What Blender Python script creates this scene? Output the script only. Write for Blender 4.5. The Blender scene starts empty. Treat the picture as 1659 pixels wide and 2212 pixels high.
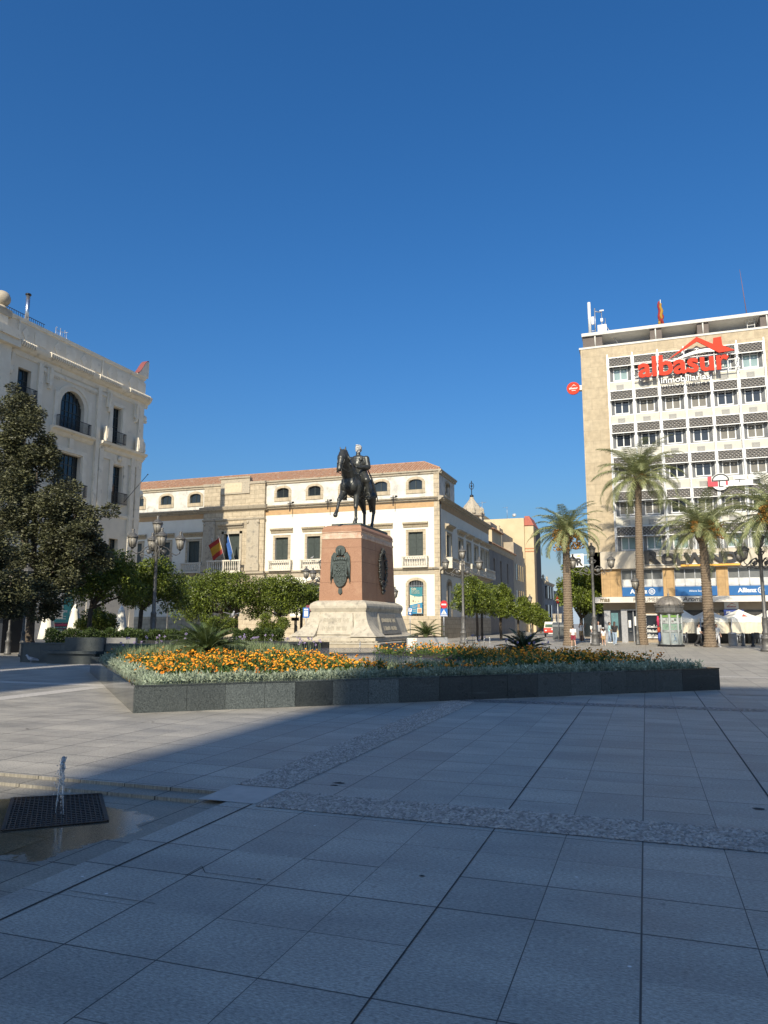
import bpy, bmesh, math, random
import numpy as np
from mathutils import Vector, Matrix, Euler
R = math.radians
C = bpy.context.scene.collection
scn = bpy.context.scene
random.seed(7)
rng = np.random.default_rng(7)

# ------------------------------------------------------------------ camera, sky, sun, exposure
# world axes: +X along the plaza fronts, +Y up the street; the camera stands at the origin
EYE = 1.6
YAW = R(19.3)
PITCH = math.atan((1345. - 1106.) / 1597.)
cd = bpy.data.cameras.new('camera')
cam = bpy.data.objects.new('camera', cd)
C.objects.link(cam)
cam.location = (0, 0, EYE)
cam.rotation_euler = (math.pi / 2 + PITCH, 0, YAW)
cd.sensor_fit = 'VERTICAL'
cd.sensor_height = 24.0
cd.lens = 24.0 * 1597. / 2212.
cd.clip_start = 0.1
cd.clip_end = 3000
scn.camera = cam

SUN_EL = 33.5
SUN_AZ = -1.3          # direction the light travels, degrees clockwise from +Y
world = bpy.data.worlds.new('World')
scn.world = world
world.use_nodes = True
wn = world.node_tree
bg = wn.nodes['Background']
sky = wn.nodes.new('ShaderNodeTexSky')
sky.sky_type = 'NISHITA'
sky.sun_disc = False
sky.sun_elevation = R(SUN_EL)
sky.sun_rotation = R(180 + SUN_AZ)
sky.altitude = 0
sky.air_density = 1.4
sky.dust_density = 2.5
sky.ozone_density = 6.0
hs = wn.nodes.new('ShaderNodeHueSaturation')
hs.inputs['Saturation'].default_value = 1.14
tint = wn.nodes.new('ShaderNodeMix'); tint.data_type = 'RGBA'; tint.blend_type = 'MULTIPLY'; tint.inputs[0].default_value = 1
tint.inputs[7].default_value = (.68, .815, 1.0, 1)
wn.links.new(sky.outputs[0], tint.inputs[6])
wn.links.new(tint.outputs[2], hs.inputs['Color'])
# a low pale cloud bank lying along the horizon
geo = wn.nodes.new('ShaderNodeTexCoord'); sep = wn.nodes.new('ShaderNodeSeparateXYZ'); wn.links.new(geo.outputs['Generated'], sep.inputs[0])
cn = wn.nodes.new('ShaderNodeTexNoise'); cn.inputs['Scale'].default_value = 9; cn.inputs['Detail'].default_value = 6; wn.links.new(geo.outputs['Generated'], cn.inputs['Vector'])
cm = wn.nodes.new('ShaderNodeMath'); cm.operation = 'MULTIPLY_ADD'; cm.inputs[1].default_value = -.06; wn.links.new(cn.outputs['Fac'], cm.inputs[0]); wn.links.new(sep.outputs[2], cm.inputs[2])
cr = wn.nodes.new('ShaderNodeValToRGB'); cr.color_ramp.elements[0].position = .0; cr.color_ramp.elements[0].color = (.75, .75, .75, 1); cr.color_ramp.elements[1].position = .10; cr.color_ramp.elements[1].color = (0, 0, 0, 1)
e_ = cr.color_ramp.elements.new(.035); e_.color = (.35, .35, .35, 1)
wn.links.new(cm.outputs[0], cr.inputs[0])
cx_ = wn.nodes.new('ShaderNodeMix'); cx_.data_type = 'RGBA'; cx_.inputs[7].default_value = (5.2, 6.2, 7.2, 1)
wn.links.new(cr.outputs[0], cx_.inputs[0]); wn.links.new(hs.outputs[0], cx_.inputs[6])
wn.links.new(cx_.outputs[2], bg.inputs[0])
bg.inputs[1].default_value = 0.081

sd = bpy.data.lights.new('sun', 'SUN')
sd.energy = 3.8
sd.angle = R(0.53)
sd.color = (1.0, 0.905, 0.73)
sun = bpy.data.objects.new('sun', sd)
C.objects.link(sun)
a = R(SUN_AZ)
trav = Vector((math.sin(a) * math.cos(R(SUN_EL)), math.cos(a) * math.cos(R(SUN_EL)), -math.sin(R(SUN_EL))))
sun.rotation_euler = trav.to_track_quat('-Z', 'Y').to_euler()

scn.view_settings.view_transform = 'Standard'
scn.view_settings.look = 'None'
scn.view_settings.gamma = 1
scn.view_settings.exposure = 0.72
scn.view_settings.use_curve_mapping = False
scn.cycles.max_bounces = 6
scn.cycles.transparent_max_bounces = 8

# ------------------------------------------------------------------ placing helpers (camera distance in metres)
_F, _CX, _CY = 1597., 829.5, 1106.
def ray(x, y):
    u = (x - _CX) / _F; v = (y - _CY) / _F
    h = math.cos(PITCH) + v * math.sin(PITCH); z = math.sin(PITCH) - v * math.cos(PITCH)
    return Vector((math.cos(YAW) * u - math.sin(YAW) * h, math.sin(YAW) * u + math.cos(YAW) * h, z)), h
def at(x, y, d):                 # the point seen at (x, y) that is d metres ahead
    r, h = ray(x, y)
    return Vector((0, 0, EYE)) + r * (d / h)
def gnd(x, y, z=0.0):
    r, h = ray(x, y)
    return Vector((0, 0, EYE)) + r * ((z - EYE) / r.z)
def foot(x, d):                  # ground point d metres ahead, under image column x
    p = at(x, 1345, d); p.z = 0
    return p

# ------------------------------------------------------------------ mesh helpers
class MB:
    def __init__(s):
        s.v = []; s.f = []; s.mi = []; s.sm = []
    def add(s, vs, fs, mi=0, smooth=False):
        b = len(s.v)
        s.v.extend([tuple(p) for p in vs])
        for f in fs:
            s.f.append([i + b for i in f]); s.mi.append(mi); s.sm.append(smooth)
        return s
    def box(s, x0, y0, z0, x1, y1, z1, mi=0):
        if x0 > x1: x0, x1 = x1, x0
        if y0 > y1: y0, y1 = y1, y0
        if z0 > z1: z0, z1 = z1, z0
        v = [(x0,y0,z0),(x1,y0,z0),(x1,y1,z0),(x0,y1,z0),(x0,y0,z1),(x1,y0,z1),(x1,y1,z1),(x0,y1,z1)]
        return s.add(v, [(0,3,2,1),(4,5,6,7),(0,1,5,4),(1,2,6,5),(2,3,7,6),(3,0,4,7)], mi)
    def prism(s, poly, h, mi=0, plane='xy', base=0.0):
        # poly: 2-D outline, extruded from base to base+h along the third axis
        n = len(poly)
        def m(a, b, c):
            return {'xy': (a, b, c), 'xz': (a, c, b), 'yz': (c, a, b)}[plane]
        v = [m(a, b, base) for a, b in poly] + [m(a, b, base + h) for a, b in poly]
        f = [tuple(range(n))[::-1], tuple(range(n, 2 * n))]
        f += [(i, (i + 1) % n, n + (i + 1) % n, n + i) for i in range(n)]
        return s.add(v, f, mi)
    def tube(s, pts, rad, n=8, mi=0, smooth=True, cap=True, sq=1.0):
        pts = [Vector(p) for p in pts]
        if not hasattr(rad, '__len__'): rad = [rad] * len(pts)
        vs = []; fs = []
        up = None
        for i, p in enumerate(pts):
            t = (pts[min(i + 1, len(pts) - 1)] - pts[max(i - 1, 0)])
            if t.length < 1e-9: t = Vector((0, 0, 1))
            t.normalize()
            if up is None:
                up = Vector((0, 0, 1)) if abs(t.z) < .9 else Vector((1, 0, 0))
            a = t.cross(up)
            if a.length < 1e-6: a = t.cross(Vector((0.3, 1, 0.2)))
            a.normalize(); b = a.cross(t).normalized(); up = b
            for k in range(n):
                q = 2 * math.pi * k / n
                vs.append(p + a * (math.cos(q) * rad[i]) + b * (math.sin(q) * rad[i] * sq))
        for i in range(len(pts) - 1):
            for k in range(n):
                k2 = (k + 1) % n
                fs.append((i * n + k, i * n + k2, (i + 1) * n + k2, (i + 1) * n + k))
        if cap:
            fs.append(tuple(range(n))[::-1]); fs.append(tuple(range((len(pts) - 1) * n, len(pts) * n)))
        return s.add(vs, fs, mi, smooth)
    def lathe(s, prof, n=16, c=(0, 0, 0), mi=0, smooth=True, sx=1, sy=1, rot=0):
        vs = []; fs = []
        for r, z in prof:
            for k in range(n):
                q = 2 * math.pi * k / n + rot
                vs.append((c[0] + r * math.cos(q) * sx, c[1] + r * math.sin(q) * sy, c[2] + z))
        m = len(prof)
        for i in range(m - 1):
            for k in range(n):
                k2 = (k + 1) % n
                fs.append((i * n + k, i * n + k2, (i + 1) * n + k2, (i + 1) * n + k))
        fs.append(tuple(range(n))[::-1]); fs.append(tuple(range((m - 1) * n, m * n)))
        return s.add(vs, fs, mi, smooth)
    def ball(s, c, r, n=10, m=6, mi=0, smooth=True):
        if not hasattr(r, '__len__'): r = (r, r, r)
        prof = [(max(1e-4, math.sin(math.pi * i / m)), -math.cos(math.pi * i / m)) for i in range(m + 1)]
        vs = []; fs = []
        for pr, pz in prof:
            for k in range(n):
                q = 2 * math.pi * k / n
                vs.append((c[0] + r[0] * pr * math.cos(q), c[1] + r[1] * pr * math.sin(q), c[2] + r[2] * pz))
        for i in range(m):
            for k in range(n):
                k2 = (k + 1) % n
                fs.append((i * n + k, i * n + k2, (i + 1) * n + k2, (i + 1) * n + k))
        return s.add(vs, fs, mi, smooth)
    def frustum(s, b0, z0, b1, z1, mi=0):   # b = (x0,y0,x1,y1)
        v = [(b0[0],b0[1],z0),(b0[2],b0[1],z0),(b0[2],b0[3],z0),(b0[0],b0[3],z0),
             (b1[0],b1[1],z1),(b1[2],b1[1],z1),(b1[2],b1[3],z1),(b1[0],b1[3],z1)]
        return s.add(v, [(0,3,2,1),(4,5,6,7),(0,1,5,4),(1,2,6,5),(2,3,7,6),(3,0,4,7)], mi)
    def stack(s, rings, mi=0):    # rings: list of ((x0,y0,x1,y1), z) joined into one moulded block
        vs = []; fs = []
        for b, z in rings:
            vs += [(b[0],b[1],z),(b[2],b[1],z),(b[2],b[3],z),(b[0],b[3],z)]
        for i in range(len(rings) - 1):
            for k in range(4):
                k2 = (k + 1) % 4
                fs.append((4*i+k, 4*i+k2, 4*i+4+k2, 4*i+4+k))
        fs.append((3, 2, 1, 0)); m = 4 * (len(rings) - 1); fs.append((m, m+1, m+2, m+3))
        return s.add(vs, fs, mi)
    def xform(s, M, start=0):
        for i in range(start, len(s.v)):
            s.v[i] = tuple(M @ Vector(s.v[i]))
        return s
    def join(s, o, mi=0):
        b = len(s.v); s.v.extend(o.v)
        for f, m_, sm in zip(o.f, o.mi, o.sm):
            s.f.append([i + b for i in f]); s.mi.append(m_ + mi); s.sm.append(sm)
        return s

def root_loc(p):
    while p.parent: p = p.parent
    return p.location
def link_mesh(name, me, mats, parent):
    o = bpy.data.objects.new(name, me)
    C.objects.link(o)
    for m in (mats if isinstance(mats, (list, tuple)) else [mats]): me.materials.append(m)
    if parent: o.parent = parent
    return o
def obj(name, mb, mats, parent=None):
    me = bpy.data.meshes.new(name)
    v = mb.v
    if parent is not None:
        L = root_loc(parent)
        if L.length > 0: v = [(p[0] - L.x, p[1] - L.y, p[2] - L.z) for p in v]
    me.from_pydata(v, [], mb.f)
    me.polygons.foreach_set('material_index', mb.mi)
    me.polygons.foreach_set('use_smooth', mb.sm)
    me.update()
    return link_mesh(name, me, mats, parent)
def np_obj(name, V, nper, mats, parent=None, mi=None, smooth=False):
    # V: (faces*nper, 3) array, one separate polygon of nper corners per face
    V = np.asarray(V, dtype=np.float32).reshape(-1, 3)
    if parent is not None:
        L = root_loc(parent); V = V - np.array([L.x, L.y, L.z], dtype=np.float32)
    n = len(V); nf = n // nper
    me = bpy.data.meshes.new(name)
    me.vertices.add(n); me.vertices.foreach_set('co', V.ravel())
    me.loops.add(n); me.loops.foreach_set('vertex_index', np.arange(n, dtype=np.int32))
    me.polygons.add(nf); me.polygons.foreach_set('loop_start', np.arange(0, n, nper, dtype=np.int32))
    me.polygons.foreach_set('loop_total', np.full(nf, nper, dtype=np.int32))
    if mi is not None: me.polygons.foreach_set('material_index', np.asarray(mi, dtype=np.int32))
    me.polygons.foreach_set('use_smooth', np.full(nf, smooth, dtype=bool))
    me.update(calc_edges=True); me.validate()
    return link_mesh(name, me, mats, parent)
def inst_obj(name, proto, mats_xf, mats, parent=None, smooth=True):
    # many transformed copies of a small mesh (V,F) gathered in ONE mesh; mats_xf: (n,3,4)
    V, F = proto
    V = np.asarray(V, dtype=np.float32); F = np.asarray(F, dtype=np.int32)
    X = np.asarray(mats_xf, dtype=np.float32); n = len(X)
    W = np.einsum('nij,vj->nvi', X[:, :, :3], V) + X[:, None, :, 3]
    if parent is not None:
        L = root_loc(parent); W = W - np.array([L.x, L.y, L.z], dtype=np.float32)
    nv = len(V); nf, k = F.shape
    FI = (F[None] + (np.arange(n) * nv)[:, None, None]).reshape(-1)
    me = bpy.data.meshes.new(name)
    me.vertices.add(n * nv); me.vertices.foreach_set('co', W.ravel())
    me.loops.add(len(FI)); me.loops.foreach_set('vertex_index', FI.astype(np.int32))
    me.polygons.add(n * nf); me.polygons.foreach_set('loop_start', np.arange(0, n * nf * k, k, dtype=np.int32))
    me.polygons.foreach_set('loop_total', np.full(n * nf, k, dtype=np.int32))
    me.polygons.foreach_set('use_smooth', np.full(n * nf, smooth, dtype=bool))
    me.update(calc_edges=True)
    return link_mesh(name, me, mats, parent)
def thing(name, label, cat, loc=(0, 0, 0), group=None):
    o = bpy.data.objects.new(name, None); C.objects.link(o)
    o.empty_display_size = .3
    o.location = loc; tag(o, label, cat, group)
    return o
def tag(o, label, cat, group=None):
    o['label'] = label; o['category'] = cat
    if group: o['group'] = group
    return o
def struct(name, mb, mats):
    o = obj(name, mb, mats); o['kind'] = 'structure'
    return o
def copy_tree(o, parent=None):
    c = o.copy(); C.objects.link(c)
    if parent is not None: c.parent = parent
    for ch in list(o.children): copy_tree(ch, c)
    return c
def place(o, loc, rz=0.0, sc=1.0, label=None, group=None, sz=None):
    o.location = loc; o.rotation_euler = (0, 0, rz); o.scale = (sc, sc, sz or sc)
    if label: o['label'] = label
    if group: o['group'] = group
    return o
def remesh(prims, voxel, smooth_it=6):
    # closed primitives fused into one continuous skin
    mb = MB()
    for p in prims:
        if p[0] == 'c':
            _, a, b, r0, r1 = p[:5]
            mb.tube([a, b], [r0, r1], 12); mb.ball(a, r0, 12, 8); mb.ball(b, r1, 12, 8)
        elif p[0] == 'e':
            st = len(mb.v)
            mb.ball((0, 0, 0), p[2], 16, 10)
            M = Matrix.Translation(Vector(p[1]))
            if len(p) > 3: M = M @ Euler(p[3]).to_matrix().to_4x4()
            mb.xform(M, st)
        elif p[0] == 'm':
            mb.join(p[1])
    me = bpy.data.meshes.new('tmp'); me.from_pydata(mb.v, [], mb.f); me.update()
    o = bpy.data.objects.new('tmp', me); C.objects.link(o)
    m = o.modifiers.new('r', 'REMESH'); m.mode = 'VOXEL'; m.voxel_size = voxel; m.use_smooth_shade = True
    if smooth_it:
        m2 = o.modifiers.new('s', 'SMOOTH'); m2.iterations = smooth_it; m2.factor = .5
    dg = bpy.context.evaluated_depsgraph_get()
    res = bpy.data.meshes.new_from_object(o.evaluated_get(dg))
    bpy.data.objects.remove(o); bpy.data.meshes.remove(me)
    return res
def mesh_obj(name, me, mats, parent=None, M=None):
    if M is not None: me.transform(M)
    if parent is not None:
        L = root_loc(parent); me.transform(Matrix.Translation(-Vector(L)))
    return link_mesh(name, me, mats, parent)
_txt = {}
def text_mb(s, w=None, h=None, ext=.02, weight=0.0, shear=0.0, mi=0, align='left'):
    # lettering standing in the x-z plane facing -y, lower left at the origin, scaled to w x h
    cu = bpy.data.curves.new('t', 'FONT'); cu.body = s; cu.size = 1; cu.extrude = .05; cu.offset = weight; cu.shear = shear
    cu.resolution_u = 4
    o = bpy.data.objects.new('t', cu); C.objects.link(o)
    dg = bpy.context.evaluated_depsgraph_get()
    me = bpy.data.meshes.new_from_object(o.evaluated_get(dg))
    bpy.data.objects.remove(o); bpy.data.curves.remove(cu)
    V = np.array([v.co[:] for v in me.vertices]); F = [tuple(p.vertices) for p in me.polygons]
    bpy.data.meshes.remove(me)
    mn = V.min(0); mx = V.max(0); sz = mx - mn
    if h is None: h = sz[1] * w / sz[0]
    if w is None: w = sz[0] * h / sz[1]
    X = (V[:, 0] - mn[0]) / sz[0] * w; Z = (V[:, 1] - mn[1]) / sz[1] * h
    Y = -(V[:, 2] - mn[2]) / max(sz[2], 1e-6) * ext
    mb = MB(); mb.add(list(zip(X, Y, Z)), F, mi)
    mb.w = w; mb.h = h
    return mb
def text_at(mb, s, x, y, z, w=None, h=None, mi=0, ext=.01, M=None, **k):
    t = text_mb(s, w, h, ext, mi=0, **k)
    T = Matrix.Translation((x, y, z)) if M is None else M @ Matrix.Translation((x, y, z))
    t.xform(T)
    mb.join(t, mi)
    return t

# ------------------------------------------------------------------ materials
_M = {}
def node_mat(name):
    m = bpy.data.materials.new(name); m.use_nodes = True
    nt = m.node_tree
    return m, nt, nt.nodes, nt.links, nt.nodes['Principled BSDF']
def ramp(ns, p0, c0, p1, c1):
    r = ns.new('ShaderNodeValToRGB')
    e = r.color_ramp.elements
    e[0].position = p0; e[0].color = (*c0, 1) if len(c0) == 3 else c0
    e[1].position = p1; e[1].color = (*c1, 1) if len(c1) == 3 else c1
    return r
def mixc(ns, ls, fac, a, b, mode='MIX'):
    n = ns.new('ShaderNodeMix'); n.data_type = 'RGBA'; n.blend_type = mode
    for i, val in ((0, fac), (6, a), (7, b)):
        sock = n.inputs[i]
        if isinstance(val, bpy.types.NodeSocket): ls.new(val, sock)
        elif isinstance(val, (int, float)): sock.default_value = val if i == 0 else (val, val, val, 1)
        else: sock.default_value = (*val, 1)
    return n.outputs[2]
def mth(ns, ls, op, a, b=None, clamp=False):
    n = ns.new('ShaderNodeMath'); n.operation = op; n.use_clamp = clamp
    for i, val in enumerate((a, b)):
        if val is None: continue
        if isinstance(val, bpy.types.NodeSocket): ls.new(val, n.inputs[i])
        else: n.inputs[i].default_value = val
    return n.outputs[0]
def noise(ns, ls, vec, scale, detail=4, rough=.55, dim='3D'):
    n = ns.new('ShaderNodeTexNoise'); n.inputs['Scale'].default_value = scale
    n.inputs['Detail'].default_value = detail; n.inputs['Roughness'].default_value = rough
    if vec is not None: ls.new(vec, n.inputs['Vector'])
    return n.outputs['Fac']
def coord(ns, kind='Object'):
    if kind == 'World':
        return ns.new('ShaderNodeNewGeometry').outputs['Position']
    return ns.new('ShaderNodeTexCoord').outputs[kind]
def mapping(ns, ls, vec, sc):
    n = ns.new('ShaderNodeMapping'); n.inputs['Scale'].default_value = sc
    ls.new(vec, n.inputs['Vector'])
    return n.outputs[0]
def bump(ns, ls, bs, h, strength=.3, dist=.02):
    b = ns.new('ShaderNodeBump'); b.inputs['Strength'].default_value = strength; b.inputs['Distance'].default_value = dist
    ls.new(h, b.inputs['Height']); ls.new(b.outputs[0], bs.inputs['Normal'])
    return b
def plain(name, c1, c2=None, scale=3.0, rough=.7, metal=0.0, bmp=0.0, bscale=None, bdist=.01, streak=False, lo=.35, hi=.65, spec=.5, island=0.0, stain=None, sscale=.8, s_lo=.55, s_hi=.75):
    # a surface with two mottled tones, optional run-down streaks, relief, and worn stains
    if name in _M: return _M[name]
    m, nt, ns, ls, bs = node_mat(name)
    v = coord(ns)
    if c2 is None: c2 = tuple(x * .82 for x in c1)
    vv = mapping(ns, ls, v, (1, 1, .12)) if streak else v
    f = noise(ns, ls, vv, scale, 6)
    r = ramp(ns, lo, c2, hi, c1); ls.new(f, r.inputs[0])
    col = r.outputs[0]
    if stain:
        f2 = noise(ns, ls, v, sscale, 8, .65)
        r2 = ramp(ns, s_lo, (0, 0, 0), s_hi, (1, 1, 1)); ls.new(f2, r2.inputs[0])
        col = mixc(ns, ls, r2.outputs[0], col, stain)
    if island:
        g = ns.new('ShaderNodeNewGeometry')
        k = mth(ns, ls, 'MULTIPLY_ADD', g.outputs['Random Per Island'], island * 2)
        k.node.inputs[2].default_value = 1 - island
        col = mixc(ns, ls, 1.0, col, k, 'MULTIPLY')
    ls.new(col, bs.inputs['Base Color'])
    bs.inputs['Roughness'].default_value = rough; bs.inputs['Metallic'].default_value = metal
    bs.inputs['Specular IOR Level'].default_value = spec
    if bmp:
        bump(ns, ls, bs, noise(ns, ls, v, bscale or scale * 6, 5), bmp, bdist)
    _M[name] = m
    return m
def leafmat(name, c_dark, c_light, rough=.55, trans=.25, spec=.35):
    if name in _M: return _M[name]
    m, nt, ns, ls, bs = node_mat(name)
    g = ns.new('ShaderNodeNewGeometry')
    r = ramp(ns, 0, c_dark, 1, c_light)
    r.color_ramp.interpolation = 'LINEAR'
    ls.new(g.outputs['Random Per Island'], r.inputs[0])
    n = noise(ns, ls, coord(ns), .9, 3)
    r2 = ramp(ns, .3, (.65, .65, .65), .7, (1.2, 1.2, 1.2)); ls.new(n, r2.inputs[0])
    col = mixc(ns, ls, 1.0, r.outputs[0], r2.outputs[0], 'MULTIPLY')
    ls.new(col, bs.inputs['Base Color'])
    bs.inputs['Roughness'].default_value = rough
    bs.inputs['Specular IOR Level'].default_value = spec
    tr = ns.new('ShaderNodeBsdfTranslucent'); ls.new(col, tr.inputs[0])
    mx = ns.new('ShaderNodeMixShader'); mx.inputs[0].default_value = trans
    ls.new(bs.outputs[0], mx.inputs[1]); ls.new(tr.outputs[0], mx.inputs[2])
    ls.new(mx.outputs[0], ns['Material Output'].inputs[0])
    _M[name] = m
    return m
def blocks(name, c1, c2, bw, bh, mortar=(.3, .27, .22), msize=.012, rough=.8, stain=None, off=.5, bmp=.25, s_lo=.55, s_hi=.75, sscale=.6, axis='wall'):
    # cut-stone courses; 'wall' lays them on upright faces
    if name in _M: return _M[name]
    m, nt, ns, ls, bs = node_mat(name)
    v = coord(ns)
    if axis == 'wall':
        sp = ns.new('ShaderNodeSeparateXYZ'); ls.new(v, sp.inputs[0])
        cb = ns.new('ShaderNodeCombineXYZ')
        ls.new(mth(ns, ls, 'ADD', sp.outputs[0], sp.outputs[1]), cb.inputs[0]); ls.new(sp.outputs[2], cb.inputs[1])
        vec = cb.outputs[0]
    else: vec = v
    b = ns.new('ShaderNodeTexBrick')
    b.inputs['Scale'].default_value = 1; b.inputs['Brick Width'].default_value = bw; b.inputs['Row Height'].default_value = bh
    b.inputs['Mortar Size'].default_value = msize; b.inputs['Mortar Smooth'].default_value = .2; b.offset = off
    b.inputs['Color1'].default_value = (*c1, 1); b.inputs['Color2'].default_value = (*c2, 1); b.inputs['Mortar'].default_value = (*mortar, 1)
    ls.new(vec, b.inputs['Vector'])
    col = b.outputs['Color']
    f = noise(ns, ls, v, 2.5, 6)
    r = ramp(ns, .3, (.78, .78, .78), .7, (1.1, 1.1, 1.1)); ls.new(f, r.inputs[0])
    col = mixc(ns, ls, 1.0, col, r.outputs[0], 'MULTIPLY')
    if stain:
        f2 = noise(ns, ls, v, sscale, 8, .65)
        r2 = ramp(ns, s_lo, (0, 0, 0), s_hi, (1, 1, 1)); ls.new(f2, r2.inputs[0])
        col = mixc(ns, ls, r2.outputs[0], col, stain)
    ls.new(col, bs.inputs['Base Color']); bs.inputs['Roughness'].default_value = rough
    if bmp:
        h = mth(ns, ls, 'SUBTRACT', noise(ns, ls, v, 14, 5), b.outputs['Fac'])
        bump(ns, ls, bs, h, bmp, .015)
    _M[name] = m
    return m
def glassy(name, col, rough=.08, spec=.6):
    if name in _M: return _M[name]
    m, nt, ns, ls, bs = node_mat(name)
    f = noise(ns, ls, coord(ns), .7, 2)
    r = ramp(ns, .3, tuple(c * .75 for c in col), .7, tuple(c * 1.2 for c in col)); ls.new(f, r.inputs[0])
    ls.new(r.outputs[0], bs.inputs['Base Color'])
    bs.inputs['Roughness'].default_value = rough; bs.inputs['Specular IOR Level'].default_value = spec
    _M[name] = m
    return m

# --- plaza paving, laid in world metres: granite slabs with joints, worn tone per slab
def paving(name, wet=False):
    m, nt, ns, ls, bs = node_mat(name)
    P = coord(ns, 'World')
    sp = ns.new('ShaderNodeSeparateXYZ'); ls.new(P, sp.inputs[0])
    wob = noise(ns, ls, P, 1.3, 3)
    def axis(o, step, off, width):
        q = mth(ns, ls, 'DIVIDE', mth(ns, ls, 'SUBTRACT', o, off), step)
        idx = mth(ns, ls, 'FLOOR', q); fr = mth(ns, ls, 'FRACT', q)
        d = mth(ns, ls, 'MULTIPLY', mth(ns, ls, 'MINIMUM', fr, mth(ns, ls, 'SUBTRACT', 1.0, fr)), step)
        # idx of nearest joint for per-joint width
        near = mth(ns, ls, 'ROUND', q)
        wn_ = ns.new('ShaderNodeTexWhiteNoise'); wn_.noise_dimensions = '1D'; ls.new(near, wn_.inputs['W'])
        w = mth(ns, ls, 'MULTIPLY_ADD', wn_.outputs['Value'], width * 1.3); w.node.inputs[2].default_value = width * .45
        return idx, d, w, near
    ix, dx, wx, nx = axis(sp.outputs[0], .5485, -.10, .0055)
    # rows: every column shifts its cross joints a little, some rows are long slabs
    cw = ns.new('ShaderNodeTexWhiteNoise'); cw.noise_dimensions = '1D'; ls.new(ix, cw.inputs['W'])
    iy, dy, wy, ny = axis(sp.outputs[1], .5455, 3.245, .0052)
    comb = ns.new('ShaderNodeCombineXYZ'); ls.new(ix, comb.inputs[0]); ls.new(ny, comb.inputs[1])
    rw = ns.new('ShaderNodeTexWhiteNoise'); rw.noise_dimensions = '2D'; ls.new(comb.outputs[0], rw.inputs['Vector'])
    even = mth(ns, ls, 'PINGPONG', ny, 1.0)
    keep = mth(ns, ls, 'GREATER_THAN', rw.outputs['Value'], .35)     # odd rows: about half of the joints are missing
    keep = mth(ns, ls, 'MAXIMUM', keep, mth(ns, ls, 'LESS_THAN', even, .5))
    jx = mth(ns, ls, 'SUBTRACT', 1.0, mth(ns, ls, 'DIVIDE', dx, wx), True)
    jy = mth(ns, ls, 'MULTIPLY', mth(ns, ls, 'SUBTRACT', 1.0, mth(ns, ls, 'DIVIDE', dy, wy), True), keep)
    jj = mth(ns, ls, 'MAXIMUM', jx, jy)
    jj = mth(ns, ls, 'MULTIPLY', jj, 2.2, True)
    comb2 = ns.new('ShaderNodeCombineXYZ'); ls.new(ix, comb2.inputs[0]); ls.new(iy, comb2.inputs[1])
    tw = ns.new('ShaderNodeTexWhiteNoise'); tw.noise_dimensions = '2D'; ls.new(comb2.outputs[0], tw.inputs['Vector'])
    base = mixc(ns, ls, tw.outputs['Value'], (.325, .302, .256), (.415, .382, .318))
    # fine grain stretched along the slabs, with larger worn clouds and scattered spots
    g1 = noise(ns, ls, mapping(ns, ls, P, (38, 100, 1)), 1.0, 5, .8)
    r1 = ramp(ns, .34, (.42, .42, .42), .68, (1.5, 1.5, 1.5)); ls.new(g1, r1.inputs[0])
    base = mixc(ns, ls, 1.0, base, r1.outputs[0], 'MULTIPLY')
    g2 = noise(ns, ls, mapping(ns, ls, P, (1.0, 2.3, 1)), .8, 6, .6)
    r2 = ramp(ns, .3, (.70, .70, .71), .7, (1.14, 1.13, 1.12)); ls.new(g2, r2.inputs[0])
    base = mixc(ns, ls, 1.0, base, r2.outputs[0], 'MULTIPLY')
    vo = ns.new('ShaderNodeTexVoronoi'); vo.voronoi_dimensions = '2D'; vo.inputs['Scale'].default_value = 1.1; vo.inputs['Randomness'].default_value = 1
    ls.new(P, vo.inputs['Vector'])
    vd = mth(ns, ls, 'ADD', vo.outputs['Distance'], mth(ns, ls, 'MULTIPLY', noise(ns, ls, P, 18, 3), .07))
    rs = ramp(ns, .03, (1, 1, 1), .055, (0, 0, 0)); ls.new(vd, rs.inputs[0])
    spot = mth(ns, ls, 'MULTIPLY', rs.outputs[0], .45)
    base = mixc(ns, ls, spot, base, (.07, .065, .06))
    vw = ns.new('ShaderNodeTexVoronoi'); vw.voronoi_dimensions = '2D'; vw.inputs['Scale'].default_value = 0.63
    ls.new(P, vw.inputs['Vector'])
    rw2 = ramp(ns, .004, (1, 1, 1), .007, (0, 0, 0)); ls.new(vw.outputs['Distance'], rw2.inputs[0])
    base = mixc(ns, ls, rw2.outputs[0], base, (.7, .68, .64))
    col = mixc(ns, ls, jj, base, (.035, .033, .03))
    bs.inputs['Roughness'].default_value = .62
    rr = mth(ns, ls, 'MULTIPLY_ADD', g2, .3); rr.node.inputs[2].default_value = .42
    if wet:
        # water from the jets: an irregular pool round the grate and over the steps
        cx = mth(ns, ls, 'DIVIDE', mth(ns, ls, 'SUBTRACT', sp.outputs[0], -5.1), 1.2)
        cy = mth(ns, ls, 'DIVIDE', mth(ns, ls, 'SUBTRACT', sp.outputs[1], 5.05), .88)
        dd = mth(ns, ls, 'SQRT', mth(ns, ls, 'ADD', mth(ns, ls, 'MULTIPLY', cx, cx), mth(ns, ls, 'MULTIPLY', cy, cy)))
        dd = mth(ns, ls, 'ADD', dd, mth(ns, ls, 'MULTIPLY', mth(ns, ls, 'SUBTRACT', noise(ns, ls, P, 2.2, 5), .5), .9))
        rw_ = ramp(ns, .93, (1, 1, 1), 1.0, (0, 0, 0)); ls.new(dd, rw_.inputs[0])
        wetf = rw_.outputs[0]
        col = mixc(ns, ls, wetf, col, mixc(ns, ls, 1.0, col, (.46, .44, .39), 'MULTIPLY'))
        damp = ramp(ns, 1.0, (1, 1, 1), 1.35, (0, 0, 0)); ls.new(dd, damp.inputs[0])
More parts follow.
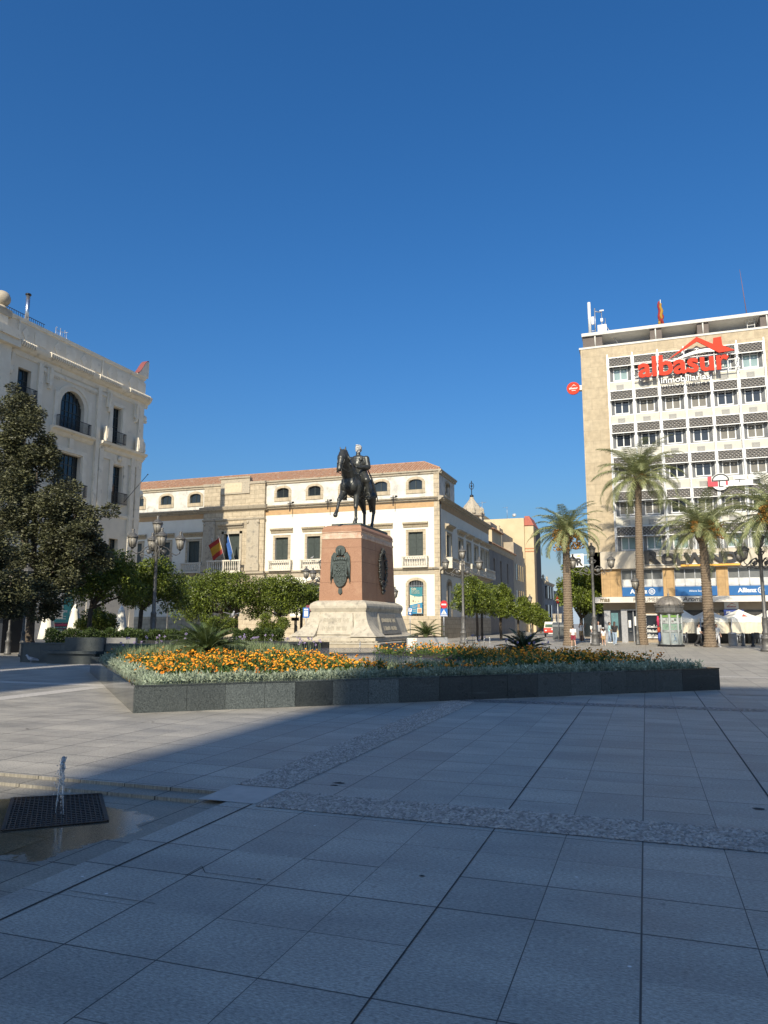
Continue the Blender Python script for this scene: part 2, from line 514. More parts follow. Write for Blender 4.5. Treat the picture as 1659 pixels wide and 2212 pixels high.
        col = mixc(ns, ls, mth(ns, ls, 'MULTIPLY', damp.outputs[0], .5), col, mixc(ns, ls, 1.0, col, (.5, .48, .42), 'MULTIPLY'))
        rr = mth(ns, ls, 'MULTIPLY', rr, mth(ns, ls, 'SUBTRACT', 1.0, mth(ns, ls, 'MULTIPLY', wetf, .80)))
    ls.new(col, bs.inputs['Base Color'])
    ls.new(rr, bs.inputs['Roughness'])
    if wet: bs.inputs['Specular IOR Level'].default_value = .32
    hgt = mth(ns, ls, 'SUBTRACT', mth(ns, ls, 'MULTIPLY', g1, .16), jj)
    if wet:
        hgt = mth(ns, ls, 'MULTIPLY', hgt, mth(ns, ls, 'SUBTRACT', 1.0, wetf))
        rip = noise(ns, ls, P, 40, 4)
        hgt = mth(ns, ls, 'ADD', hgt, mth(ns, ls, 'MULTIPLY', mth(ns, ls, 'MULTIPLY', rip, wetf), .22))
    bump(ns, ls, bs, hgt, .55, .006)
    return m
M_pave = paving('granite_paving')
M_wet = paving('wet_granite_paving', True)
def cobble():
    m, nt, ns, ls, bs = node_mat('river_pebbles')
    P = coord(ns, 'World')
    v = mapping(ns, ls, P, (22, 36, 1))
    d1 = ns.new('ShaderNodeTexVoronoi'); d1.inputs['Scale'].default_value = 1; ls.new(v, d1.inputs['Vector'])
    r = ramp(ns, .0, (.42, .40, .37), 1.0, (.20, .19, .18))
    wn_ = ns.new('ShaderNodeTexWhiteNoise'); ls.new(d1.outputs['Color'], wn_.inputs['Vector'])
    ls.new(wn_.outputs['Value'], r.inputs[0])
    rd = ramp(ns, .35, (1, 1, 1), .75, (.12, .11, .10)); ls.new(d1.outputs['Distance'], rd.inputs[0])
    col = mixc(ns, ls, 1.0, r.outputs[0], rd.outputs[0], 'MULTIPLY')
    ls.new(col, bs.inputs['Base Color']); bs.inputs['Roughness'].default_value = .5
    h = mth(ns, ls, 'SUBTRACT', 1.0, mth(ns, ls, 'MULTIPLY', d1.outputs['Distance'], d1.outputs['Distance']))
    bump(ns, ls, bs, h, 1.0, .03)
    return m
M_cobble = cobble()
M_pebble = plain('grey_pebbles', (.36, .335, .30), (.26, .245, .22), 9, .5, island=.4)
M_suncob = plain('sunlit_cobbles', (.50, .46, .40), (.36, .335, .295), 16, .8, bmp=.8, bscale=30)  # cobble bands lying in sun: the sunlight is put into this paler base

M_render_white = plain('limewash_white', (.74, .70, .60), (.68, .64, .54), 1.2, .9, bmp=.15, bscale=9, stain=(.40, .38, .33), sscale=.9, s_lo=.62, s_hi=.82)
M_attic_white = plain('weathered_limewash', (.66, .63, .56), (.52, .50, .45), 1.0, .9, bmp=.15, bscale=9, stain=(.30, .29, .26), sscale=1.3, s_lo=.50, s_hi=.75)
M_ochre = plain('ochre_render', (.50, .33, .17), (.42, .27, .14), 2, .9)
M_stone = blocks('golden_limestone', (.49, .41, .29), (.42, .35, .245), 1.1, .48, (.26, .21, .15), .02, .9, stain=(.20, .18, .15), s_lo=.58, s_hi=.8)
M_trim = plain('carved_limestone', (.48, .415, .31), (.36, .31, .235), 2.2, .9, bmp=.3, bscale=14, stain=(.14, .13, .115), sscale=2.2, s_lo=.50, s_hi=.72)
M_tile = plain('clay_tile', (.40, .215, .125), (.27, .15, .09), 5, .85, bmp=.3, bscale=30, stain=(.42, .33, .25), sscale=3, s_lo=.5, s_hi=.7)
M_shutter = plain('green_shutter', (.035, .048, .042), (.025, .035, .03), 4, .5)
M_darkglass = glassy('dark_window_glass', (.018, .024, .028))
M_greenframe = plain('dark_green_metal', (.03, .04, .036), None, 5, .45)
M_balu = plain('pale_stone_baluster', (.66, .60, .50), (.50, .46, .38), 4, .85, bmp=.2, bscale=25)
M_iron = plain('black_iron', (.018, .018, .02), (.012, .012, .013), 8, .45, .3)
M_cream = plain('cream_plaster', (.70, .62, .49), (.63, .56, .44), 1.1, .85, bmp=.1, bscale=12, stain=(.30, .27, .22), sscale=.7, s_lo=.6, s_hi=.85)
M_cream2 = plain('cream_moulding', (.74, .67, .54), (.66, .59, .47), 1.6, .85, bmp=.1, bscale=12, stain=(.24, .22, .19), sscale=1.4, s_lo=.58, s_hi=.8)
M_trav = blocks('travertine_panels', (.46, .375, .25), (.41, .33, .215), 1.25, .95, (.30, .24, .16), .012, .75, off=.5, bmp=.1, stain=(.34, .28, .2), s_lo=.55, s_hi=.9)
M_gold = blocks('ochre_stone_cladding', (.42, .27, .12), (.37, .235, .10), .55, 2.6, (.2, .13, .06), .012, .7, off=0, bmp=.1)
M_whitepanel = plain('white_spandrel', (.54, .515, .44), (.46, .44, .375), 1.5, .7, stain=(.45, .43, .38), sscale=1.2, s_lo=.6, s_hi=.85)
M_grey = plain('grey_reveal', (.22, .225, .23), None, 2, .6)
M_alu = plain('white_aluminium', (.68, .675, .65), (.60, .595, .575), 3, .4)
M_metal = plain('galvanised_steel', (.42, .43, .45), (.34, .35, .36), 5, .4, .6)
M_conc = plain('pale_concrete', (.62, .60, .55), (.54, .52, .47), 1.5, .8)
M_brown = plain('brown_concrete', (.14, .115, .10), None, 2, .8)
M_glass_teal = glassy('teal_curtain_glass', (.22, .30, .29))
M_glass_dark = glassy('blue_dark_glass', (.022, .027, .035))
M_blind = plain('brown_roller_blind', (.155, .145, .125), None, 3, .6)
M_red_sign = plain('orange_red_sign', (.56, .032, .006), (.52, .028, .005), 2, .55, spec=.2)
M_white_sign = plain('white_sign', (.78, .77, .73), None, 2, .5)
M_black_sign = plain('black_letters', (.018, .018, .02), None, 3, .4)
M_yel_sign = plain('orange_light_bar', (.80, .40, .05), None, 3, .5)
M_blue_sign = plain('blue_fascia', (.012, .11, .30), (.010, .09, .26), 2, .35)
M_navy = plain('navy_banner', (.014, .045, .22), None, 2, .6)
M_granite_gry = plain('grey_shop_metal', (.45, .45, .46), (.38, .38, .39), 8, .3, .5)
M_bronze = plain('patinated_bronze', (.085, .086, .078), (.045, .046, .043), 6, .42, .55, bmp=.25, bscale=22, stain=(.075, .085, .075), sscale=4, s_lo=.55, s_hi=.75)
M_bronze_green = plain('green_bronze', (.085, .105, .095), (.05, .06, .056), 9, .5, .4, bmp=.4, bscale=24)
M_marble = plain('weathered_marble', (.52, .50, .46), (.36, .34, .31), 9, .7, stain=(.12, .11, .10), sscale=14, s_lo=.58, s_hi=.66)
M_redgran = plain('pink_granite', (.35, .185, .105), (.27, .135, .075), 22, .6, stain=(.40, .235, .14), sscale=1.6, s_lo=.5, s_hi=.85, bmp=.08, bscale=90)
M_plinth = plain('weathered_plinth_stone', (.50, .445, .345), (.40, .355, .275), 3, .9, bmp=.3, bscale=18, stain=(.20, .18, .145), sscale=2.4, s_lo=.52, s_hi=.72)
M_rough = plain('rough_hewn_stone', (.44, .385, .29), (.34, .29, .21), 6, .95, bmp=1.0, bscale=9, bdist=.12, stain=(.17, .15, .11), sscale=4, s_lo=.5, s_hi=.7)
M_beige = plain('beige_stone', (.40, .34, .25), (.33, .28, .20), 3, .85, bmp=.15)
M_lamp = plain('lamp_grey_iron', (.14, .135, .125), (.085, .082, .078), 7, .5, .25, bmp=.2, bscale=40)
M_lampglass = plain('frosted_lantern_glass', (.27, .25, .21), (.20, .185, .155), 3, .35)
M_bark = plain('grey_brown_bark', (.11, .085, .06), (.06, .046, .034), 7, .95, bmp=.8, bscale=22, bdist=.03)
M_palmtrunk = plain('palm_bark', (.24, .18, .12), (.15, .11, .075), 12, .95, bmp=.7, bscale=34, bdist=.03, island=.15)
M_palm = leafmat('date_palm_leaf', (.12, .15, .06), (.42, .44, .20), .5, .25)
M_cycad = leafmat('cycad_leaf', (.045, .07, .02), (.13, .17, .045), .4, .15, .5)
M_cycad_shaded = leafmat('cycad_leaf_shaded', (.02, .035, .014), (.05, .075, .03), .4, .15, .5)  # copy of the leaf for shaded cycads, with the shade in its colour
M_dates = plain('orange_dates', (.46, .23, .04), (.32, .16, .03), 9, .5, island=.3)
M_orange = leafmat('orange_tree_leaf', (.030, .055, .008), (.23, .28, .04), .4, .2, .45)
M_oak = leafmat('holm_oak_leaf', (.012, .016, .006), (.15, .15, .07), .5, .04, .4)
M_hedge = leafmat('hedge_leaf', (.025, .045, .010), (.095, .14, .03), .5, .2)
M_dusty = leafmat('silver_leaf', (.20, .25, .17), (.42, .47, .34), .7, .2, .2)
M_mgreen = leafmat('marigold_leaf', (.035, .072, .014), (.13, .19, .045), .55, .2)
M_grass = leafmat('variegated_grass', (.12, .17, .06), (.36, .41, .22), .55, .25)
M_marigold = plain('marigold_petals', (.84, .40, .02), (.74, .21, .006), 2.2, .6, bmp=.5, bscale=120, island=.3)
M_purple = plain('lilac_petals', (.36, .28, .46), None, 20, .6, island=.3)
M_stalk = plain('pale_stalk', (.17, .22, .10), None, 10, .6)
M_soil = plain('dark_soil', (.045, .035, .025), (.025, .02, .015), 9, 1.0, bmp=1.0, bscale=30)
def black_granite(name, k=1.0, rough=.22):
    m, nt, ns, ls, bs = node_mat(name)
    v = coord(ns)
    f = noise(ns, ls, v, 46, 4, .7)
    r = ramp(ns, .35, (.016 * k, .019 * k, .019 * k), .75, (.10 * k, .112 * k, .105 * k)); ls.new(f, r.inputs[0])
    g = ns.new('ShaderNodeNewGeometry')
    kk = ramp(ns, 0, (.3, .3, .3), 1, (1.8, 1.8, 1.8)); ls.new(g.outputs['Random Per Island'], kk.inputs[0])
    col = mixc(ns, ls, 1.0, r.outputs[0], kk.outputs[0], 'MULTIPLY')
    vein = noise(ns, ls, mapping(ns, ls, v, (.6, .6, 5)), 2.5, 6, .6)
    rv = ramp(ns, .60, (0, 0, 0), .72, (.35, .35, .35)); ls.new(vein, rv.inputs[0])
    col = mixc(ns, ls, rv.outputs[0], col, (.11 * k, .12 * k, .115 * k))
    ls.new(col, bs.inputs['Base Color'])
    rr = ramp(ns, .3, (rough * .7,) * 3, .7, (rough * 1.5,) * 3); ls.new(noise(ns, ls, v, 3, 4), rr.inputs[0])
    ls.new(rr.outputs[0], bs.inputs['Roughness'])
    return m
M_blackgran = black_granite('dark_green_granite', 1.0, .30)
M_polish = black_granite('polished_dark_granite', .8, .07)
M_benchgran = black_granite('worn_dark_granite', .75, .45)
def water_mat(name, col, bscale, bstr):
    m, nt, ns, ls, bs = node_mat(name)
    bs.inputs['Base Color'].default_value = (*col, 1); bs.inputs['Roughness'].default_value = .04
    P = coord(ns, 'World')
    f = noise(ns, ls, P, bscale, 4, .6)
    r = ramp(ns, .3, tuple(c * .7 for c in col), .7, tuple(c * 1.3 for c in col)); ls.new(f, r.inputs[0])
    ls.new(r.outputs[0], bs.inputs['Base Color'])
    bump(ns, ls, bs, f, bstr, .2)
    return m
M_water = water_mat('rippled_pool_water', (.020, .035, .060), 5.0, .6)
def jet_mat():
    m, nt, ns, ls, bs = node_mat('splashing_water')
    f = noise(ns, ls, coord(ns), 30, 3)
    r = ramp(ns, .3, (.75, .78, .80), .7, (.95, .96, .97)); ls.new(f, r.inputs[0]); ls.new(r.outputs[0], bs.inputs['Base Color'])
    bs.inputs['Roughness'].default_value = .05; bs.inputs['IOR'].default_value = 1.33
    bs.inputs['Transmission Weight'].default_value = .82
    return m
M_jet = jet_mat()
M_skin = plain('skin', (.50, .30, .21), (.46, .27, .19), 8, .55)
M_skin_dark = plain('tanned_skin', (.30, .165, .105), None, 8, .55)
def cloth(name, c): return plain(name, c, tuple(x * .8 for x in c), 9, .85, bmp=.3, bscale=18)
M_hair = plain('dark_hair', (.018, .013, .01), None, 30, .5)
M_hair_br = plain('brown_hair', (.06, .028, .018), None, 30, .5)

# ------------------------------------------------------------------ plaza ground (one sheet, with the sunken fountain corner cut out of it)
HX0, HX1, HY0, HY1 = -10.5, -3.66, 0.6, 6.47
def ground():
    m = MB()
    B = 900.
    m.add([(-B,-B,0),(B,-B,0),(B,HY0,0),(-B,HY0,0)], [(0,1,2,3)])
    m.add([(-B,HY1,0),(B,HY1,0),(B,B,0),(-B,B,0)], [(0,1,2,3)])
    m.add([(-B,HY0,0),(HX0,HY0,0),(HX0,HY1,0),(-B,HY1,0)], [(0,1,2,3)])
    m.add([(HX1,HY0,0),(B,HY0,0),(B,HY1,0),(HX1,HY1,0)], [(0,1,2,3)])
    return struct('ground', m, M_pave)
ground()
def basin():
    m = MB()
    def ring(a, z0, b, z1):     # a outer rect at z0 with riser down to z1, tread to b
        (ax0, ay0, ax1, ay1), (bx0, by0, bx1, by1) = a, b
        o = [(ax0, ay0), (ax1, ay0), (ax1, ay1), (ax0, ay1)]; i = [(bx0, by0), (bx1, by0), (bx1, by1), (bx0, by1)]
        for k in range(4):
            p, q = o[k], o[(k + 1) % 4]; r, s = i[(k + 1) % 4], i[k]
            m.add([(*p, z0), (*q, z0), (*q, z1), (*p, z1)], [(3, 2, 1, 0)])
            m.add([(*p, z1), (*q, z1), (*r, z1), (*s, z1)], [(0, 1, 2, 3)])
    A = (HX0, HY0, HX1, HY1); Bq = (HX0 + .3, HY0 + .3, HX1 - .31, HY1 - .25)
    ring(A, 0, Bq, -.032)
    Cq = Bq
    x0, y0, x1, y1 = Cq
    o = [(x0, y0), (x1, y0), (x1, y1), (x0, y1)]
    for k in range(4):
        p, q = o[k], o[(k + 1) % 4]
        m.add([(*p, -.032), (*q, -.032), (*q, -.064), (*p, -.064)], [(3, 2, 1, 0)])
    m.add([(*p, -.064) for p in o], [(0, 1, 2, 3)])
    return struct('fountain_floor', m, M_wet)
basin()
def bands():
    m = MB()
    def strip(x0, y0, x1, y1, z=.004):
        m.add([(x0,y0,z),(x1,y0,z),(x1,y1,z),(x0,y1,z)], [(0,1,2,3)])
    strip(-3.33, 6.06, 30, 6.66)
    strip(-3.93, 6.78, -3.36, 15.25)
    strip(-3.93, 15.25, 40, 15.75)
    struct('cobble_band', m, M_cobble)
    m = MB()
    strip2 = lambda x0, y0, x1, y1: m.add([(x0,y0,.004),(x1,y0,.004),(x1,y1,.004),(x0,y1,.004)], [(0,1,2,3)])
    strip2(-13.35, 9.0, -12.75, 15.7); strip2(-30, 15.75, -12.75, 16.25); strip2(-20.85, 16.25, -20.3, 25.0)
    for y in (24.4, 33.2, 41.5): strip2(-2.0 if y > 25 else 1.7, y, 30, y + .5)
    struct('sunlit_cobble_band', m, M_suncob)
    # the nearer bands: every pebble set on edge
    V = []; F = []
    for r_, z in ((1.0, 0), (.82, .55), (.40, .92)):
        for k in range(7): V.append((r_ * math.cos(k * .8976), r_ * math.sin(k * .8976), z))
    for i in range(2):
        for k in range(7): F.append((i*7+k, i*7+(k+1) % 7, i*7+7+(k+1) % 7, i*7+7+k))
    F += [(14, 15, 16, 17), (14, 17, 18, 20)]
    X = []
    def fill(x0, y0, x1, y1, along):
        sx, sy = (.036, .021) if along == 'x' else (.021, .036)
        nx, ny = int((x1 - x0) / (sx * .93)), int((y1 - y0) / (sy * .93))
        for i in range(nx):
            for j in range(ny):
                x = x0 + (i + .5 + .5 * (j % 2) - .25) * (x1 - x0) / nx + rng.normal() * .003; y = y0 + (j + .5) * (y1 - y0) / ny + rng.normal() * .003
                q = (.5 if along == 'x' else 1.0) * (1 if (i // 9 + j // 9) % 2 else -1) + rng.normal() * .25; L = rng.uniform(.015, .021); W = rng.uniform(.0095, .013); H = rng.uniform(.006, .015)
                c_, s_ = math.cos(q), math.sin(q)
                X.append([[c_ * L, -s_ * W, 0, x], [s_ * L, c_ * W, 0, y], [0, 0, H, .003]])
    fill(-3.31, 6.07, 2.9, 6.65, 'x'); fill(-3.92, 6.79, -3.37, 15.2, 'y')
    o = inst_obj('set_pebbles', (V, F[:16]), X, M_pebble, None, True)
    tag(o, 'grey pebbles set on edge in the two bands crossing the paving', 'pebbles'); o['kind'] = 'stuff'
    s = MB()
    s.add([(-3.95,6.13,.004),(-3.36,6.13,.004),(-3.36,6.76,.004),(-3.95,6.76,.004)], [(0,1,2,3)])
    st = plain('pale_corner_slab', (.40, .38, .34), (.33, .315, .285), 6, .55, bmp=.1, bscale=60)
    struct('corner_slab', s, st)
bands()
# dark cut joints that stand out in the paving
def deep_joints():
    m = MB()
    def j(x0, y0, x1, y1, w):
        dx, dy = x1 - x0, y1 - y0; L = math.hypot(dx, dy); nx, ny = -dy / L * w / 2, dx / L * w / 2
        z = .004
        m.add([(x0+nx,y0+ny,z),(x0-nx,y0-ny,z),(x1-nx,y1-ny,z),(x1+nx,y1+ny,z)], [(3,2,1,0)])
    j(-1.197, 2.2, -1.197, 6.05, .008); j(-1.197, 6.67, -1.197, 15.2, .012); j(-1.197, 15.76, -1.197, 16.5, .012)
    j(.997, 6.67, .997, 15.24, .014); j(.997, 15.76, .997, 19.3, .016)
    j(-3.391, 1.0, -3.391, 6.12, .014)
    j(1.7, 19.95, 2.6, 19.95, .03); j(1.68, 18.58, 2.9, 18.58, .06)
    j(-12.2, 8.55, -3.96, 15.2, .012)
    for pts in (((400, 1893), (436, 1872), (443, 1886), (500, 1893), (575, 1903)), ((150, 1925), (240, 1939), (335, 1953)), ((1330, 1530), (1480, 1536)), ((640, 1655), (720, 1640), (830, 1648))):
        q = [gnd(*p) for p in pts]
        for a, b in zip(q[:-1], q[1:]): j(a.x, a.y, b.x, b.y, .005)
    rr = random.Random(12)
    for x, y, r_ in ((912, 1893, .016), (735, 1692, .05), (722, 1697, .03), (1640, 1748, .05), (560, 1900, .012), (60, 1575, .03), (330, 1560, .025), (600, 1540, .02)):
        c_ = gnd(x, y); n_ = 9
        m.add([(c_.x + r_ * rr.uniform(.5, 1.2) * math.cos(k * 6.283 / n_) * 1.5, c_.y + r_ * rr.uniform(.4, 1) * math.sin(k * 6.283 / n_), .0045) for k in range(n_)], [tuple(range(n_))])
    struct('paving_joint', m, plain('joint_grime', (.04, .037, .034), None, 6, .9))
deep_joints()

# iron grate over the jet, set in the fountain floor
def grate():
    zf = -.058
    TL, TR, BR, BL = [gnd(*p, zf) for p in ((28, 1724), (216, 1715), (231, 1773), (6, 1794))]
    ctr = (TL + TR + BR + BL) / 4
    t = thing('drain_grate', 'rusty iron floor grate under the water jet at lower left', 'grate', (ctr.x, ctr.y, 0))
    iron = plain('rusty_iron', (.055, .04, .028), (.02, .017, .015), 14, .55, .5, bmp=.3)
    def bl(u, v, z=zf):
        p = (TL * (1-u) + TR * u) * (1-v) + (BL * (1-u) + BR * u) * v; p.z = z
        return p
    f = MB()
    def bar(m, a, b, w, z0=zf - .001, z1=zf + .006):
        d = (b - a); d.z = 0; L = d.length; n = Vector((-d.y, d.x, 0)) / L * w / 2
        v = [a+n, a-n, b-n, b+n]
        m.add([(p.x, p.y, z0) for p in v] + [(p.x, p.y, z1) for p in v], [(0,3,2,1),(4,5,6,7),(0,1,5,4),(1,2,6,5),(2,3,7,6),(3,0,4,7)])
    for a, b in (((0,0),(1,0)),((1,0),(1,1)),((1,1),(0,1)),((0,1),(0,0))):
        bar(f, bl(*a), bl(*b), .035)
    obj('grate_frame', f, iron, t)
    g = MB()
    for i in range(1, 20): bar(g, bl(i/20, 0), bl(i/20, 1), .010, zf - .001, zf + .004)
    for i in range(1, 17): bar(g, bl(0, i/17), bl(1, i/17), .008, zf - .002, zf + .002)
    obj('grate_bars', g, iron, t)
    p = MB(); p.add([bl(0,0,zf-.003), bl(1,0,zf-.003), bl(1,1,zf-.003), bl(0,1,zf-.003)], [(3,2,1,0)])
    obj('pit_shade_sheet', p, plain('pit_shade_black', (.006, .006, .007), None, 5, .35), t)  # flat black sheet just under the bars, painted as the shade of a pit
    return ctr
grate()

def jet_mesh(h, seed, lean=.10, streams=2, drops=60, r0=.010):
    r = random.Random(seed); m = MB()
    for s in range(streams):
        ang = r.uniform(0, 6.28); dx = lean * h * (1 if s else -1) * .5
        pts = []; rad = []
        n = 16
        for i in range(n + 1):
            t = i / n
            x = dx * (1 - t) * 1.2 + r.uniform(-1, 1) * .008 * h * 3 * t
            y = r.uniform(-1, 1) * .012 * h * 2 * t
            pts.append((x, y, h * t * (1 if s == 0 else .96))); rad.append(r0 * (.55 + .9 * t * t + r.uniform(-.25, .45) * (.3 + t)) * (h / .45) ** .5)
        m.tube(pts, rad, 7)
    for i in range(drops):
        t = r.random() ** .5
        rr = r.uniform(.25, 1.0) * r0 * .7
        c = (dxr(r) * h * .10 * (1.2 - .3 * t), dxr(r) * h * .10, h * (t * 1.05))
        m.ball(c, (rr, rr, rr * r.uniform(.8, 2.0)), 6, 4)
    for i in range(5):
        t = .75 + .27 * r.random()
        m.ball((dxr(r) * h * .05, dxr(r) * h * .05, h * t), (r0 * 1.6 * r.uniform(.8, 1.3),) * 2 + (r0 * 2.6 * r.uniform(.7, 1.3),), 8, 6)
    return m
def dxr(r): return r.gauss(0, .5)
jp = gnd(128, 1760, -.06)
t = thing('water_jet', 'clear double water jet rising from the iron grate in the foreground', 'water jet', (jp.x, jp.y, -.06))
mb = jet_mesh(.46, 3, .16, 2, 170); mb.xform(Matrix.Translation((jp.x, jp.y, -.06)))
obj('water', mb, M_jet, t)

# ------------------------------------------------------------------ the big flower bed
PN = Vector((-8.71, 11.33, 0)); PR = Vector((1.62, 19.91, 0))
EU = (PR - PN).normalized(); EV = Vector((-.697, .717, 0)); PU = (PR - PN).length; PV = 12.2; PH = .49
def bed(u, v, z=0.0): return PN + EU * u + EV * v + Vector((0, 0, z))
BEDM = Matrix.Translation(PN) @ Matrix(((EU.x, EV.x, 0, 0), (EU.y, EV.y, 0, 0), (0, 0, 1, 0), (0, 0, 0, 1)))
def planter():
    t = thing('flower_planter', 'long low dark granite planter holding the orange marigold bed', 'planter', tuple(PN))
    cuts = [0, .92, 1.62, 2.36, 2.95, 3.70, 4.45, 5.1, 6.0, 6.75, 7.6, 8.35, 9.2, 10.0, 10.7, 11.5, 12.3, PU]
    w = MB(); T = .38
    hz = lambda u: PH + .03 * u / PU
    def slab(u0, v0, u1, v1, z0a, z0b, z1a, z1b):
        v = [(u0,v0,z0a),(u1,v0,z0b),(u1,v1,z0b),(u0,v1,z0a),(u0,v0,z1a),(u1,v0,z1b),(u1,v1,z1b),(u0,v1,z1a)]
        w.add(v, [(0,3,2,1),(4,5,6,7),(0,1,5,4),(1,2,6,5),(2,3,7,6),(3,0,4,7)])
    g = .003
    for a, b in zip(cuts[:-1], cuts[1:]):
        slab(a + g, 0, b - g, .06, 0, 0, hz(a) - .03, hz(b) - .03)
    w.xform(BEDM); obj('front_wall', w, M_blackgran, t)
    w = MB()
    vc = [0.062, .9, 1.5, 2.7, 4.1, 5.6, 7.2, 8.8, 10.4, PV]
    for a, b in zip(vc[:-1], vc[1:]):
        slab(0, a + g, .06, b - g, 0, 0, PH - .03, PH - .03)
    w.xform(BEDM); obj('side_wall', w, M_polish, t)
    w = MB()
    slab(.06, PV - .06, PU, PV, 0, 0, PH - .03, hz(PU) - .03); slab(PU - .06, .06, PU, PV - .06, 0, 0, hz(PU) - .03, hz(PU) - .03)
    w.xform(BEDM); obj('back_wall', w, M_blackgran, t)
    w = MB()
    for a, b in zip(cuts[:-1:2], cuts[2::2]): slab(a + g, -.012, b - g, T, hz(a) - .029, hz(b) - .029, hz(a), hz(b))
    slab(cuts[-2] + g, -.012, PU, T, hz(12.3) - .029, hz(PU) - .029, hz(12.3), hz(PU))
    for a, b in zip(vc[:-1:2], vc[2::2] + [PV]): slab(-.012, max(a, T) + g, T, b - g, PH - .029, PH - .029, PH, PH)
    slab(PU - T, T, PU + .012, PV, hz(PU) - .029, hz(PU) - .029, hz(PU), hz(PU))
    w.xform(BEDM); obj('coping', w, M_polish, t)
    # soil mounds towards the middle of each arm
    s = MB(); n = 22; vs = []; fs = []
    for i in range(n + 1):
        for j in range(n + 1):
            u = T + (PU - 2 * T) * i / n; v = T + (PV - 2 * T) * j / n
            vs.append((u, v, soil_z(u, v)))
    for i in range(n):
        for j in range(n):
            fs.append((i*(n+1)+j, (i+1)*(n+1)+j, (i+1)*(n+1)+j+1, i*(n+1)+j+1))
    s.add(vs, fs, 0, True); s.xform(BEDM); obj('soil', s, M_soil, t)
def soil_z(u, v):
    e = min(u, v, PU - u)
    z = PH - .06 + .09 * min(1, max(0, (e - .8) / 1.4))
    # the back middle stays low: the pool shows over it
    lowmid = max(0, 1 - abs(u - 7.2) / 2.6) * min(1, max(0, (v - 1.2) / 1.2))
    z += (.03 if u < 6 else 0.0) * min(1, max(0, (e - 2) / 2))
    return z - .12 * min(1, lowmid * 2)
planter()

def leaf_faces(P, Nrm, size, aspect=.45, fold=.0, r=rng):
    # diamond leaves: P (n,3) base points, Nrm (n,3) leaf directions
    n = len(P)
    d = Nrm / (np.linalg.norm(Nrm, axis=1, keepdims=True) + 1e-9)
    q = r.normal(size=(n, 3)); s = np.cross(d, q); s /= (np.linalg.norm(s, axis=1, keepdims=True) + 1e-9)
    L = size * r.uniform(.7, 1.3, n)[:, None] if np.isscalar(size) else (size * r.uniform(.7, 1.3, n))[:, None]
    nn = np.cross(d, s)
    A = P; Bm = P + d * L * .5 + s * L * aspect * .5 + nn * L * .06; Tt = P + d * L - nn * L * .08; Cm = P + d * L * .5 - s * L * aspect * .5 + nn * L * .06
    return np.stack([A, Bm, Tt, Cm], 1).reshape(-1, 3)
def to_world(UVZ):
    U = np.asarray(UVZ)
    return U[:, :1] * np.array([[EU.x, EU.y, 0]]) + U[:, 1:2] * np.array([[EV.x, EV.y, 0]]) + U[:, 2:3] * np.array([[0, 0, 1]]) + np.array([[PN.x, PN.y, 0]])

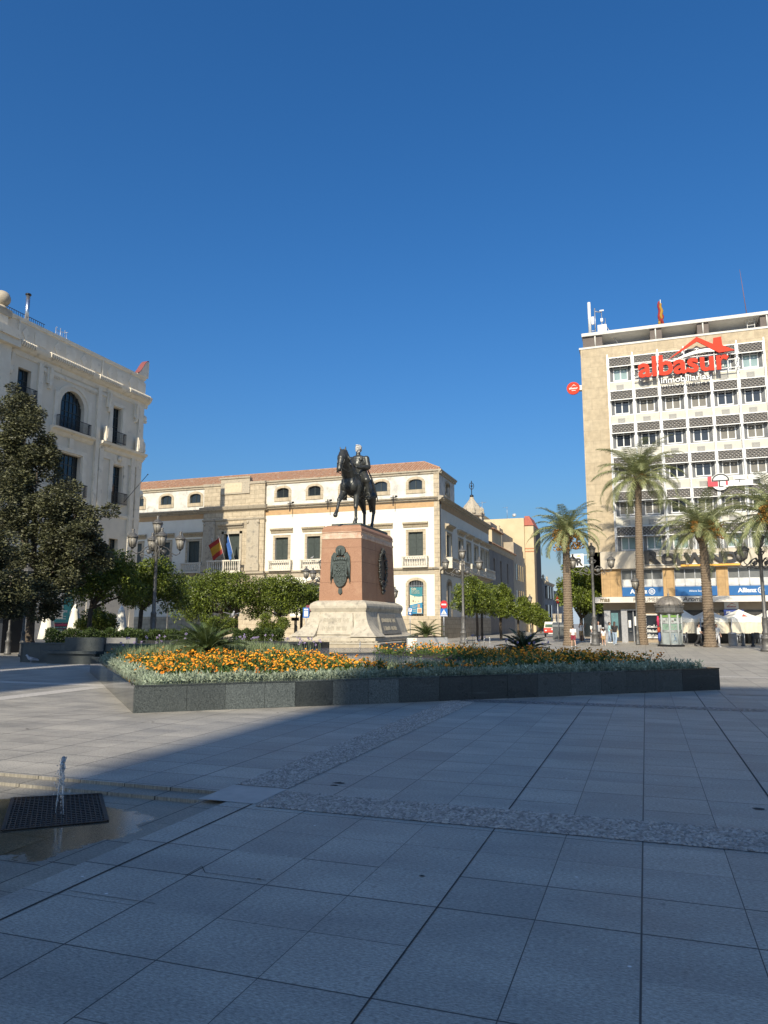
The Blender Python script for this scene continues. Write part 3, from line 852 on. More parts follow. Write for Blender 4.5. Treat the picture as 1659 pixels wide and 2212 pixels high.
def marigold_density(u, v):
    # where the orange plants stand, as seen: a deep mass at the near corner, a thinner drift on the right arm
    if u < .5 or v < .9 or u > PU - .5 or v > PV - .2: return 0
    edge = .95 + .25 * math.sin(u * 1.7) + .2 * math.sin(v * 2.1)
    if v < edge or u < (.30 + .15 * math.sin(v * 1.3)): return 0
    if 5.3 < u < 5.95: return .10                    # the gap
    if u <= 5.3:
        pn = .5 + .5 * math.sin(u * 2.3 + 1.1 * math.sin(v * 1.7)) * math.cos(v * 1.9 + u)
        return (.06 + 1.1 * pn) if v < (7.2 if u > 1.9 else 9.6) else .12
    if u < 8.6: return .75 if v < 2.1 else 0.0
    if u < 9.4: return .35 if v < 2.2 else .0
    return 1.0 if v < 4.6 else .25
def flowers():
    # foliage mounds
    P = []; D = []
    heads = []; 
    tries = 0
    plants = []
    while len(plants) < 1000 and tries < 60000:
        tries += 1
        u = rng.uniform(.4, PU - .3); v = rng.uniform(.4, PV - .3)
        if rng.random() < marigold_density(u, v): plants.append((u, v))
    for u, v in plants:
        z = soil_z(u, v); hgt = rng.uniform(.17, .36) * (1.0 if u < 5.5 else (1.2 if u > 9 else .82))
        k = 26
        q = rng.normal(size=(k, 3)); q[:, 2] = np.abs(q[:, 2]); q /= np.linalg.norm(q, axis=1, keepdims=True)
        rad = rng.uniform(.4, 1, k)[:, None] * np.array([[.20, .20, hgt]])
        P.append(np.array([[u, v, z]]) + q * rad); D.append(q + rng.normal(scale=.6, size=(k, 3)))
        nh = rng.integers(1, 8) if u < 5.6 else rng.integers(2, 7)
        for _ in range(nh):
            a = rng.uniform(0, 6.28); rr = .20 * math.sqrt(rng.random())
            zz = z + hgt * (1.02 - .9 * (rr / .2) ** 2 * .55) + rng.uniform(-.01, .05)
            heads.append((u + rr * math.cos(a), v + rr * math.sin(a), zz, rng.uniform(.018, .036)))
    P = to_world(np.concatenate(P)); D = np.concatenate(D); D = D[:, :1] * np.array([[EU.x, EU.y, 0]]) + D[:, 1:2] * np.array([[EV.x, EV.y, 0]]) + D[:, 2:] * np.array([[0, 0, 1]])
    o = np_obj('marigold_foliage', leaf_faces(P, D, .10, .38), 4, M_mgreen)
    tag(o, 'dense green marigold foliage filling the granite bed', 'plants'); o['kind'] = 'stuff'
    # ruffled flower heads
    V = []; F = []
    n = 9
    rings = [(.35, -.5), (.85, -.25), (1.0, .1), (.80, .45), (.45, .62), (.0, .60)]
    for i, (r, z) in enumerate(rings):
        for k in range(n):
            q = 2 * math.pi * (k + .5 * (i % 2)) / n; rf = 1 + (.13 if (k + i) % 2 else -.10)
            V.append((r * rf * math.cos(q), r * rf * math.sin(q), z + (.08 if k % 2 else -.05)))
    for i in range(len(rings) - 1):
        for k in range(n):
            k2 = (k + 1) % n; F.append((i*n+k, i*n+k2, (i+1)*n+k2, (i+1)*n+k))
    H = np.array(heads)
    W = to_world(H[:, :3]); X = np.zeros((len(H), 3, 4))
    for i in range(len(H)):
        e = Euler((rng.normal() * .45, rng.normal() * .45, rng.uniform(0, 6.28))).to_matrix()
        X[i, :, :3] = np.array(e) * H[i, 3] * np.array([[1, 1, .8]]); X[i, :, 3] = W[i]
    o = inst_obj('marigold_flowers', (V, F), X, M_marigold, None, False)
    tag(o, 'bright orange marigold heads covering the bed', 'flowers'); o['kind'] = 'stuff'
    # silver edging
    P = []; D = []
    for _ in range(1500):
        if rng.random() < .62:
            u = rng.uniform(.45, PU - .15); v = .40 + abs(rng.normal(0, .5)) * .72 + .02
            if v > 1.35: continue
        else:
            v = rng.uniform(.45, 11.5); u = .36 + abs(rng.normal(0, .25)) * .5
            if u > .66: continue
        k = 22; q = rng.normal(size=(k, 3)); q[:, 2] = np.abs(q[:, 2]) * 1.0 + .05; q /= np.linalg.norm(q, axis=1, keepdims=True)
        hh = rng.uniform(.12, .22) * (1.25 if u > 9 else 1)
        P.append(np.array([[u, v, PH - .05]]) + q * rng.uniform(.3, 1, k)[:, None] * np.array([[.15, .15, hh]])); D.append(q + rng.normal(scale=.55, size=(k, 3)))
    P = to_world(np.concatenate(P)); D = np.concatenate(D)
    o = np_obj('silver_edging', leaf_faces(P, D, .085, .34), 4, M_dusty)
    tag(o, 'silvery grey ground cover spilling over the granite edge', 'plants'); o['kind'] = 'stuff'
    # striped grass behind the flowers
    blades = []
    spots = []
    for _ in range(2600):
        if rng.random() < .6: u = rng.uniform(.6, 5.6); v = rng.uniform(6.8, 11.4)
        elif rng.random() < .6: u = rng.uniform(6.3, 10.5); v = rng.uniform(1.9, 3.6)
        else: u = rng.uniform(11.6, 13.0); v = rng.uniform(4.0, 7.5)
        if rng.random() < .5 and u > 6 and math.sin(u * 3.1) > .1: continue
        spots.append((u, v))
    S = np.array(spots); n = len(S); k = 4
    S = np.repeat(S, k, 0); n = len(S)
    z = np.array([soil_z(a, b) for a, b in S])
    base = np.column_stack([S + rng.normal(scale=.05, size=(n, 2)), z])
    hgt = rng.uniform(.25, .48, n) * np.where(S[:, 0] < 6, 1.05, .62)
    ang = rng.uniform(0, 6.28, n); ln = rng.uniform(.05, .2, n)
    dirs = np.column_stack([np.cos(ang), np.sin(ang), np.zeros(n)])
    sd_ = np.column_stack([-np.sin(ang), np.cos(ang), np.zeros(n)]) * .009
    mid = base + dirs * ln[:, None] * .35; mid[:, 2] += hgt * .6
    tip = base + dirs * ln[:, None] * 1.1; tip[:, 2] += hgt
    q = np.stack([base - sd_, base + sd_, mid + sd_, mid - sd_], 1).reshape(-1, 3); q2 = np.stack([mid - sd_, mid + sd_, tip + sd_ * .2, tip - sd_ * .2], 1).reshape(-1, 3)
    o = np_obj('striped_grass', to_world(np.concatenate([q, q2])), 4, M_grass)
    tag(o, 'pale striped grass clumps standing behind the marigolds', 'grass'); o['kind'] = 'stuff'
    # lilac flower stalks
    m = MB()
    pts = [(rng.uniform(.7, 5.2), rng.uniform(8.2, 11.5)) for _ in range(46)] + [(rng.uniform(5.6, 6.4), rng.uniform(7.5, 9.5)) for _ in range(14)] + [(rng.uniform(11, 13), rng.uniform(5, 8)) for _ in range(16)]
    for u, v in pts:
        h = rng.uniform(.48, .72); b = bed(u, v, soil_z(u, v)); tp = b + Vector((rng.normal() * .05, rng.normal() * .05, h))
        m.tube([b, tp], [.006, .004], 5, 0)
        for _ in range(10):
            d = Vector(rng.normal(size=3)).normalized() * .030
            m.ball(tp + d, .013, 5, 4, 1)
    o = obj('lilac_stalks', m, [M_stalk, M_purple]); tag(o, 'thin stalks with lilac flower heads above the grass', 'flowers'); o['kind'] = 'stuff'
flowers()

# cycads
def frond_leaves(mb_list, base, az, L, rise, droop, npair, leaf, width, roll=0, vang=.5, taper=True, seed=0, twist=0.):
    r = random.Random(seed)
    pts = []; n = 14
    h = Vector((math.cos(az), math.sin(az), 0)); up = Vector((0, 0, 1)); side = h.cross(up)
    el = rise
    p = Vector(base); st = L / n
    for i in range(n + 1):
        pts.append(p.copy())
        d = h * math.cos(el) + up * math.sin(el); p = p + d * st
        el -= droop / n * (0.5 + 1.0 * i / n)
    quads = []
    for i in range(npair):
        t = .12 + .86 * i / (npair - 1); f = t * n; k = min(int(f), n - 1); q = pts[k].lerp(pts[k + 1], f - k)
        tan = (pts[k + 1] - pts[k]).normalized(); nrm = side.cross(tan).normalized()
        ll = leaf * (math.sin(math.pi * min(1, .12 + t * .86)) ** .6 if taper else 1) * r.uniform(.85, 1.1)
        for sgn in (-1, 1):
            d = (side * sgn * math.cos(vang) + nrm * math.sin(vang) * r.uniform(.6, 1.2) + tan * (.55 + .5 * t)).normalized()
            d.z -= twist * r.uniform(.3, 1.0); d.normalize()
            w = tan * width * .5
            m_ = q + d * ll * .55; e = q + d * ll; e.z -= ll * .12 * (1 if twist else .4)
            quads += [q - w * .6, q + w * .6, m_ + w, m_ - w, m_ - w, m_ + w, e + w * .12, e - w * .12]
    return pts, quads
def cycad(loc, n, L, mat, label, seed, group=None):
    r = random.Random(seed)
    t = thing('sago_palm', label, 'cycad', loc, group)
    tk = MB(); tk.lathe([(.14, 0), (.18, .06), (.15, .16), (.06, .22)], 12, loc); obj('trunk', tk, M_palmtrunk, t)
    q = []; ribs = MB()
    for i in range(n):
        az = i * 2.39996 + r.uniform(-.2, .2); ring = i / n
        rise = 1.15 - 1.0 * ring + r.uniform(-.12, .12)
        pts, ql = frond_leaves(None, Vector(loc) + Vector((0, 0, .16)), az, L * r.uniform(.85, 1.1), rise, .75 + .5 * ring, 40, L * .20, .022, vang=.45, seed=seed * 99 + i)
        q += ql; ribs.tube(pts, [.014 - .0007 * k for k in range(len(pts))], 4)
    obj('frond_ribs', ribs, M_stalk, t)
    np_obj('fronds', np.array([p[:] for p in q]), 4, mat, t)
c1 = bed(2.75, 7.3); c1.z = soil_z(2.75, 7.3) + .08
cycad(tuple(c1), 56, 1.12, M_cycad, 'sunlit bright green sago palm among the marigolds at left', 11)
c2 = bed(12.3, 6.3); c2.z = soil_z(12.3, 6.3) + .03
cycad(tuple(c2), 46, .92, M_cycad_shaded, 'dark shaded sago palm at the right end of the bed', 5)

# pool behind the bed
def pool():
    a, b, c, d = at(540, 1345, 33.0), at(1045, 1345, 33.0), bed(12.2, PV + .2), bed(4.2, PV + .2)
    t = thing('raised_pool', 'raised dark pool with a rim between the flower bed and the monument', 'pool', (a.x, a.y, 0))
    w = MB(); poly = [(p.x, p.y) for p in (d, c, b, a)]
    w.prism(poly, .50); obj('pool_wall', w, M_blackgran, t)
    cx = sum(p[0] for p in poly) / 4; cy = sum(p[1] for p in poly) / 4
    s = MB(); s.add([(cx + (x - cx) * .985, cy + (y - cy) * .985, .508) for x, y in poly], [(0, 1, 2, 3)])
    obj('water_surface', s, M_water, t)
    # still water in the middle of the bed, edged in dark stone
    ta = thing('bed_pool', 'dark rippled water in the open middle of the flower bed', 'pool', tuple(bed(5.5, 4.2)))
    e = MB(); s = MB()
    for (u0, v0, u1, v1) in ((5.4, 4.2, 11.4, 4.4), (5.4, PV - .6, 11.4, PV - .4), (5.4, 4.4, 5.6, PV - .6), (11.2, 4.4, 11.4, PV - .6)): e.box(u0, v0, PH - .2, u1, v1, PH + .03)
    s.add([(5.6, 4.4, PH + .01), (11.2, 4.4, PH + .01), (11.2, PV - .6, PH + .01), (5.6, PV - .6, PH + .01)], [(0, 1, 2, 3)])
    e.xform(BEDM); s.xform(BEDM); obj('stone_rim', e, M_polish, ta); obj('water_surface', s, M_water, ta)
pool()

# ------------------------------------------------------------------ the monument
PC = at(780, 1297.5, 41.0)            # front right corner of the pink block at its foot
GX1 = PC.x; GY0 = PC.y; GW = 2.58; GD = 6.0
GX0 = GX1 - GW; GY1 = GY0 + GD; GZ0 = PC.z; GZ1 = at(780, 1146, 41).z; CAPZ = at(780, 1131, 41).z
def rect(g): return (GX0 - g, GY0 - g, GX1 + g, GY1 + g)
def worn(m, w, h, n, M, seed):
    # inscription weathered past reading: rows of broken strokes
    r = random.Random(seed); st = len(m.v); cw = w / n
    for i in range(n):
        x = i * cw
        if r.random() < .1: continue
        k = r.random()
        m.box(x + cw * .15, -.012, h * r.choice((0, 0, .15)), x + cw * .32, 0, h * r.choice((1, 1, .8)))
        if k < .7: m.box(x + cw * .32, -.010, h * .82, x + cw * .75, 0, h * .97)
        if k > .3: m.box(x + cw * .62, -.011, h * .1, x + cw * .78, 0, h * .8)
        if .2 < k < .6: m.box(x + cw * .32, -.009, h * .42, x + cw * .62, 0, h * .55)
    m.xform(M, st)
def monument():
    zz = lambda y: at(780, y, 40.6).z
    t = thing('monument_pedestal', 'tall pink granite pedestal on a flared pale stone base carrying the horseman', 'pedestal', ((GX0+GX1)/2, (GY0+GY1)/2, 0))
    m = MB()
    t1 = -.12
    m.frustum(rect(0), GZ0, rect(t1 + .02), GZ1 - .42)
    obj('granite_block', m, M_redgran, t)
    # joints between the blocks
    j = MB()
    H = GZ1 - .42 - GZ0
    for k in (.30, .62, .86):
        g = (t1 + .02) * k + .003
        z = GZ0 + H * k
        j.box(GX0 - g, GY0 - g, z - .006, GX1 + g, GY1 + g, z + .006)
    for k in (.42, .78):
        y = GY0 + GD * k
        g0 = .003
        j.add([(GX1 + g0, y - .008, GZ0 + .01), (GX1 + g0, y + .008, GZ0 + .01), (GX1 + g0 + t1 + .02, y + .008, GZ1 - .44), (GX1 + g0 + t1 + .02, y - .008, GZ1 - .44)], [(0, 1, 2, 3)])
    obj('block_joints', j, plain('granite_joint', (.10, .05, .035), None, 4, .9), t)
    f = MB(); f.stack([(rect(t1 + .02), GZ1 - .42), (rect(t1 + .05), GZ1 - .40), (rect(t1 + .05), GZ1 - .30), (rect(t1 + .0), GZ1 - .28), (rect(t1 + .0), GZ1 - .06), (rect(t1 + .05), GZ1 - .03), (rect(t1 + .05), GZ1)])
    obj('inscription_band', f, plain('pale_band_stone', (.60, .45, .33), (.44, .27, .18), 2.5, .75, stain=(.62, .54, .44), sscale=1.5), t)
    bl = MB()
    worn(bl, GD * .9, .17, 40, Matrix.Translation((GX1 + t1 + .002, GY0 + .3, GZ1 - .26)) @ Matrix.Rotation(R(90), 4, 'Z'), 1)
    worn(bl, GW * .75, .15, 22, Matrix.Translation((GX0 + .3, GY0 - t1 - .002, GZ1 - .25)), 2)
    obj('band_lettering', bl, plain('pale_letters', (.62, .52, .42), None, 5, .8), t)
    c = MB(); c.stack([(rect(t1 + .02), GZ1), (rect(t1 + .02), GZ1 + .16), (rect(t1 - .06), GZ1 + .30), (rect(t1 - .22), CAPZ)])
    obj('cap_stone', c, M_redgran, t)
    z1315, z1325, z1376, z1384 = zz(1313), zz(1322), zz(1375), zz(1383)
    b = MB()
    b.stack([(rect(.06), GZ0 + .02), (rect(.10), GZ0), (rect(.22), GZ0 - .05), (rect(.36), GZ0 - .16), (rect(.40), GZ0 - .28), (rect(.40), z1315), (rect(.30), z1325)][::-1])
    obj('roll_moulding', b, M_plinth, t)
    rg = []
    n = 9
    for i in range(n + 1):
        k = i / n; z = z1376 + (z1325 - z1376) * k
        g = .32 + .36 * (1 - k) + (.16 if i == 0 else 0)
        rg.append((rect(g), z))
    b = MB(); b.stack(rg); obj('flared_base', b, M_plinth, t)
    b = MB(); b.stack([(rect(1.18), z1384 - .02), (rect(1.18), z1376 - .05), (rect(1.05), z1376)]); obj('base_ledge', b, M_plinth, t)
    b = MB(); b.box(GX0 - 1.32, GY0 - 1.32, 0, GX1 + 1.32, GY1 + 1.32, z1384 - .12); b.box(GX0 - 1.36, GY0 - 1.36, z1384 - .118, GX1 + 1.36, GY1 + 1.36, z1384 - .02)
    obj('rough_plinth', b, M_rough, t)
    b = MB()
    for x in (GX0 - 1.33, GX0 + .1, GX1 - .25, GX1 + 1.05):
        b.box(x, GY0 - 1.37, 0, x + .28, GY0 - 1.30, z1384 - .12)
    for y in (GY0 - 1.33, GY0 + .9, GY0 + 2.6, GY1 + .9):
        b.box(GX1 + 1.30, y, 0, GX1 + 1.37, y + .28, z1384 - .12)
    obj('plinth_pilasters', b, M_plinth, t)
    # slanting inscription tablets on two sides
    for side in (0, 1):
        p = MB()
        wd = 1.25 if side == 0 else 2.1
        cx = (GX0 + GX1) / 2 if side == 0 else (GY0 + GY1) / 2
        if side == 0:
            y0, y1 = GY0 - .44, GY0 - .80; zt, zb = z1325 - .05, z1376 + .10
            v = [(cx - wd*.85, y1, zb), (cx + wd*.85, y1, zb), (cx + wd*.72, y0, zt), (cx - wd*.72, y0, zt)]
            bk = [(x, GY0 - .3, z) for x, y, z in v]
        else:
            x0, x1 = GX1 + .44, GX1 + .80; zt, zb = z1325 - .05, z1376 + .10
            v = [(x1, cx - wd*.85, zb), (x1, cx + wd*.85, zb), (x0, cx + wd*.72, zt), (x0, cx - wd*.72, zt)]
            bk = [(GX1 + .3, y, z) for x, y, z in v]
        p.add(v + bk, [(0,1,2,3),(0,4,5,1),(1,5,6,2),(2,6,7,3),(3,7,4,0)])
        o = obj('inscription_tablet', p, M_plinth if side == 0 else plain('grey_tablet', (.24, .225, .19), (.17, .16, .14), 4, .9, bmp=.4), t)
        ang = math.atan2(.36, zt - zb)
        if side == 0: Mx = Matrix.Translation((cx - wd * .62, y1 - .004, zb)) @ Matrix.Rotation(-ang, 4, 'X')
        else: Mx = Matrix.Translation((x1 + .004, cx - wd * .62, zb)) @ Matrix.Rotation(R(90), 4, 'Z') @ Matrix.Rotation(-ang, 4, 'X')
        ln = MB()
        worn(ln, wd * 1.24, .26, 16, Mx @ Matrix.Translation((0, 0, (zt - zb) * .58)), 3)
        worn(ln, wd * 1.24, .26, 15, Mx @ Matrix.Translation((0, 0, (zt - zb) * .18)), 4)
        obj('carved_lettering', ln, plain('carved_letter_stone', (.40, .36, .28), None, 6, .9), o)  # one stone tone for the worn strokes on both tablets
    # corner scrolls
    for sx, gx in ((-1, GX0), (1, GX1)):
        s = MB()
        prof = []
        for i in range(10):
            k = i / 9; z = z1376 + (z1325 - z1376) * k
            prof.append((.36 + .80 * (1 - k) ** 2.4 + .1 * (1 - k), z))
        for i in range(9):
            (g0, za), (g1, zb_) = prof[i], prof[i + 1]
            s.add([(gx + sx * (g0), GY0 - g0, za), (gx - sx * .25, GY0 - g0, za), (gx - sx * .25, GY0 - g1, zb_), (gx + sx * g1, GY0 - g1, zb_)], [(0, 1, 2, 3)])
            s.add([(gx + sx * g0, GY0 - g0, za), (gx + sx * g0, GY0 + .45, za), (gx + sx * g1, GY0 + .45, zb_), (gx + sx * g1, GY0 - g1, zb_)], [(0, 1, 2, 3)])
        s.add([(gx - sx * .25, GY0 - g, z) for g, z in prof] + [(gx - sx * .25, GY0 - .3, prof[-1][1]), (gx - sx * .25, GY0 - .3, prof[0][1])], [tuple(range(12))])
        s.add([(gx + sx * g, GY0 + .45, z) for g, z in prof] + [(gx + sx * .3, GY0 + .45, prof[-1][1]), (gx + sx * .3, GY0 + .45, prof[0][1])], [tuple(range(12))])
        obj('corner_scroll', s, M_plinth, t)
    # (back corner gets its scroll too)
    # bronze coat of arms on the front: shield, winged eagle, round halo, tail
    fy = lambda z: GY0 + (-(t1 + .02)) * (z - GZ0) / H
    cx = (GX0 + GX1) / 2; zc = at(735, 1228, 41).z; zt = at(735, 1177, 41).z; zb = at(735, 1277, 41).z
    k = (zt - zb) / 4.6
    e = MB()
    def pp(poly, th, off=0.0): 
        e.prism([(cx + x * k, zb + z * k) for x, z in poly], -th, 0, 'xz', fy(zc) - off)
    sh = [(-.62, 2.5), (.62, 2.5)] + [(.62 * math.cos(q), 1.3 - 1.05 * math.sin(q)) for q in np.linspace(.0, math.pi, 12)]
    pp([(-.78, 3.25), (-.4, 3.42), (0, 3.48), (.4, 3.42), (.78, 3.25), (.70, 2.9), (.74, 2.2)] + [(.72 * math.cos(q), 1.5 - 1.05 * math.sin(q)) for q in np.linspace(.1, math.pi - .1, 12)] + [(-.74, 2.2), (-.70, 2.9)], .16)
    for sx in (-1, 1):
        pp([(sx * x, z) for x, z in ((.35, 3.75), (.70, 3.95), (.98, 3.5), (1.06, 2.6), (1.05, 1.4), (1.02, .75), (.92, 1.3), (.80, 1.5), (.78, 2.2), (.62, 3.0))][::sx], .11)
        for i in range(5):
            x0 = .80 + .05 * i
            e.tube([(cx + sx * x0 * k, fy(zc) - .12, zb + (3.4 - .2 * i) * k), (cx + sx * (x0 + .04) * k, fy(zc) - .12, zb + (1.5 - .1 * i) * k)], .018, 5)
    hp = [(.52 * math.cos(q), 4.1 + .52 * math.sin(q)) for q in np.linspace(0, 2 * math.pi, 20, endpoint=False)]
    pp(hp, .14)
    pp([(-.15, .35), (.15, .35), (.22, -.1), (.0, -.32), (-.22, -.1)], .12)
    # relief: crown, quarters, eagle head
    y = fy(zc) - .16
    for i in range(7): e.ball((cx + (-.6 + .2 * i) * k, y, zb + (3.15 + .08 * math.cos((i - 3) * .5)) * k), (.075, .045, .10), 6, 5)
    for x in (-.42, -.1, .22, .5):
        e.box(cx + (x - .02) * k, y - .03, zb + .75 * k, cx + (x + .02) * k, y, zb + 2.8 * k)
    for z in (1.5, 2.15, 2.8): e.box(cx - .62 * k, y - .03, zb + (z - .025) * k, cx + .62 * k, y, zb + (z + .025) * k)
    for i in range(26):
        rr = random.Random(i); e.ball((cx + rr.uniform(-.5, .5) * k, y - .01, zb + rr.uniform(.8, 2.7) * k), (.05, .03, .06), 6, 4)
    e.tube([(cx, y - .02, zb + 3.6 * k), (cx - .05 * k, y - .05, zb + 4.2 * k), (cx - .2 * k, y - .06, zb + 4.3 * k)], [.08, .07, .02], 7)
    for sx in (-1, 1):
        for i in range(3): e.ball((cx + sx * (.62 + .05 * i) * k, y, zb + (1.75 - .12 * i) * k), (.09, .05, .05), 7, 5)
    obj('coat_of_arms', e, M_bronze_green, t)
    # wreath round a plaque on the right flank
    w = MB()
    cy = GY0 + GD * .60; zc = (GZ0 + GZ1) / 2 + .02
    fx = lambda z: GX1 + (t1 + .02) * (z - GZ0) / H
    rr = random.Random(3)
    for i in range(46):
        q = 2 * math.pi * i / 46
        y_ = cy + math.cos(q) * .62; z_ = zc + math.sin(q) * 1.02 + (.12 if abs(math.cos(q)) < .2 and math.sin(q) > 0 else 0)
        for _ in range(4):
            w.ball((fx(z_) + .06 + rr.uniform(0, .07), y_ + rr.uniform(-.10, .10), z_ + rr.uniform(-.09, .09)), (.06, .085 * rr.uniform(.6, 1.2), .085 * rr.uniform(.6, 1.2)), 6, 4)
    for i in range(14): w.ball((fx(zc - 1.2) + .09, cy + rr.uniform(-.25, .25), zc - 1.05 - rr.uniform(0, .38)), (.07, .09, .11), 6, 4)
    obj('bronze_wreath', w, M_bronze, t)
    p = MB(); p.prism([(cy + .55 * math.cos(q), zc + .95 * math.sin(q)) for q in np.linspace(0, 2 * math.pi, 24, endpoint=False)], .03, 0, 'yz', fx(zc) - .012)
    obj('oval_plaque', p, plain('dark_plaque', (.06, .048, .04), None, 4, .5), t)
    t.rotation_euler.z = R(1.0)
MON = monument()

def horse_and_rider():
    S = 2.03
    # unit metres, horse heading -y, chest at y=0; base plate at z=0
    c = lambda a, b, r0, r1: ('c', Vector(a), Vector(b), r0, r1)
    e = lambda p, r, *rot: ('e', p, r) + ((rot[0],) if rot else ())
    HD = Vector((0, .17, .12))
    hp = [e((0, .10, 1.16), (.27, .33, .34)), e((0, .52, 1.19), (.275, .48, .335)), e((0, .95, 1.21), (.28, .45, .33)), e((0, 1.30, 1.28), (.285, .36, .31)),
          e((0, -.10, 1.18), (.235, .18, .27)), e((.12, -.14, 1.10), (.13, .13, .19)), e((-.12, -.14, 1.10), (.13, .13, .19)),
          c((0, .02, 1.32), (0, -.32, 1.61), .245, .185), c((0, -.32, 1.61), (0, -.58, 1.86), .185, .135), c((0, .18, 1.44), (0, -.26, 1.76), .13, .10), c((0, -.26, 1.76), (0, -.55, 1.99), .10, .075)] + [
          (p[0], p[1] - HD, p[2] - HD, p[3], p[4]) if p[0] == 'c' else (p[0], Vector(p[1]) - HD, p[2]) for p in (
          c((0, -.44, 2.05), (0, -.58, 1.88), .118, .118), c((0, -.58, 1.88), (0, -.70, 1.62), .098, .066), c((0, -.70, 1.62), (0, -.725, 1.54), .070, .058), e((0, -.50, 1.86), (.085, .115, .14)), e((0, -.66, 1.53), (.05, .05, .04)),
          e((.05, -.735, 1.57), (.022, .03, .026)), e((-.05, -.735, 1.57), (.022, .03, .026)), e((.095, -.57, 1.94), (.03, .04, .03)), e((-.095, -.57, 1.94), (.03, .04, .03)),
          c((.065, -.44, 2.13), (.085, -.47, 2.24), .036, .012), c((-.065, -.44, 2.13), (-.085, -.47, 2.24), .036, .012))] + [
          # tail
          c((0, 1.62, 1.42), (0, 1.74, 1.25), .055, .085), c((0, 1.74, 1.25), (0, 1.76, .95), .085, .105), c((0, 1.76, .95), (0, 1.72, .62), .105, .04),
          # standing left foreleg
          c((.17, .02, 1.12), (.165, .04, .88), .155, .105), c((.165, .04, .88), (.16, .0, .52), .098, .062), e((.16, -.01, .50), (.066, .07, .075)), c((.16, -.005, .50), (.16, .01, .17), .048, .042), e((.16, .01, .155), (.054, .058, .06)), c((.16, .01, .15), (.16, -.05, .06), .044, .058), c((.16, -.055, .06), (.16, -.065, .022), .062, .070),
          # lifted right foreleg
          c((-.17, .0, 1.12), (-.175, -.10, .90), .155, .11), c((-.175, -.10, .90), (-.185, -.40, .66), .102, .066), e((-.185, -.41, .65), (.068, .075, .075)), c((-.185, -.41, .64), (-.19, -.56, .33), .050, .042), e((-.19, -.57, .31), (.054, .056, .058)), c((-.19, -.57, .31), (-.19, -.65, .22), .044, .056), c((-.19, -.655, .215), (-.19, -.68, .18), .060, .068),
          # hind legs: near left under the body, right trailing
          e((.17, 1.30, 1.10), (.15, .27, .28)), c((.19, 1.22, .98), (.19, 1.36, .74), .17, .10), c((.19, 1.36, .74), (.19, 1.46, .56), .095, .062), e((.19, 1.475, .55), (.055, .072, .085)), c((.19, 1.46, .54), (.19, 1.33, .18), .050, .043), e((.19, 1.32, .16), (.054, .058, .06)), c((.19, 1.32, .15), (.19, 1.25, .06), .045, .058), c((.19, 1.245, .06), (.19, 1.23, .022), .062, .070),
          e((-.17, 1.32, 1.10), (.15, .27, .28)), c((-.18, 1.28, .98), (-.18, 1.52, .76), .17, .10), c((-.18, 1.52, .76), (-.18, 1.66, .58), .095, .062), e((-.18, 1.67, .57), (.055, .072, .085)), c((-.18, 1.66, .56), (-.18, 1.66, .18), .050, .043), e((-.18, 1.66, .16), (.054, .058, .06)), c((-.18, 1.66, .15), (-.18, 1.60, .06), .045, .058), c((-.18, 1.595, .06), (-.18, 1.585, .022), .062, .070),
          e((0, 1.05, .88), (.07, .12, .09))]
    # mane on the left of the neck: wavy locks
    rr = random.Random(8)
    for i in range(13):
        k = i / 12
        a = Vector((.045, .12 - .68 * k, 1.56 + .44 * k)); a.x += .02
        b = a + Vector((.10 + .03 * rr.random(), -.03 + .02 * rr.random(), -.24 - .08 * rr.random()))
        hp.append(c(a, b, .045, .02))
    for i in range(4): hp.append(c((-.03 + .02 * i, -.63, 2.02), (-.03 + .022 * i, -.74, 1.87), .03, .012))
    me = remesh(hp, .0155, 5)
    PX = (GX0 + GX1) / 2 + .22; PY = GY0 + 1.02; PZ = CAPZ + .13
    M = Matrix.Translation((PX, PY, PZ)) @ Matrix.Scale(S, 4)
    t = thing('equestrian_statue', 'dark bronze horseman with a pale marble head riding a walking horse', 'statue', (PX, PY, CAPZ))
    bp = MB(); bp.box(PX - 1.0, PY - .42, CAPZ, PX + .80, PY + 4.4, CAPZ + .13); obj('base_plate', bp, M_bronze_green, t)
    mesh_obj('horse', me, M_bronze, t, M)
    # rider, one continuous body
    rp = [e((0, .66, 1.62), (.19, .17, .14)), c((0, .66, 1.62), (0, .63, 1.86), .19, .20), e((0, .62, 1.92), (.25, .165, .20)), e((0, .60, 2.03), (.235, .13, .11)), e((.0, .66, 1.74), (.23, .17, .14)), c((0, .61, 2.08), (0, .60, 2.22), .078, .062),
          e((.235, .62, 2.03), (.085, .085, .085)), e((-.235, .62, 2.03), (.085, .085, .085)),
          c((.25, .62, 2.02), (.31, .60, 1.76), .095, .085), c((.31, .60, 1.76), (.12, .30, 1.71), .08, .05), e((.09, .27, 1.71), (.045, .06, .04)),
          c((-.25, .62, 2.02), (-.32, .56, 1.78), .095, .085), c((-.32, .56, 1.78), (-.12, .38, 1.82), .08, .05), e((-.09, .36, 1.83), (.045, .055, .045)),
          c((.12, .64, 1.60), (.335, .40, 1.33), .155, .115), c((.335, .40, 1.33), (.355, .50, .92), .085, .052), e((.355, .45, .83), (.048, .135, .05)),
          c((-.12, .64, 1.60), (-.335, .40, 1.33), .155, .115), c((-.335, .40, 1.33), (-.355, .50, .92), .085, .052), e((-.355, .45, .83), (.048, .135, .05)),
          # breeches flare, collar, sash and medal
          e((.25, .52, 1.44), (.12, .20, .13), (0.5, 0, .4)), e((-.25, .52, 1.44), (.12, .20, .13), (0.5, 0, -.4)), e((.13, .475, 1.98), (.05, .03, .05)),
          c((-.17, .50, 1.78), (.10, .46, 1.90), .022, .022)]
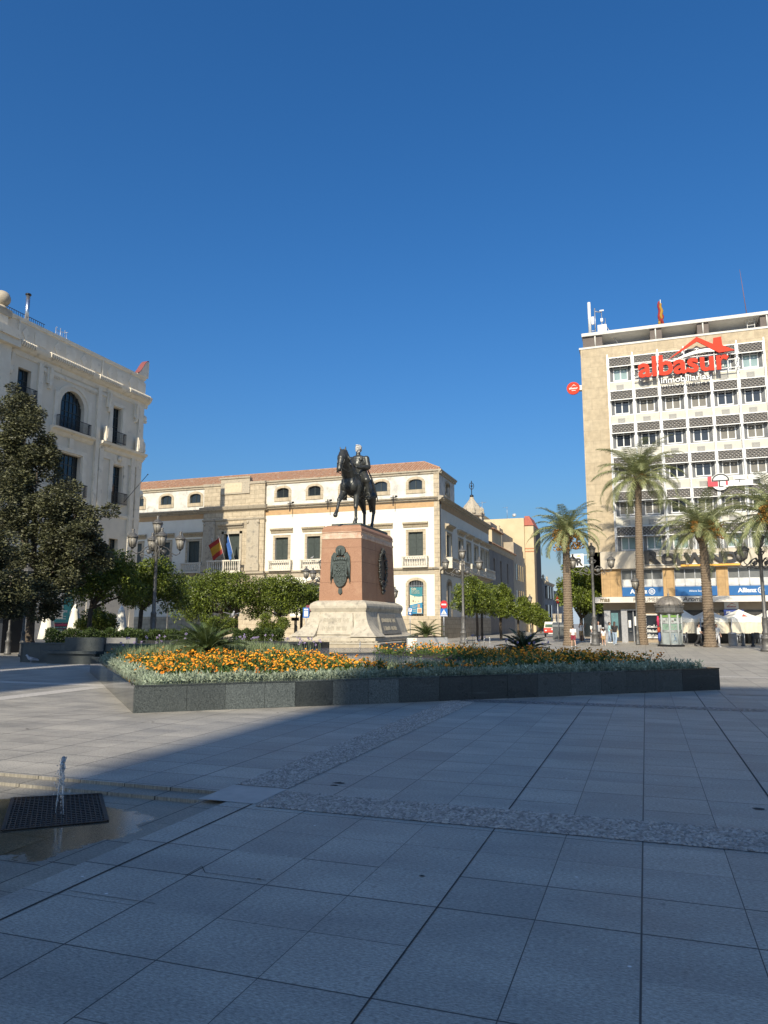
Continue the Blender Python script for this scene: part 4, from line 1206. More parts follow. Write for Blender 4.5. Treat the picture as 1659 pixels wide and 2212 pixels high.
    for sx, hand in ((1, (.09, .27, 1.71)), (-1, (-.09, .36, 1.83))):
        for i in range(4):
            b = Vector(hand) + Vector((-sx * .02, -.05 + .012 * i, .022 - .017 * i)); rp.append(c(b, b + Vector((-sx * .035, .01, -.012)), .012, .010)); 
        rp.append(c(Vector(hand) + Vector((0, -.03, .03)), Vector(hand) + Vector((-sx * .02, -.06, .035)), .013, .010))
    me = remesh(rp, .0125, 3)
    rd = mesh_obj('rider', me, M_bronze, t, M)
    hd = [e((0, .60, 2.295), (.078, .098, .115)), c((0, .60, 2.14), (0, .595, 2.24), .06, .058), e((0, .535, 2.235), (.05, .05, .055)), c((0, .505, 2.29), (0, .485, 2.262), .012, .016), e((0, .51, 2.312), (.05, .018, .012)),
          e((.03, .512, 2.296), (.014, .01, .009)), e((-.03, .512, 2.296), (.014, .01, .009)), e((0, .500, 2.222), (.024, .014, .007)), e((0, .505, 2.188), (.022, .018, .018)), e((.078, .61, 2.285), (.012, .022, .032)), e((-.078, .61, 2.285), (.012, .022, .032))]
    Mh = M @ Matrix.Translation((0, .6, .055)) @ Matrix.Rotation(R(-16), 4, 'Z') @ Matrix.Translation((0, -.6, 0))
    mesh_obj('head', remesh(hd, .0075, 2), M_marble, rd, Mh)
    hr = [e((0, .635, 2.325), (.086, .098, .088)), e((0, .665, 2.27), (.076, .07, .09)), e((0, .54, 2.375), (.055, .04, .025))]
    for i in range(0):
        q = i * 2.4; hr.append(e((.07 * math.cos(q), .625 + .08 * math.sin(q), 2.345 + .03 * rr.random()), (.03, .03, .02)))
    mesh_obj('hair', remesh(hr, .009, 1), M_marble, rd, Mh)
    # tack: saddle, girth, bridle, reins, stirrups, sword
    s = MB()
    s.ball((0, .66, 1.52), (.25, .34, .10), 16, 8); s.ball((.24, .62, 1.30), (.06, .24, .26), 14, 8); s.ball((-.24, .62, 1.30), (.06, .24, .26), 14, 8)
    s.tube([(.295 * math.cos(q), .42, 1.18 + .36 * math.sin(q)) for q in np.linspace(0, 2 * math.pi, 22)], .020, 6)
    s.ball((0, .98, 1.54), (.20, .16, .06), 12, 6)
    s.xform(M); obj('saddle', s, M_bronze, t)
    b = MB()
    b.tube([(.245 * math.cos(q), -.06 - .18 * max(0, -math.cos(q * 2)) * 0, 1.36 + .1 * math.sin(q)) if False else (.25 * math.cos(q), .0 - .30 * abs(math.sin(q)) * (1 if math.sin(q) > 0 else 0), 1.42 - .02 * math.sin(q)) for q in np.linspace(0, math.pi, 14)], .020, 6)
    for sx in (-1, 1):
        b.tube([(sx * .075, -.70, 1.60), (sx * .11, -.56, 1.90), (sx * .10, -.42, 2.10)], .012, 5)
        b.tube([(sx * .078, -.71, 1.58), (sx * .16, -.45, 1.52), (sx * .20, -.10, 1.60), (sx * .09, .28, 1.71)], .011, 5)
        b.tube([(sx * .08, -.66, 1.66), (sx * .085, -.60, 1.48), (0, -.56, 1.44)], .010, 5)
        b.tube([(sx * .07, -.72, 1.57), (sx * .07, -.73, 1.43)], .010, 5)
    b.tube([(.095 * math.cos(q), -.64 + .09 * math.sin(q), 1.72) for q in np.linspace(0, 2 * math.pi, 14)], .010, 5)
    b.tube([(-.1, -.5, 2.06), (0, -.56, 2.06), (.1, -.5, 2.06)], .011, 5)
    for i, v in enumerate(b.v):
        if v[1] < -.38: b.v[i] = (v[0], v[1] - .17, v[2] - .12)
    b.xform(M); obj('bridle_and_reins', b, M_bronze, t)
    for sx in (1, -1):
        st = MB()
        st.tube([(sx * .33, .55, 1.36), (sx * .365, .46, .98)], .014, 5)
        st.tube([(sx * .36 + .07 * math.cos(q), .44, .87 + .10 * math.sin(q)) for q in np.linspace(-.6, math.pi + .6, 14)], .014, 6)
        st.box(sx * .36 - .065, .38, .785, sx * .36 + .065, .50, .805)
        st.xform(M); obj('stirrup', st, M_bronze, t)
    sw = MB(); sw.tube([(.24, .74, 1.74), (.33, .86, 1.48), (.42, 1.02, 1.05), (.45, 1.10, .80)], [.016, .024, .022, .012], 8); sw.tube([(.20, .70, 1.70), (.27, .76, 1.70)], .014, 6); sw.ball((.235, .73, 1.78), .024, 8, 6)
    sw.xform(M); obj('sword', sw, M_bronze, t)
    t.rotation_euler.z = R(1.0)
horse_and_rider()

# low stone walls standing round the monument foot
def low_walls():
    def wall(a, b, h, th, label, mat, z0=0):
        a = Vector(a); b = Vector(b); d = (b - a).normalized(); n = Vector((-d.y, d.x, 0)) * th
        t = thing('low_stone_wall', label, 'low wall', ((a.x + b.x) / 2, (a.y + b.y) / 2, 0))
        m = MB(); m.prism([(a.x, a.y), (b.x, b.y), (b.x + n.x, b.y + n.y), (a.x + n.x, a.y + n.y)], h); obj('wall_block', m, mat, t)
        m = MB(); m.prism([(a.x - n.x * .1, a.y - n.y * .1), (b.x - n.x * .1, b.y - n.y * .1), (b.x + n.x * 1.1, b.y + n.y * 1.1), (a.x + n.x * 1.1, a.y + n.y * 1.1)], .05, 0, 'xy', h); obj('wall_coping', m, M_plinth, t)
    dark = plain('low_wall_shaded_side', (.16, .15, .13), (.10, .095, .085), 5, .9, bmp=.4)  # beige wall's side away from the sun, its shade put into the tone
    P = lambda x, d: tuple(foot(x, d))
    wall(P(607, 39.2), P(676, 38.4), .53, .3, 'short beige stone wall left of the monument foot', M_beige)
    wall(P(702, 37.6), P(819, 36.6), .55, .3, 'long beige stone wall in front of the monument foot', M_beige)
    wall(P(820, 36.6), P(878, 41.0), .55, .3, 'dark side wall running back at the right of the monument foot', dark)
    # white ended box planter with a cycad
    a, b, c, d = foot(879, 40.6), foot(900, 40.3), foot(966, 42.5), foot(930, 45)
    t = thing('box_planter', 'square pale stone planter box beside the right of the monument', 'planter', tuple(a))
    m = MB(); m.prism([(p.x, p.y) for p in (a, b, c, d)], .78); obj('planter_box', m, M_conc, t)
    q = (a + b + c + d) / 4
    m = MB(); m.prism([(p.x * .9 + q.x * .1, p.y * .9 + q.y * .1) for p in (a, b, c, d)], .06, 0, 'xy', .76); obj('soil', m, M_soil, t)
    cycad((q.x, q.y, .72), 26, 1.15, M_cycad, 'green sago palm in the pale box right of the monument', 21)
low_walls()

# ------------------------------------------------------------------ facade helpers
def wall_holes(m, plane, c, a0, a1, z0, z1, holes, depth, mi=0, rmi=None, outward=-1):
    # wall in plane 'y' (c = y, a = x, outward -y) or 'x' (c = x, a = y, outward +x) with rectangular openings and reveals
    if rmi is None: rmi = mi
    A = sorted({a0, a1, *[h[0] for h in holes], *[h[1] for h in holes]}); Z = sorted({z0, z1, *[h[2] for h in holes], *[h[3] for h in holes]})
    A = [a for a in A if a0 <= a <= a1]; Z = [z for z in Z if z0 <= z <= z1]
    def P(a, z, d=0):
        return (a, c + d, z) if plane == 'y' else (c - d, a, z)
    for i in range(len(A) - 1):
        for j in range(len(Z) - 1):
            am, zm = (A[i] + A[i+1]) / 2, (Z[j] + Z[j+1]) / 2
            if any(h[0] < am < h[1] and h[2] < zm < h[3] for h in holes): continue
            m.add([P(A[i], Z[j]), P(A[i+1], Z[j]), P(A[i+1], Z[j+1]), P(A[i], Z[j+1])], [(0, 1, 2, 3)], mi)
    for h in holes:
        b0, b1, y0, y1 = h[:4]
        for (p, q) in (((b0, y0), (b1, y0)), ((b1, y0), (b1, y1)), ((b1, y1), (b0, y1)), ((b0, y1), (b0, y0))):
            m.add([P(*p), P(*q), P(*q, depth), P(*p, depth)], [(3, 2, 1, 0)], rmi)
def pbox(m, plane, c, a0, a1, z0, z1, out, back=0.0, mi=0):
    # block proud of the facade by `out`, sunk `back` behind it
    if plane == 'y': m.box(a0, c - out, z0, a1, c + back, z1, mi)
    else: m.box(c - back, a0, z0, c + out, a1, z1, mi)
def arch_fill(m, plane, c, a0, a1, zs, zt, out, back, mi=0, n=10):
    # fills the two corners over an arched head springing at zs, crown at zt
    mid = (a0 + a1) / 2; ra = (a1 - a0) / 2; rz = zt - zs
    pl = 'xz' if plane == 'y' else 'yz'
    for s in (-1, 1):
        poly = [(mid + s * ra, zt), (mid, zt)] + [(mid + s * ra * math.sin(q), zs + rz * math.cos(q)) for q in np.linspace(0.02, math.pi / 2, n)]
        if plane == 'y': m.prism(poly, back + out, mi, 'xz', c - out)
        else: m.prism(poly, back + out, mi, 'yz', c - back)
def arch_band(m, plane, c, a0, a1, zs, rz, w, out, back=0.0, mi=0, n=14):
    mid = (a0 + a1) / 2; ra = (a1 - a0) / 2
    for i in range(n):
        q0, q1 = math.pi * i / n, math.pi * (i + 1) / n
        poly = [(mid + ra * math.cos(q0), zs + rz * math.sin(q0)), (mid + (ra + w) * math.cos(q0), zs + (rz + w) * math.sin(q0)), (mid + (ra + w) * math.cos(q1), zs + (rz + w) * math.sin(q1)), (mid + ra * math.cos(q1), zs + rz * math.sin(q1))]
        if plane == 'y': m.prism(poly, out + back, mi, 'xz', c - out)
        else: m.prism(poly, out + back, mi, 'yz', c - back)
def balusters(m, plane, c, a0, a1, z0, z1, out, n, mi=0):
    h = z1 - z0
    for i in range(n):
        a = a0 + (a1 - a0) * (i + .5) / n
        p = (a, c - out, z0) if plane == 'y' else (c + out, a, z0)
        m.lathe([(.055, 0), (.05, h*.08), (.035, h*.14), (.075, h*.32), (.06, h*.45), (.03, h*.72), (.05, h*.88), (.06, h)], 7, p, mi)
def moulding(m, plane, c, a0, a1, prof, mi=0):
    # prof: (out, z) outline from bottom to top, swept along the facade
    poly = [(-.02, prof[0][1])] + list(prof) + [(-.02, prof[-1][1])]
    n = len(poly); vs = []
    for a in (a0, a1):
        for o, z in poly: vs.append((a, c - o, z) if plane == 'y' else (c + o, a, z))
    fs = [(i, (i + 1) % n, n + (i + 1) % n, n + i) for i in range(n)] + [tuple(range(n))[::-1], tuple(range(n, 2 * n))]
    m.add(vs, fs, mi)
def copies(o, offs, parent):
    out = []
    for d in offs:
        c = copy_tree(o, parent); c.location = Vector(o.location) + Vector(d); out.append(c)
    return out

# ------------------------------------------------------------------ the long white civic palace
WY = 72.7; WX1 = -19.4; WX0 = -62.0
def palace():
    t = thing('civic_palace', 'long white palace with golden stone trim, tiled roof and balustraded balconies', 'building', (-40, WY, 0))
    P = lambda x: x
    cx = [-21.98, -25.82, -29.68, -33.52, -37.37]; cl = [-48.66, -52.64, -56.55]
    fr = cx + cl
    Z_STR, Z_CORN = 7.15, 14.4
    wl = MB()
    holes = []
    for x in fr: holes.append((x - .79, x + .79, 8.35, 10.88))
    for x in cx: holes.append((x - .80, x + .80, 2.27, 5.95))
    wall_holes(wl, 'y', WY, WX0, WX1, 0, Z_CORN - .95, holes, .35)
    sh = [(y - .9, y + 1.05, 8.4, 10.9) for y in (76.2, 81.6, 85.7, 89.8, 93.6, 96.6)]
    sg = [(y - .8, y + .9, 2.2, 5.95) for y in (76.2, 85.7, 93.6)]
    wall_holes(wl, 'x', WX1, WY, 98.0, 0, 13.7, sh + sg, .35)
    wl.box(WX0, 98.0 - .3, 0, WX1 - .3, 98, 13.7)
    obj('wall', wl, M_render_white, t)
    # attic storey, set flush, with a hipped tile roof behind a stone eave
    at_ = MB(); ah = [(x - .74, x + .74, 15.32, 16.42) for x in fr]
    AY1 = 79.3
    wall_holes(at_, 'y', WY + .02, WX0, WX1 - .05, Z_CORN, 16.95, ah, .3)
    wall_holes(at_, 'x', WX1 - .05, WY + .02, AY1, Z_CORN, 16.95, [(75.5, 76.9, 15.3, 16.4)], .3)
    at_.add([(WX0, AY1, Z_CORN), (WX1 - .05, AY1, Z_CORN), (WX1 - .05, AY1, 16.95), (WX0, AY1, 16.95)], [(3, 2, 1, 0)])
    obj('attic_wall', at_, M_attic_white, t)
    e = MB()
    for pl, c, a0, a1 in (('y', WY, WX0, WX1 + .26), ('x', WX1, WY - .26, AY1 + .2)):
        moulding(e, pl, c, a0, a1, [(.02, 16.86), (.10, 16.92), (.12, 17.08), (.24, 17.14), (.26, 17.30), (.02, 17.34)])
    obj('eave_moulding', e, M_trim, t)
    r = MB()
    RZ0, RZ1 = 17.32, 18.72; yb = WY - .18; yr = WY + 2.6
    pitch = .30; nseg = 4
    def tilerow(x):
        vs = []
        xe = min(x, WX1 + .1)
        # hip: the ridge stops short of the corner
        k1 = 1.0 if x <= -21.75 else max(0.0, (WX1 + .1 - x) / (WX1 + .1 + 21.75))
        for k in (0, k1):
            y = yb + (yr - yb) * k; z = RZ0 + (RZ1 - RZ0) * k
            for i in range(nseg + 1):
                q = math.pi * i / nseg
                vs.append((x - .12 * math.cos(q), y, z + .115 * math.sin(q) + .015 * math.sin(x * 7)))
        fs = [(i, i + 1, nseg + 2 + i, nseg + 1 + i) for i in range(nseg)] + [tuple(range(nseg + 1))]
        r.add(vs, fs, 0, False)
    x = WX0
    while x < WX1: tilerow(x); x += pitch
    r.add([(WX0, yb, RZ0 + .02), (WX1 + .1, yb, RZ0 + .02), (-21.75, yr, RZ1 + .02), (WX0, yr, RZ1 + .02)], [(0, 1, 2, 3)])
    r.add([(WX1 + .1, yb, RZ0 + .02), (WX1 + .1, AY1, RZ0 + .02), (-21.75, AY1 - 2.6, RZ1 + .02), (-21.75, yr, RZ1 + .02)], [(0, 1, 2, 3)])
    r.tube([(WX0, yr, RZ1 + .06), (-21.75, yr, RZ1 + .06), (WX1 + .1, yb, RZ0 + .1)], .10, 6)
    r.add([(WX0, yr, RZ1), (-21.75, yr, RZ1), (-21.75, AY1, RZ1 - .6), (WX0, AY1, RZ1 - .6)], [(0, 1, 2, 3)])
    r.box(WX0, AY1, 13.6, WX1 - .3, 98.0, 13.9)
    obj('roof', r, M_tile, t)
    # main cornice, ochre frieze, string course, plinth, quoins
    b = MB()
    cp = [(.05, 13.95), (.10, 14.05), (.30, 14.12), (.34, 14.24), (.50, 14.30), (.55, 14.42), (.04, 14.52)]
    moulding(b, 'y', WY, WX0, WX1 + .55, cp); moulding(b, 'x', WX1, WY - .55, 98.2, [(o, z - .3 * 0) for o, z in cp])
    for pl, c, a0, a1 in (('y', WY, WX0, WX1 + .3), ('x', WX1, WY - .3, 98.0)):
        moulding(b, pl, c, a0, a1, [(.03, 6.52), (.06, 6.9), (.26, 7.02), (.30, 7.16), (.03, 7.22)])
    obj('cornice', b, M_trim, t)
    f = MB(); pbox(f, 'y', WY, WX0, WX1 - .55, 13.42, 13.96, .03); pbox(f, 'x', WX1, WY + .55, 98, 13.30, 13.96, .03)
    pbox(f, 'y', WY, WX0, WX1 - .55, 6.50, 6.9, .025)
    obj('ochre_frieze', f, M_ochre, t)
    q = MB(); pbox(q, 'y', WY, WX1 - .60, WX1 + .07, 0, 13.96, .065); pbox(q, 'y', WY, WX1 - .62, WX1 - .02, 14.5, 16.9, .05); pbox(q, 'x', WX1, WY - .065, WY + .0, 0, 13.96, .07)
    pbox(q, 'y', WY, WX0, WX1 - .6, 0, 2.27, .09); pbox(q, 'x', WX1, WY + .0, 98, 0, 2.2, .09)
    obj('stone_quoins', q, M_stone, t)
    # attic windows
    k = fr[0]
    w = MB()
    pbox(w, 'y', WY, k - 1.04, k - .74, 14.93, 16.15, .06); pbox(w, 'y', WY, k + .74, k + 1.04, 14.93, 16.15, .06); pbox(w, 'y', WY, k - .74, k + .74, 14.93, 15.32, .06)
    arch_band(w, 'y', WY, k - .74, k + .74, 16.10, .32, .27, .06)
    arch_fill(w, 'y', WY, k - .74, k + .74, 16.02, 16.43, .005, .28)
    win = obj('attic_window', w, M_stone, t)
    g = MB(); g.box(k - .74, WY + .2, 15.32, k + .74, WY + .25, 16.43); obj('pane', g, M_darkglass, win)
    g = MB()
    for x in (k - .72, k - .04, k + .64): g.box(x, WY + .15, 15.32, x + .08, WY + .22, 16.42)
    g.box(k - .74, WY + .15, 15.32, k + .74, WY + .22, 15.40); obj('sash_frame', g, M_greenframe, win)
    copies(win, [(x - k, 0, 0) for x in fr[1:]], t)
    w = MB(); pbox(w, 'x', WX1 - .05, 75.25, 75.5, 15.0, 16.5, .05); pbox(w, 'x', WX1 - .05, 76.9, 77.15, 15.0, 16.5, .05); pbox(w, 'x', WX1 - .05, 75.25, 77.15, 14.95, 15.3, .06); arch_band(w, 'x', WX1 - .05, 75.5, 76.9, 16.2, .25, .25, .05); arch_fill(w, 'x', WX1 - .05, 75.5, 76.9, 16.1, 16.42, .004, .25)
    win = obj('attic_window', w, M_stone, t); g = MB(); g.box(WX1 - .3, 75.5, 15.3, WX1 - .25, 76.9, 16.42); obj('pane', g, M_darkglass, win)
    # balcony doors on the front: architrave, hood, shutters, balustrade
    w = MB()
    for s in (-1, 1): pbox(w, 'y', WY, k + s * .79 - (.27 if s < 0 else 0), k + s * .79 + (.27 if s > 0 else 0), 8.35, 11.15, .07)
    pbox(w, 'y', WY, k - .79, k + .79, 10.88, 11.15, .07)
    moulding(w, 'y', WY, k - 1.34, k + 1.34, [(.06, 11.36), (.12, 11.45), (.16, 11.6), (.34, 11.70), (.40, 11.86), (.03, 11.92)])
    door = obj('balcony_door', w, M_stone, t)
    g = MB()
    for s in (-1, 1):
        x0, x1 = (k - .79, k - .01) if s < 0 else (k + .01, k + .79)
        g.box(x0, WY + .24, 8.35, x1, WY + .30, 10.88)
        for z0, z1 in ((8.5, 9.2), (9.3, 10.0), (10.1, 10.75)):
            g.box(x0 + .12, WY + .215, z0, x1 - .12, WY + .245, z1)
    obj('shutter', g, M_shutter, door)
    bal = MB()
    bal.box(k - 1.35, WY - .55, 7.18, k + 1.35, WY, 7.36); bal.box(k - 1.38, WY - .58, 8.22, k + 1.38, WY - .38, 8.36)
    for s in (-1, 1): bal.box(k + s * 1.27 - .09, WY - .56, 7.36, k + s * 1.27 + .09, WY - .38, 8.22); bal.box(k + s * 1.27 - .07, WY - .38, 8.22, k + s * 1.27 + .07, WY, 8.34)
    balusters(bal, 'y', WY, k - 1.16, k + 1.16, 7.36, 8.22, .47, 9)
    obj('balustrade', bal, M_balu, door)
    copies(door, [(x - k, 0, 0) for x in fr[1:]], t)
    # side doors along the street
    y0 = 76.2
    w = MB()
    for s in (-1, 1): pbox(w, 'x', WX1, y0 + .07 + s * .97 - (.25 if s < 0 else 0), y0 + .07 + s * .97 + (.25 if s > 0 else 0), 8.4, 11.1, .07)
    pbox(w, 'x', WX1, y0 - .9, y0 + 1.05, 10.9, 11.1, .07)
    moulding(w, 'x', WX1, y0 - 1.45, y0 + 1.6, [(.06, 11.36), (.12, 11.45), (.16, 11.6), (.42, 11.70), (.48, 11.86), (.03, 11.92)])
    sd_ = obj('street_door', w, M_stone, t)
    g = MB(); g.box(WX1 - .32, y0 - .9, 8.4, WX1 - .27, y0 + 1.05, 10.9); obj('shutter', g, M_shutter, sd_)
    bal = MB(); bal.box(WX1, y0 - 1.5, 7.2, WX1 + .75, y0 + 1.7, 7.38); bal.box(WX1 + .58, y0 - 1.5, 8.22, WX1 + .78, y0 + 1.7, 8.36); bal.box(WX1, y0 - 1.5, 7.38, WX1 + .76, y0 - 1.36, 8.36); bal.box(WX1, y0 + 1.56, 7.38, WX1 + .76, y0 + 1.7, 8.36)
    balusters(bal, 'x', WX1, y0 - 1.3, y0 + 1.5, 7.38, 8.22, .67, 9); obj('balustrade', bal, M_balu, sd_)
    copies(sd_, [(0, y - y0, 0) for y in (81.6, 85.7, 89.8, 93.6, 96.6)], t)
    # ground floor arched openings
    w = MB()
    for s in (-1, 1): pbox(w, 'y', WY, k + s * .80 - (.30 if s < 0 else 0), k + s * .80 + (.30 if s > 0 else 0), 2.27, 5.62, .06)
    arch_band(w, 'y', WY, k - .80, k + .80, 5.5, .40, .28, .06); arch_fill(w, 'y', WY, k - .8, k + .8, 5.5, 5.955, .004, .3)
    win = obj('arched_window', w, M_stone, t)
    g = MB(); g.box(k - .8, WY + .28, 2.27, k + .8, WY + .33, 5.95); obj('dark_interior', g, M_darkglass, win)
    g = MB()
    for i in range(9): g.tube([(k - .70 + .175 * i, WY + .1, 2.3), (k - .70 + .175 * i, WY + .1, 5.85)], .022, 5)
    for z in (2.45, 3.4, 4.4, 5.3): g.box(k - .8, WY + .085, z, k + .8, WY + .115, z + .04)
    obj('window_grille', g, M_metal, win)
    copies(win, [(x - k, 0, 0) for x in cx[1:]], t)
    y0 = 76.2
    w = MB(); 
    for s in (-1, 1): pbox(w, 'x', WX1, y0 + .05 + s * .85 - (.25 if s < 0 else 0), y0 + .05 + s * .85 + (.25 if s > 0 else 0), 2.2, 5.6, .06)
    arch_band(w, 'x', WX1, y0 - .8, y0 + .9, 5.5, .4, .25, .06); arch_fill(w, 'x', WX1, y0 - .8, y0 + .9, 5.45, 5.955, .004, .3)
    win = obj('street_arch', w, M_stone, t); g = MB(); g.box(WX1 - .33, y0 - .8, 2.2, WX1 - .28, y0 + .9, 5.95); obj('dark_interior', g, M_darkglass, win)
    copies(win, [(0, y - y0, 0) for y in (85.7, 93.6)], t)
    # central stone frontispiece
    BX0, BX1 = -47.23, -39.42; c = WY - .38
    p = MB()
    wall_holes(p, 'y', c, BX0, BX1, 0, 17.30, [(-44.42, -42.43, 7.2, 11.47), (-44.6, -42.2, 0, 5.6)], .6)
    p.add([(BX1, c, 0), (BX1, WY + .3, 0), (BX1, WY + .3, 17.3), (BX1, c, 17.3)], [(0, 1, 2, 3)]); p.add([(BX0, c, 0), (BX0, WY + .3, 0), (BX0, WY + .3, 17.3), (BX0, c, 17.3)], [(3, 2, 1, 0)])
    p.add([(BX0, c, 17.3), (BX1, c, 17.3), (BX1, WY + .3, 17.3), (BX0, WY + .3, 17.3)], [(0, 1, 2, 3)])
    fp = obj('stone_frontispiece', p, M_stone, t)
    q = MB()
    moulding(q, 'y', c, BX0 - .35, BX1 + .35, [(.02, 14.0), (.14, 14.12), (.30, 14.2), (.42, 14.42), (.48, 14.55), (.03, 14.66)])
    moulding(q, 'y', c, BX0 - .1, BX1 + .1, [(.02, 17.0), (.10, 17.05), (.14, 17.3), (.02, 17.34)])
    moulding(q, 'y', c, BX0 - .1, BX1 + .1, [(.02, 12.95), (.12, 13.05), (.15, 13.2), (.02, 13.25)])
    q.box(-45.0, c - .12, 16.0, -41.3, c + .5, 17.85); moulding(q, 'y', c - .12, -45.12, -41.18, [(.02, 17.7), (.10, 17.75), (.14, 17.92), (.02, 17.96)])
    for a0, a1 in ((-47.1, -45.6), (-41.5, -39.98)):
        q.box(a0, c - .16, 8.0, a1, c, 12.95); q.box(a0 - .12, c - .26, 7.25, a1 + .12, c, 7.9); q.box(a0 - .08, c - .22, 7.9, a1 + .08, c, 8.05)
        for s in (a0 + .1, a1 - .1):
            for d in (0, .22): q.ball((s, c - .2, 12.72 - d * .3), (.15, .08, .13), 8, 6)
        q.box((a0 + a1) / 2 - .02, c - .175, 8.1, (a0 + a1) / 2 + .02, c - .15, 12.7)
    moulding(q, 'y', c, -45.15, -41.95, [(.06, 12.1), (.14, 12.2), (.18, 12.35), (.40, 12.42), (.46, 12.58), (.03, 12.64)])
    for s in (-44.72, -42.43): q.box(s, c - .1, 7.2, s + .30, c, 11.75)
    q.box(-44.72, c - .1, 11.47, -42.13, c, 11.75)
    moulding(q, 'y', c, BX0 - .2, BX1 + .2, [(.03, 6.4), (.1, 6.8), (.34, 6.95), (.38, 7.16), (.03, 7.22)])
    obj('frontispiece_mouldings', q, M_trim, fp)
    q = MB(); q.box(-44.5, c - .135, 16.15, -42.3, c - .11, 17.3); worn(q, 1.9, .22, 9, Matrix.Translation((-44.35, c - .136, 16.75)), 7); obj('carved_tablet', q, plain('pale_tablet', (.58, .49, .34), (.50, .42, .29), 3, .9), fp)
    q = MB(); q.box(-46.0, c - .95, 7.05, -41.75, c, 7.3); q.box(-46.03, c - .98, 8.3, -41.72, c - .76, 8.46)
    for x in (-45.95, -43.95, -41.95): q.box(x, c - .95, 7.3, x + .16, c - .78, 8.3)
    balusters(q, 'y', c, -45.75, -44.0, 7.3, 8.3, .87, 7); balusters(q, 'y', c, -43.75, -42.0, 7.3, 8.3, .87, 7)
    obj('balustrade', q, M_balu, fp)
    q = MB(); q.box(-44.42, c + .30, 7.2, -42.43, c + .36, 11.47); q.box(-44.6, c + .30, 0, -42.2, c + .36, 5.6); obj('dark_doors', q, M_shutter, fp)
    # iron lamp brackets on the cornice
    for x in (-24.2, -31.6, -36.1):
        q = MB(); q.box(x - .3, WY - .75, 14.45, x + .35, WY - .68, 14.53); q.box(x - .04, WY - .78, 13.6, x + .04, WY - .66, 14.7); q.box(x + .2, WY - .8, 14.5, x + .45, WY - .62, 14.68)
        obj('bracket', q, M_iron, t)
palace()

# banner on the palace window
def banner():
    t = thing('event_banner', 'blue and cream poster hanging in the arched palace window', 'banner', (-21.98, WY - .1, 2.5))
    x0, x1 = -22.62, -21.30; y = WY - .10
    n = 12
    def wavy(m, z0f, z1f, mi=0):
        for i in range(n):
            a, b = i / n, (i + 1) / n
            xa, xb = x0 + (x1 - x0) * a, x0 + (x1 - x0) * b
            oy = lambda k: y + .02 * math.sin(k * 7)
            m.add([(xa, oy(a), z0f(a)), (xb, oy(b), z0f(b)), (xb, oy(b), z1f(b)), (xa, oy(a), z1f(a))], [(0, 1, 2, 3)], mi)
    hz = lambda k: 4.42 - .22 * math.sin(k * 2.2); lz = lambda k: 3.37 + .27 * k
    teal = plain('teal_banner_cloth', (.03, .21, .24), (.025, .16, .19), 2, .7); cream = plain('cream_banner_cloth', (.70, .60, .42), None, 2, .7); blue = plain('blue_banner_cloth', (.03, .24, .40), (.02, .17, .30), 2, .7)
    m = MB(); wavy(m, hz, lambda k: 5.17); obj('top_panel', m, teal, t)
    m = MB(); wavy(m, lz, hz); obj('middle_panel', m, cream, t)
    m = MB(); wavy(m, lambda k: 2.50, lz); obj('bottom_panel', m, blue, t)
    m = MB(); text_at(m, 'Ciclo', x0 + .16, y - .03, 4.93, .52, .2, 0, .006, weight=.02)
    for i, w in enumerate((.85, .85, .88)): worn(m, w, .085, 16, Matrix.Translation((x0 + .17, y - .025, 4.78 - .125 * i)), 20 + i)
    for i, (dx, w) in enumerate(((.2, .55), (.1, .5), (.1, .55), (.35, .35))): m.box(x0 + dx, y - .03, 3.25 - .17 * i, x0 + dx + w, y - .022, 3.28 - .17 * i)
    m.box(x1 - .55, y - .03, 2.55, x1 - .06, y - .022, 3.07); obj('banner_lettering', m, cream, t)
    m = MB(); m.box(x1 - .50, y - .04, 3.12, x1 - .25, y - .03, 3.45); m.box(x1 - .50, y - .04, 2.62, x1 - .12, y - .032, 3.0); obj('banner_blocks', m, plain('tan_print', (.45, .20, .12), (.40, .30, .18), 14, .7), t)
    m = MB()
    for x, z, r in ((.52, 4.2, .06), (.36, 3.78, .09), (.9, 3.76, .06), (.6, 3.7, .05)):
        m.prism([(x0 + x + r * math.cos(q), z + r * math.sin(q)) for q in np.linspace(0, 6.28, 10, endpoint=False)], -.006, 0, 'xz', y - .022)
    obj('printed_dots', m, plain('grey_print', (.22, .19, .14), None, 4, .8), t)
banner()

def flag(name, label, base, tip, bands, w, h, seed, drop=.8):
    # flag drooping from a slanting pole; bands: list of (fraction, material)
    t = thing('flag', label, 'flag', base)
    base = Vector(base); tip = Vector(tip)
    m = MB(); m.tube([base, tip], [.03, .022], 7); m.ball(tip, .05, 8, 6); obj('flag_pole', m, M_alu, t)
    r = random.Random(seed); n = 10
    ax = (base - tip).normalized(); f0 = 0
    for fr, mat in bands:
        f1 = f0 + fr; m = MB(); vs = []; fs = []
        rows = 4
        for j in range(rows + 1):
            f = f0 + (f1 - f0) * j / rows
            for i in range(n + 1):
                k = i / n
                p = tip + ax * (f * h + .05)
                p = p + Vector((-w * k * (1 - drop * .6), .10 * math.sin(5 * k + 3 * f + seed) * k, -w * k * drop * (1 - .35 * k)))
                p.x += .06 * math.sin(7 * k + seed)
                vs.append(p)
        for j in range(rows):
            for i in range(n): fs.append((j*(n+1)+i, j*(n+1)+i+1, (j+1)*(n+1)+i+1, (j+1)*(n+1)+i))
        m.add(vs, fs, 0, True); obj('flag_band', m, mat, t); f0 = f1
    return t
F_red = plain('flag_red', (.26, .018, .016), None, 4, .8); F_yel = plain('flag_yellow', (.36, .20, .015), None, 4, .8); F_blue = plain('flag_blue', (.05, .15, .42), (.03, .09, .3), 6, .8); F_green = plain('flag_green', (.02, .12, .06), (.01, .03, .02), 6, .8)
fy = WY - 1.5
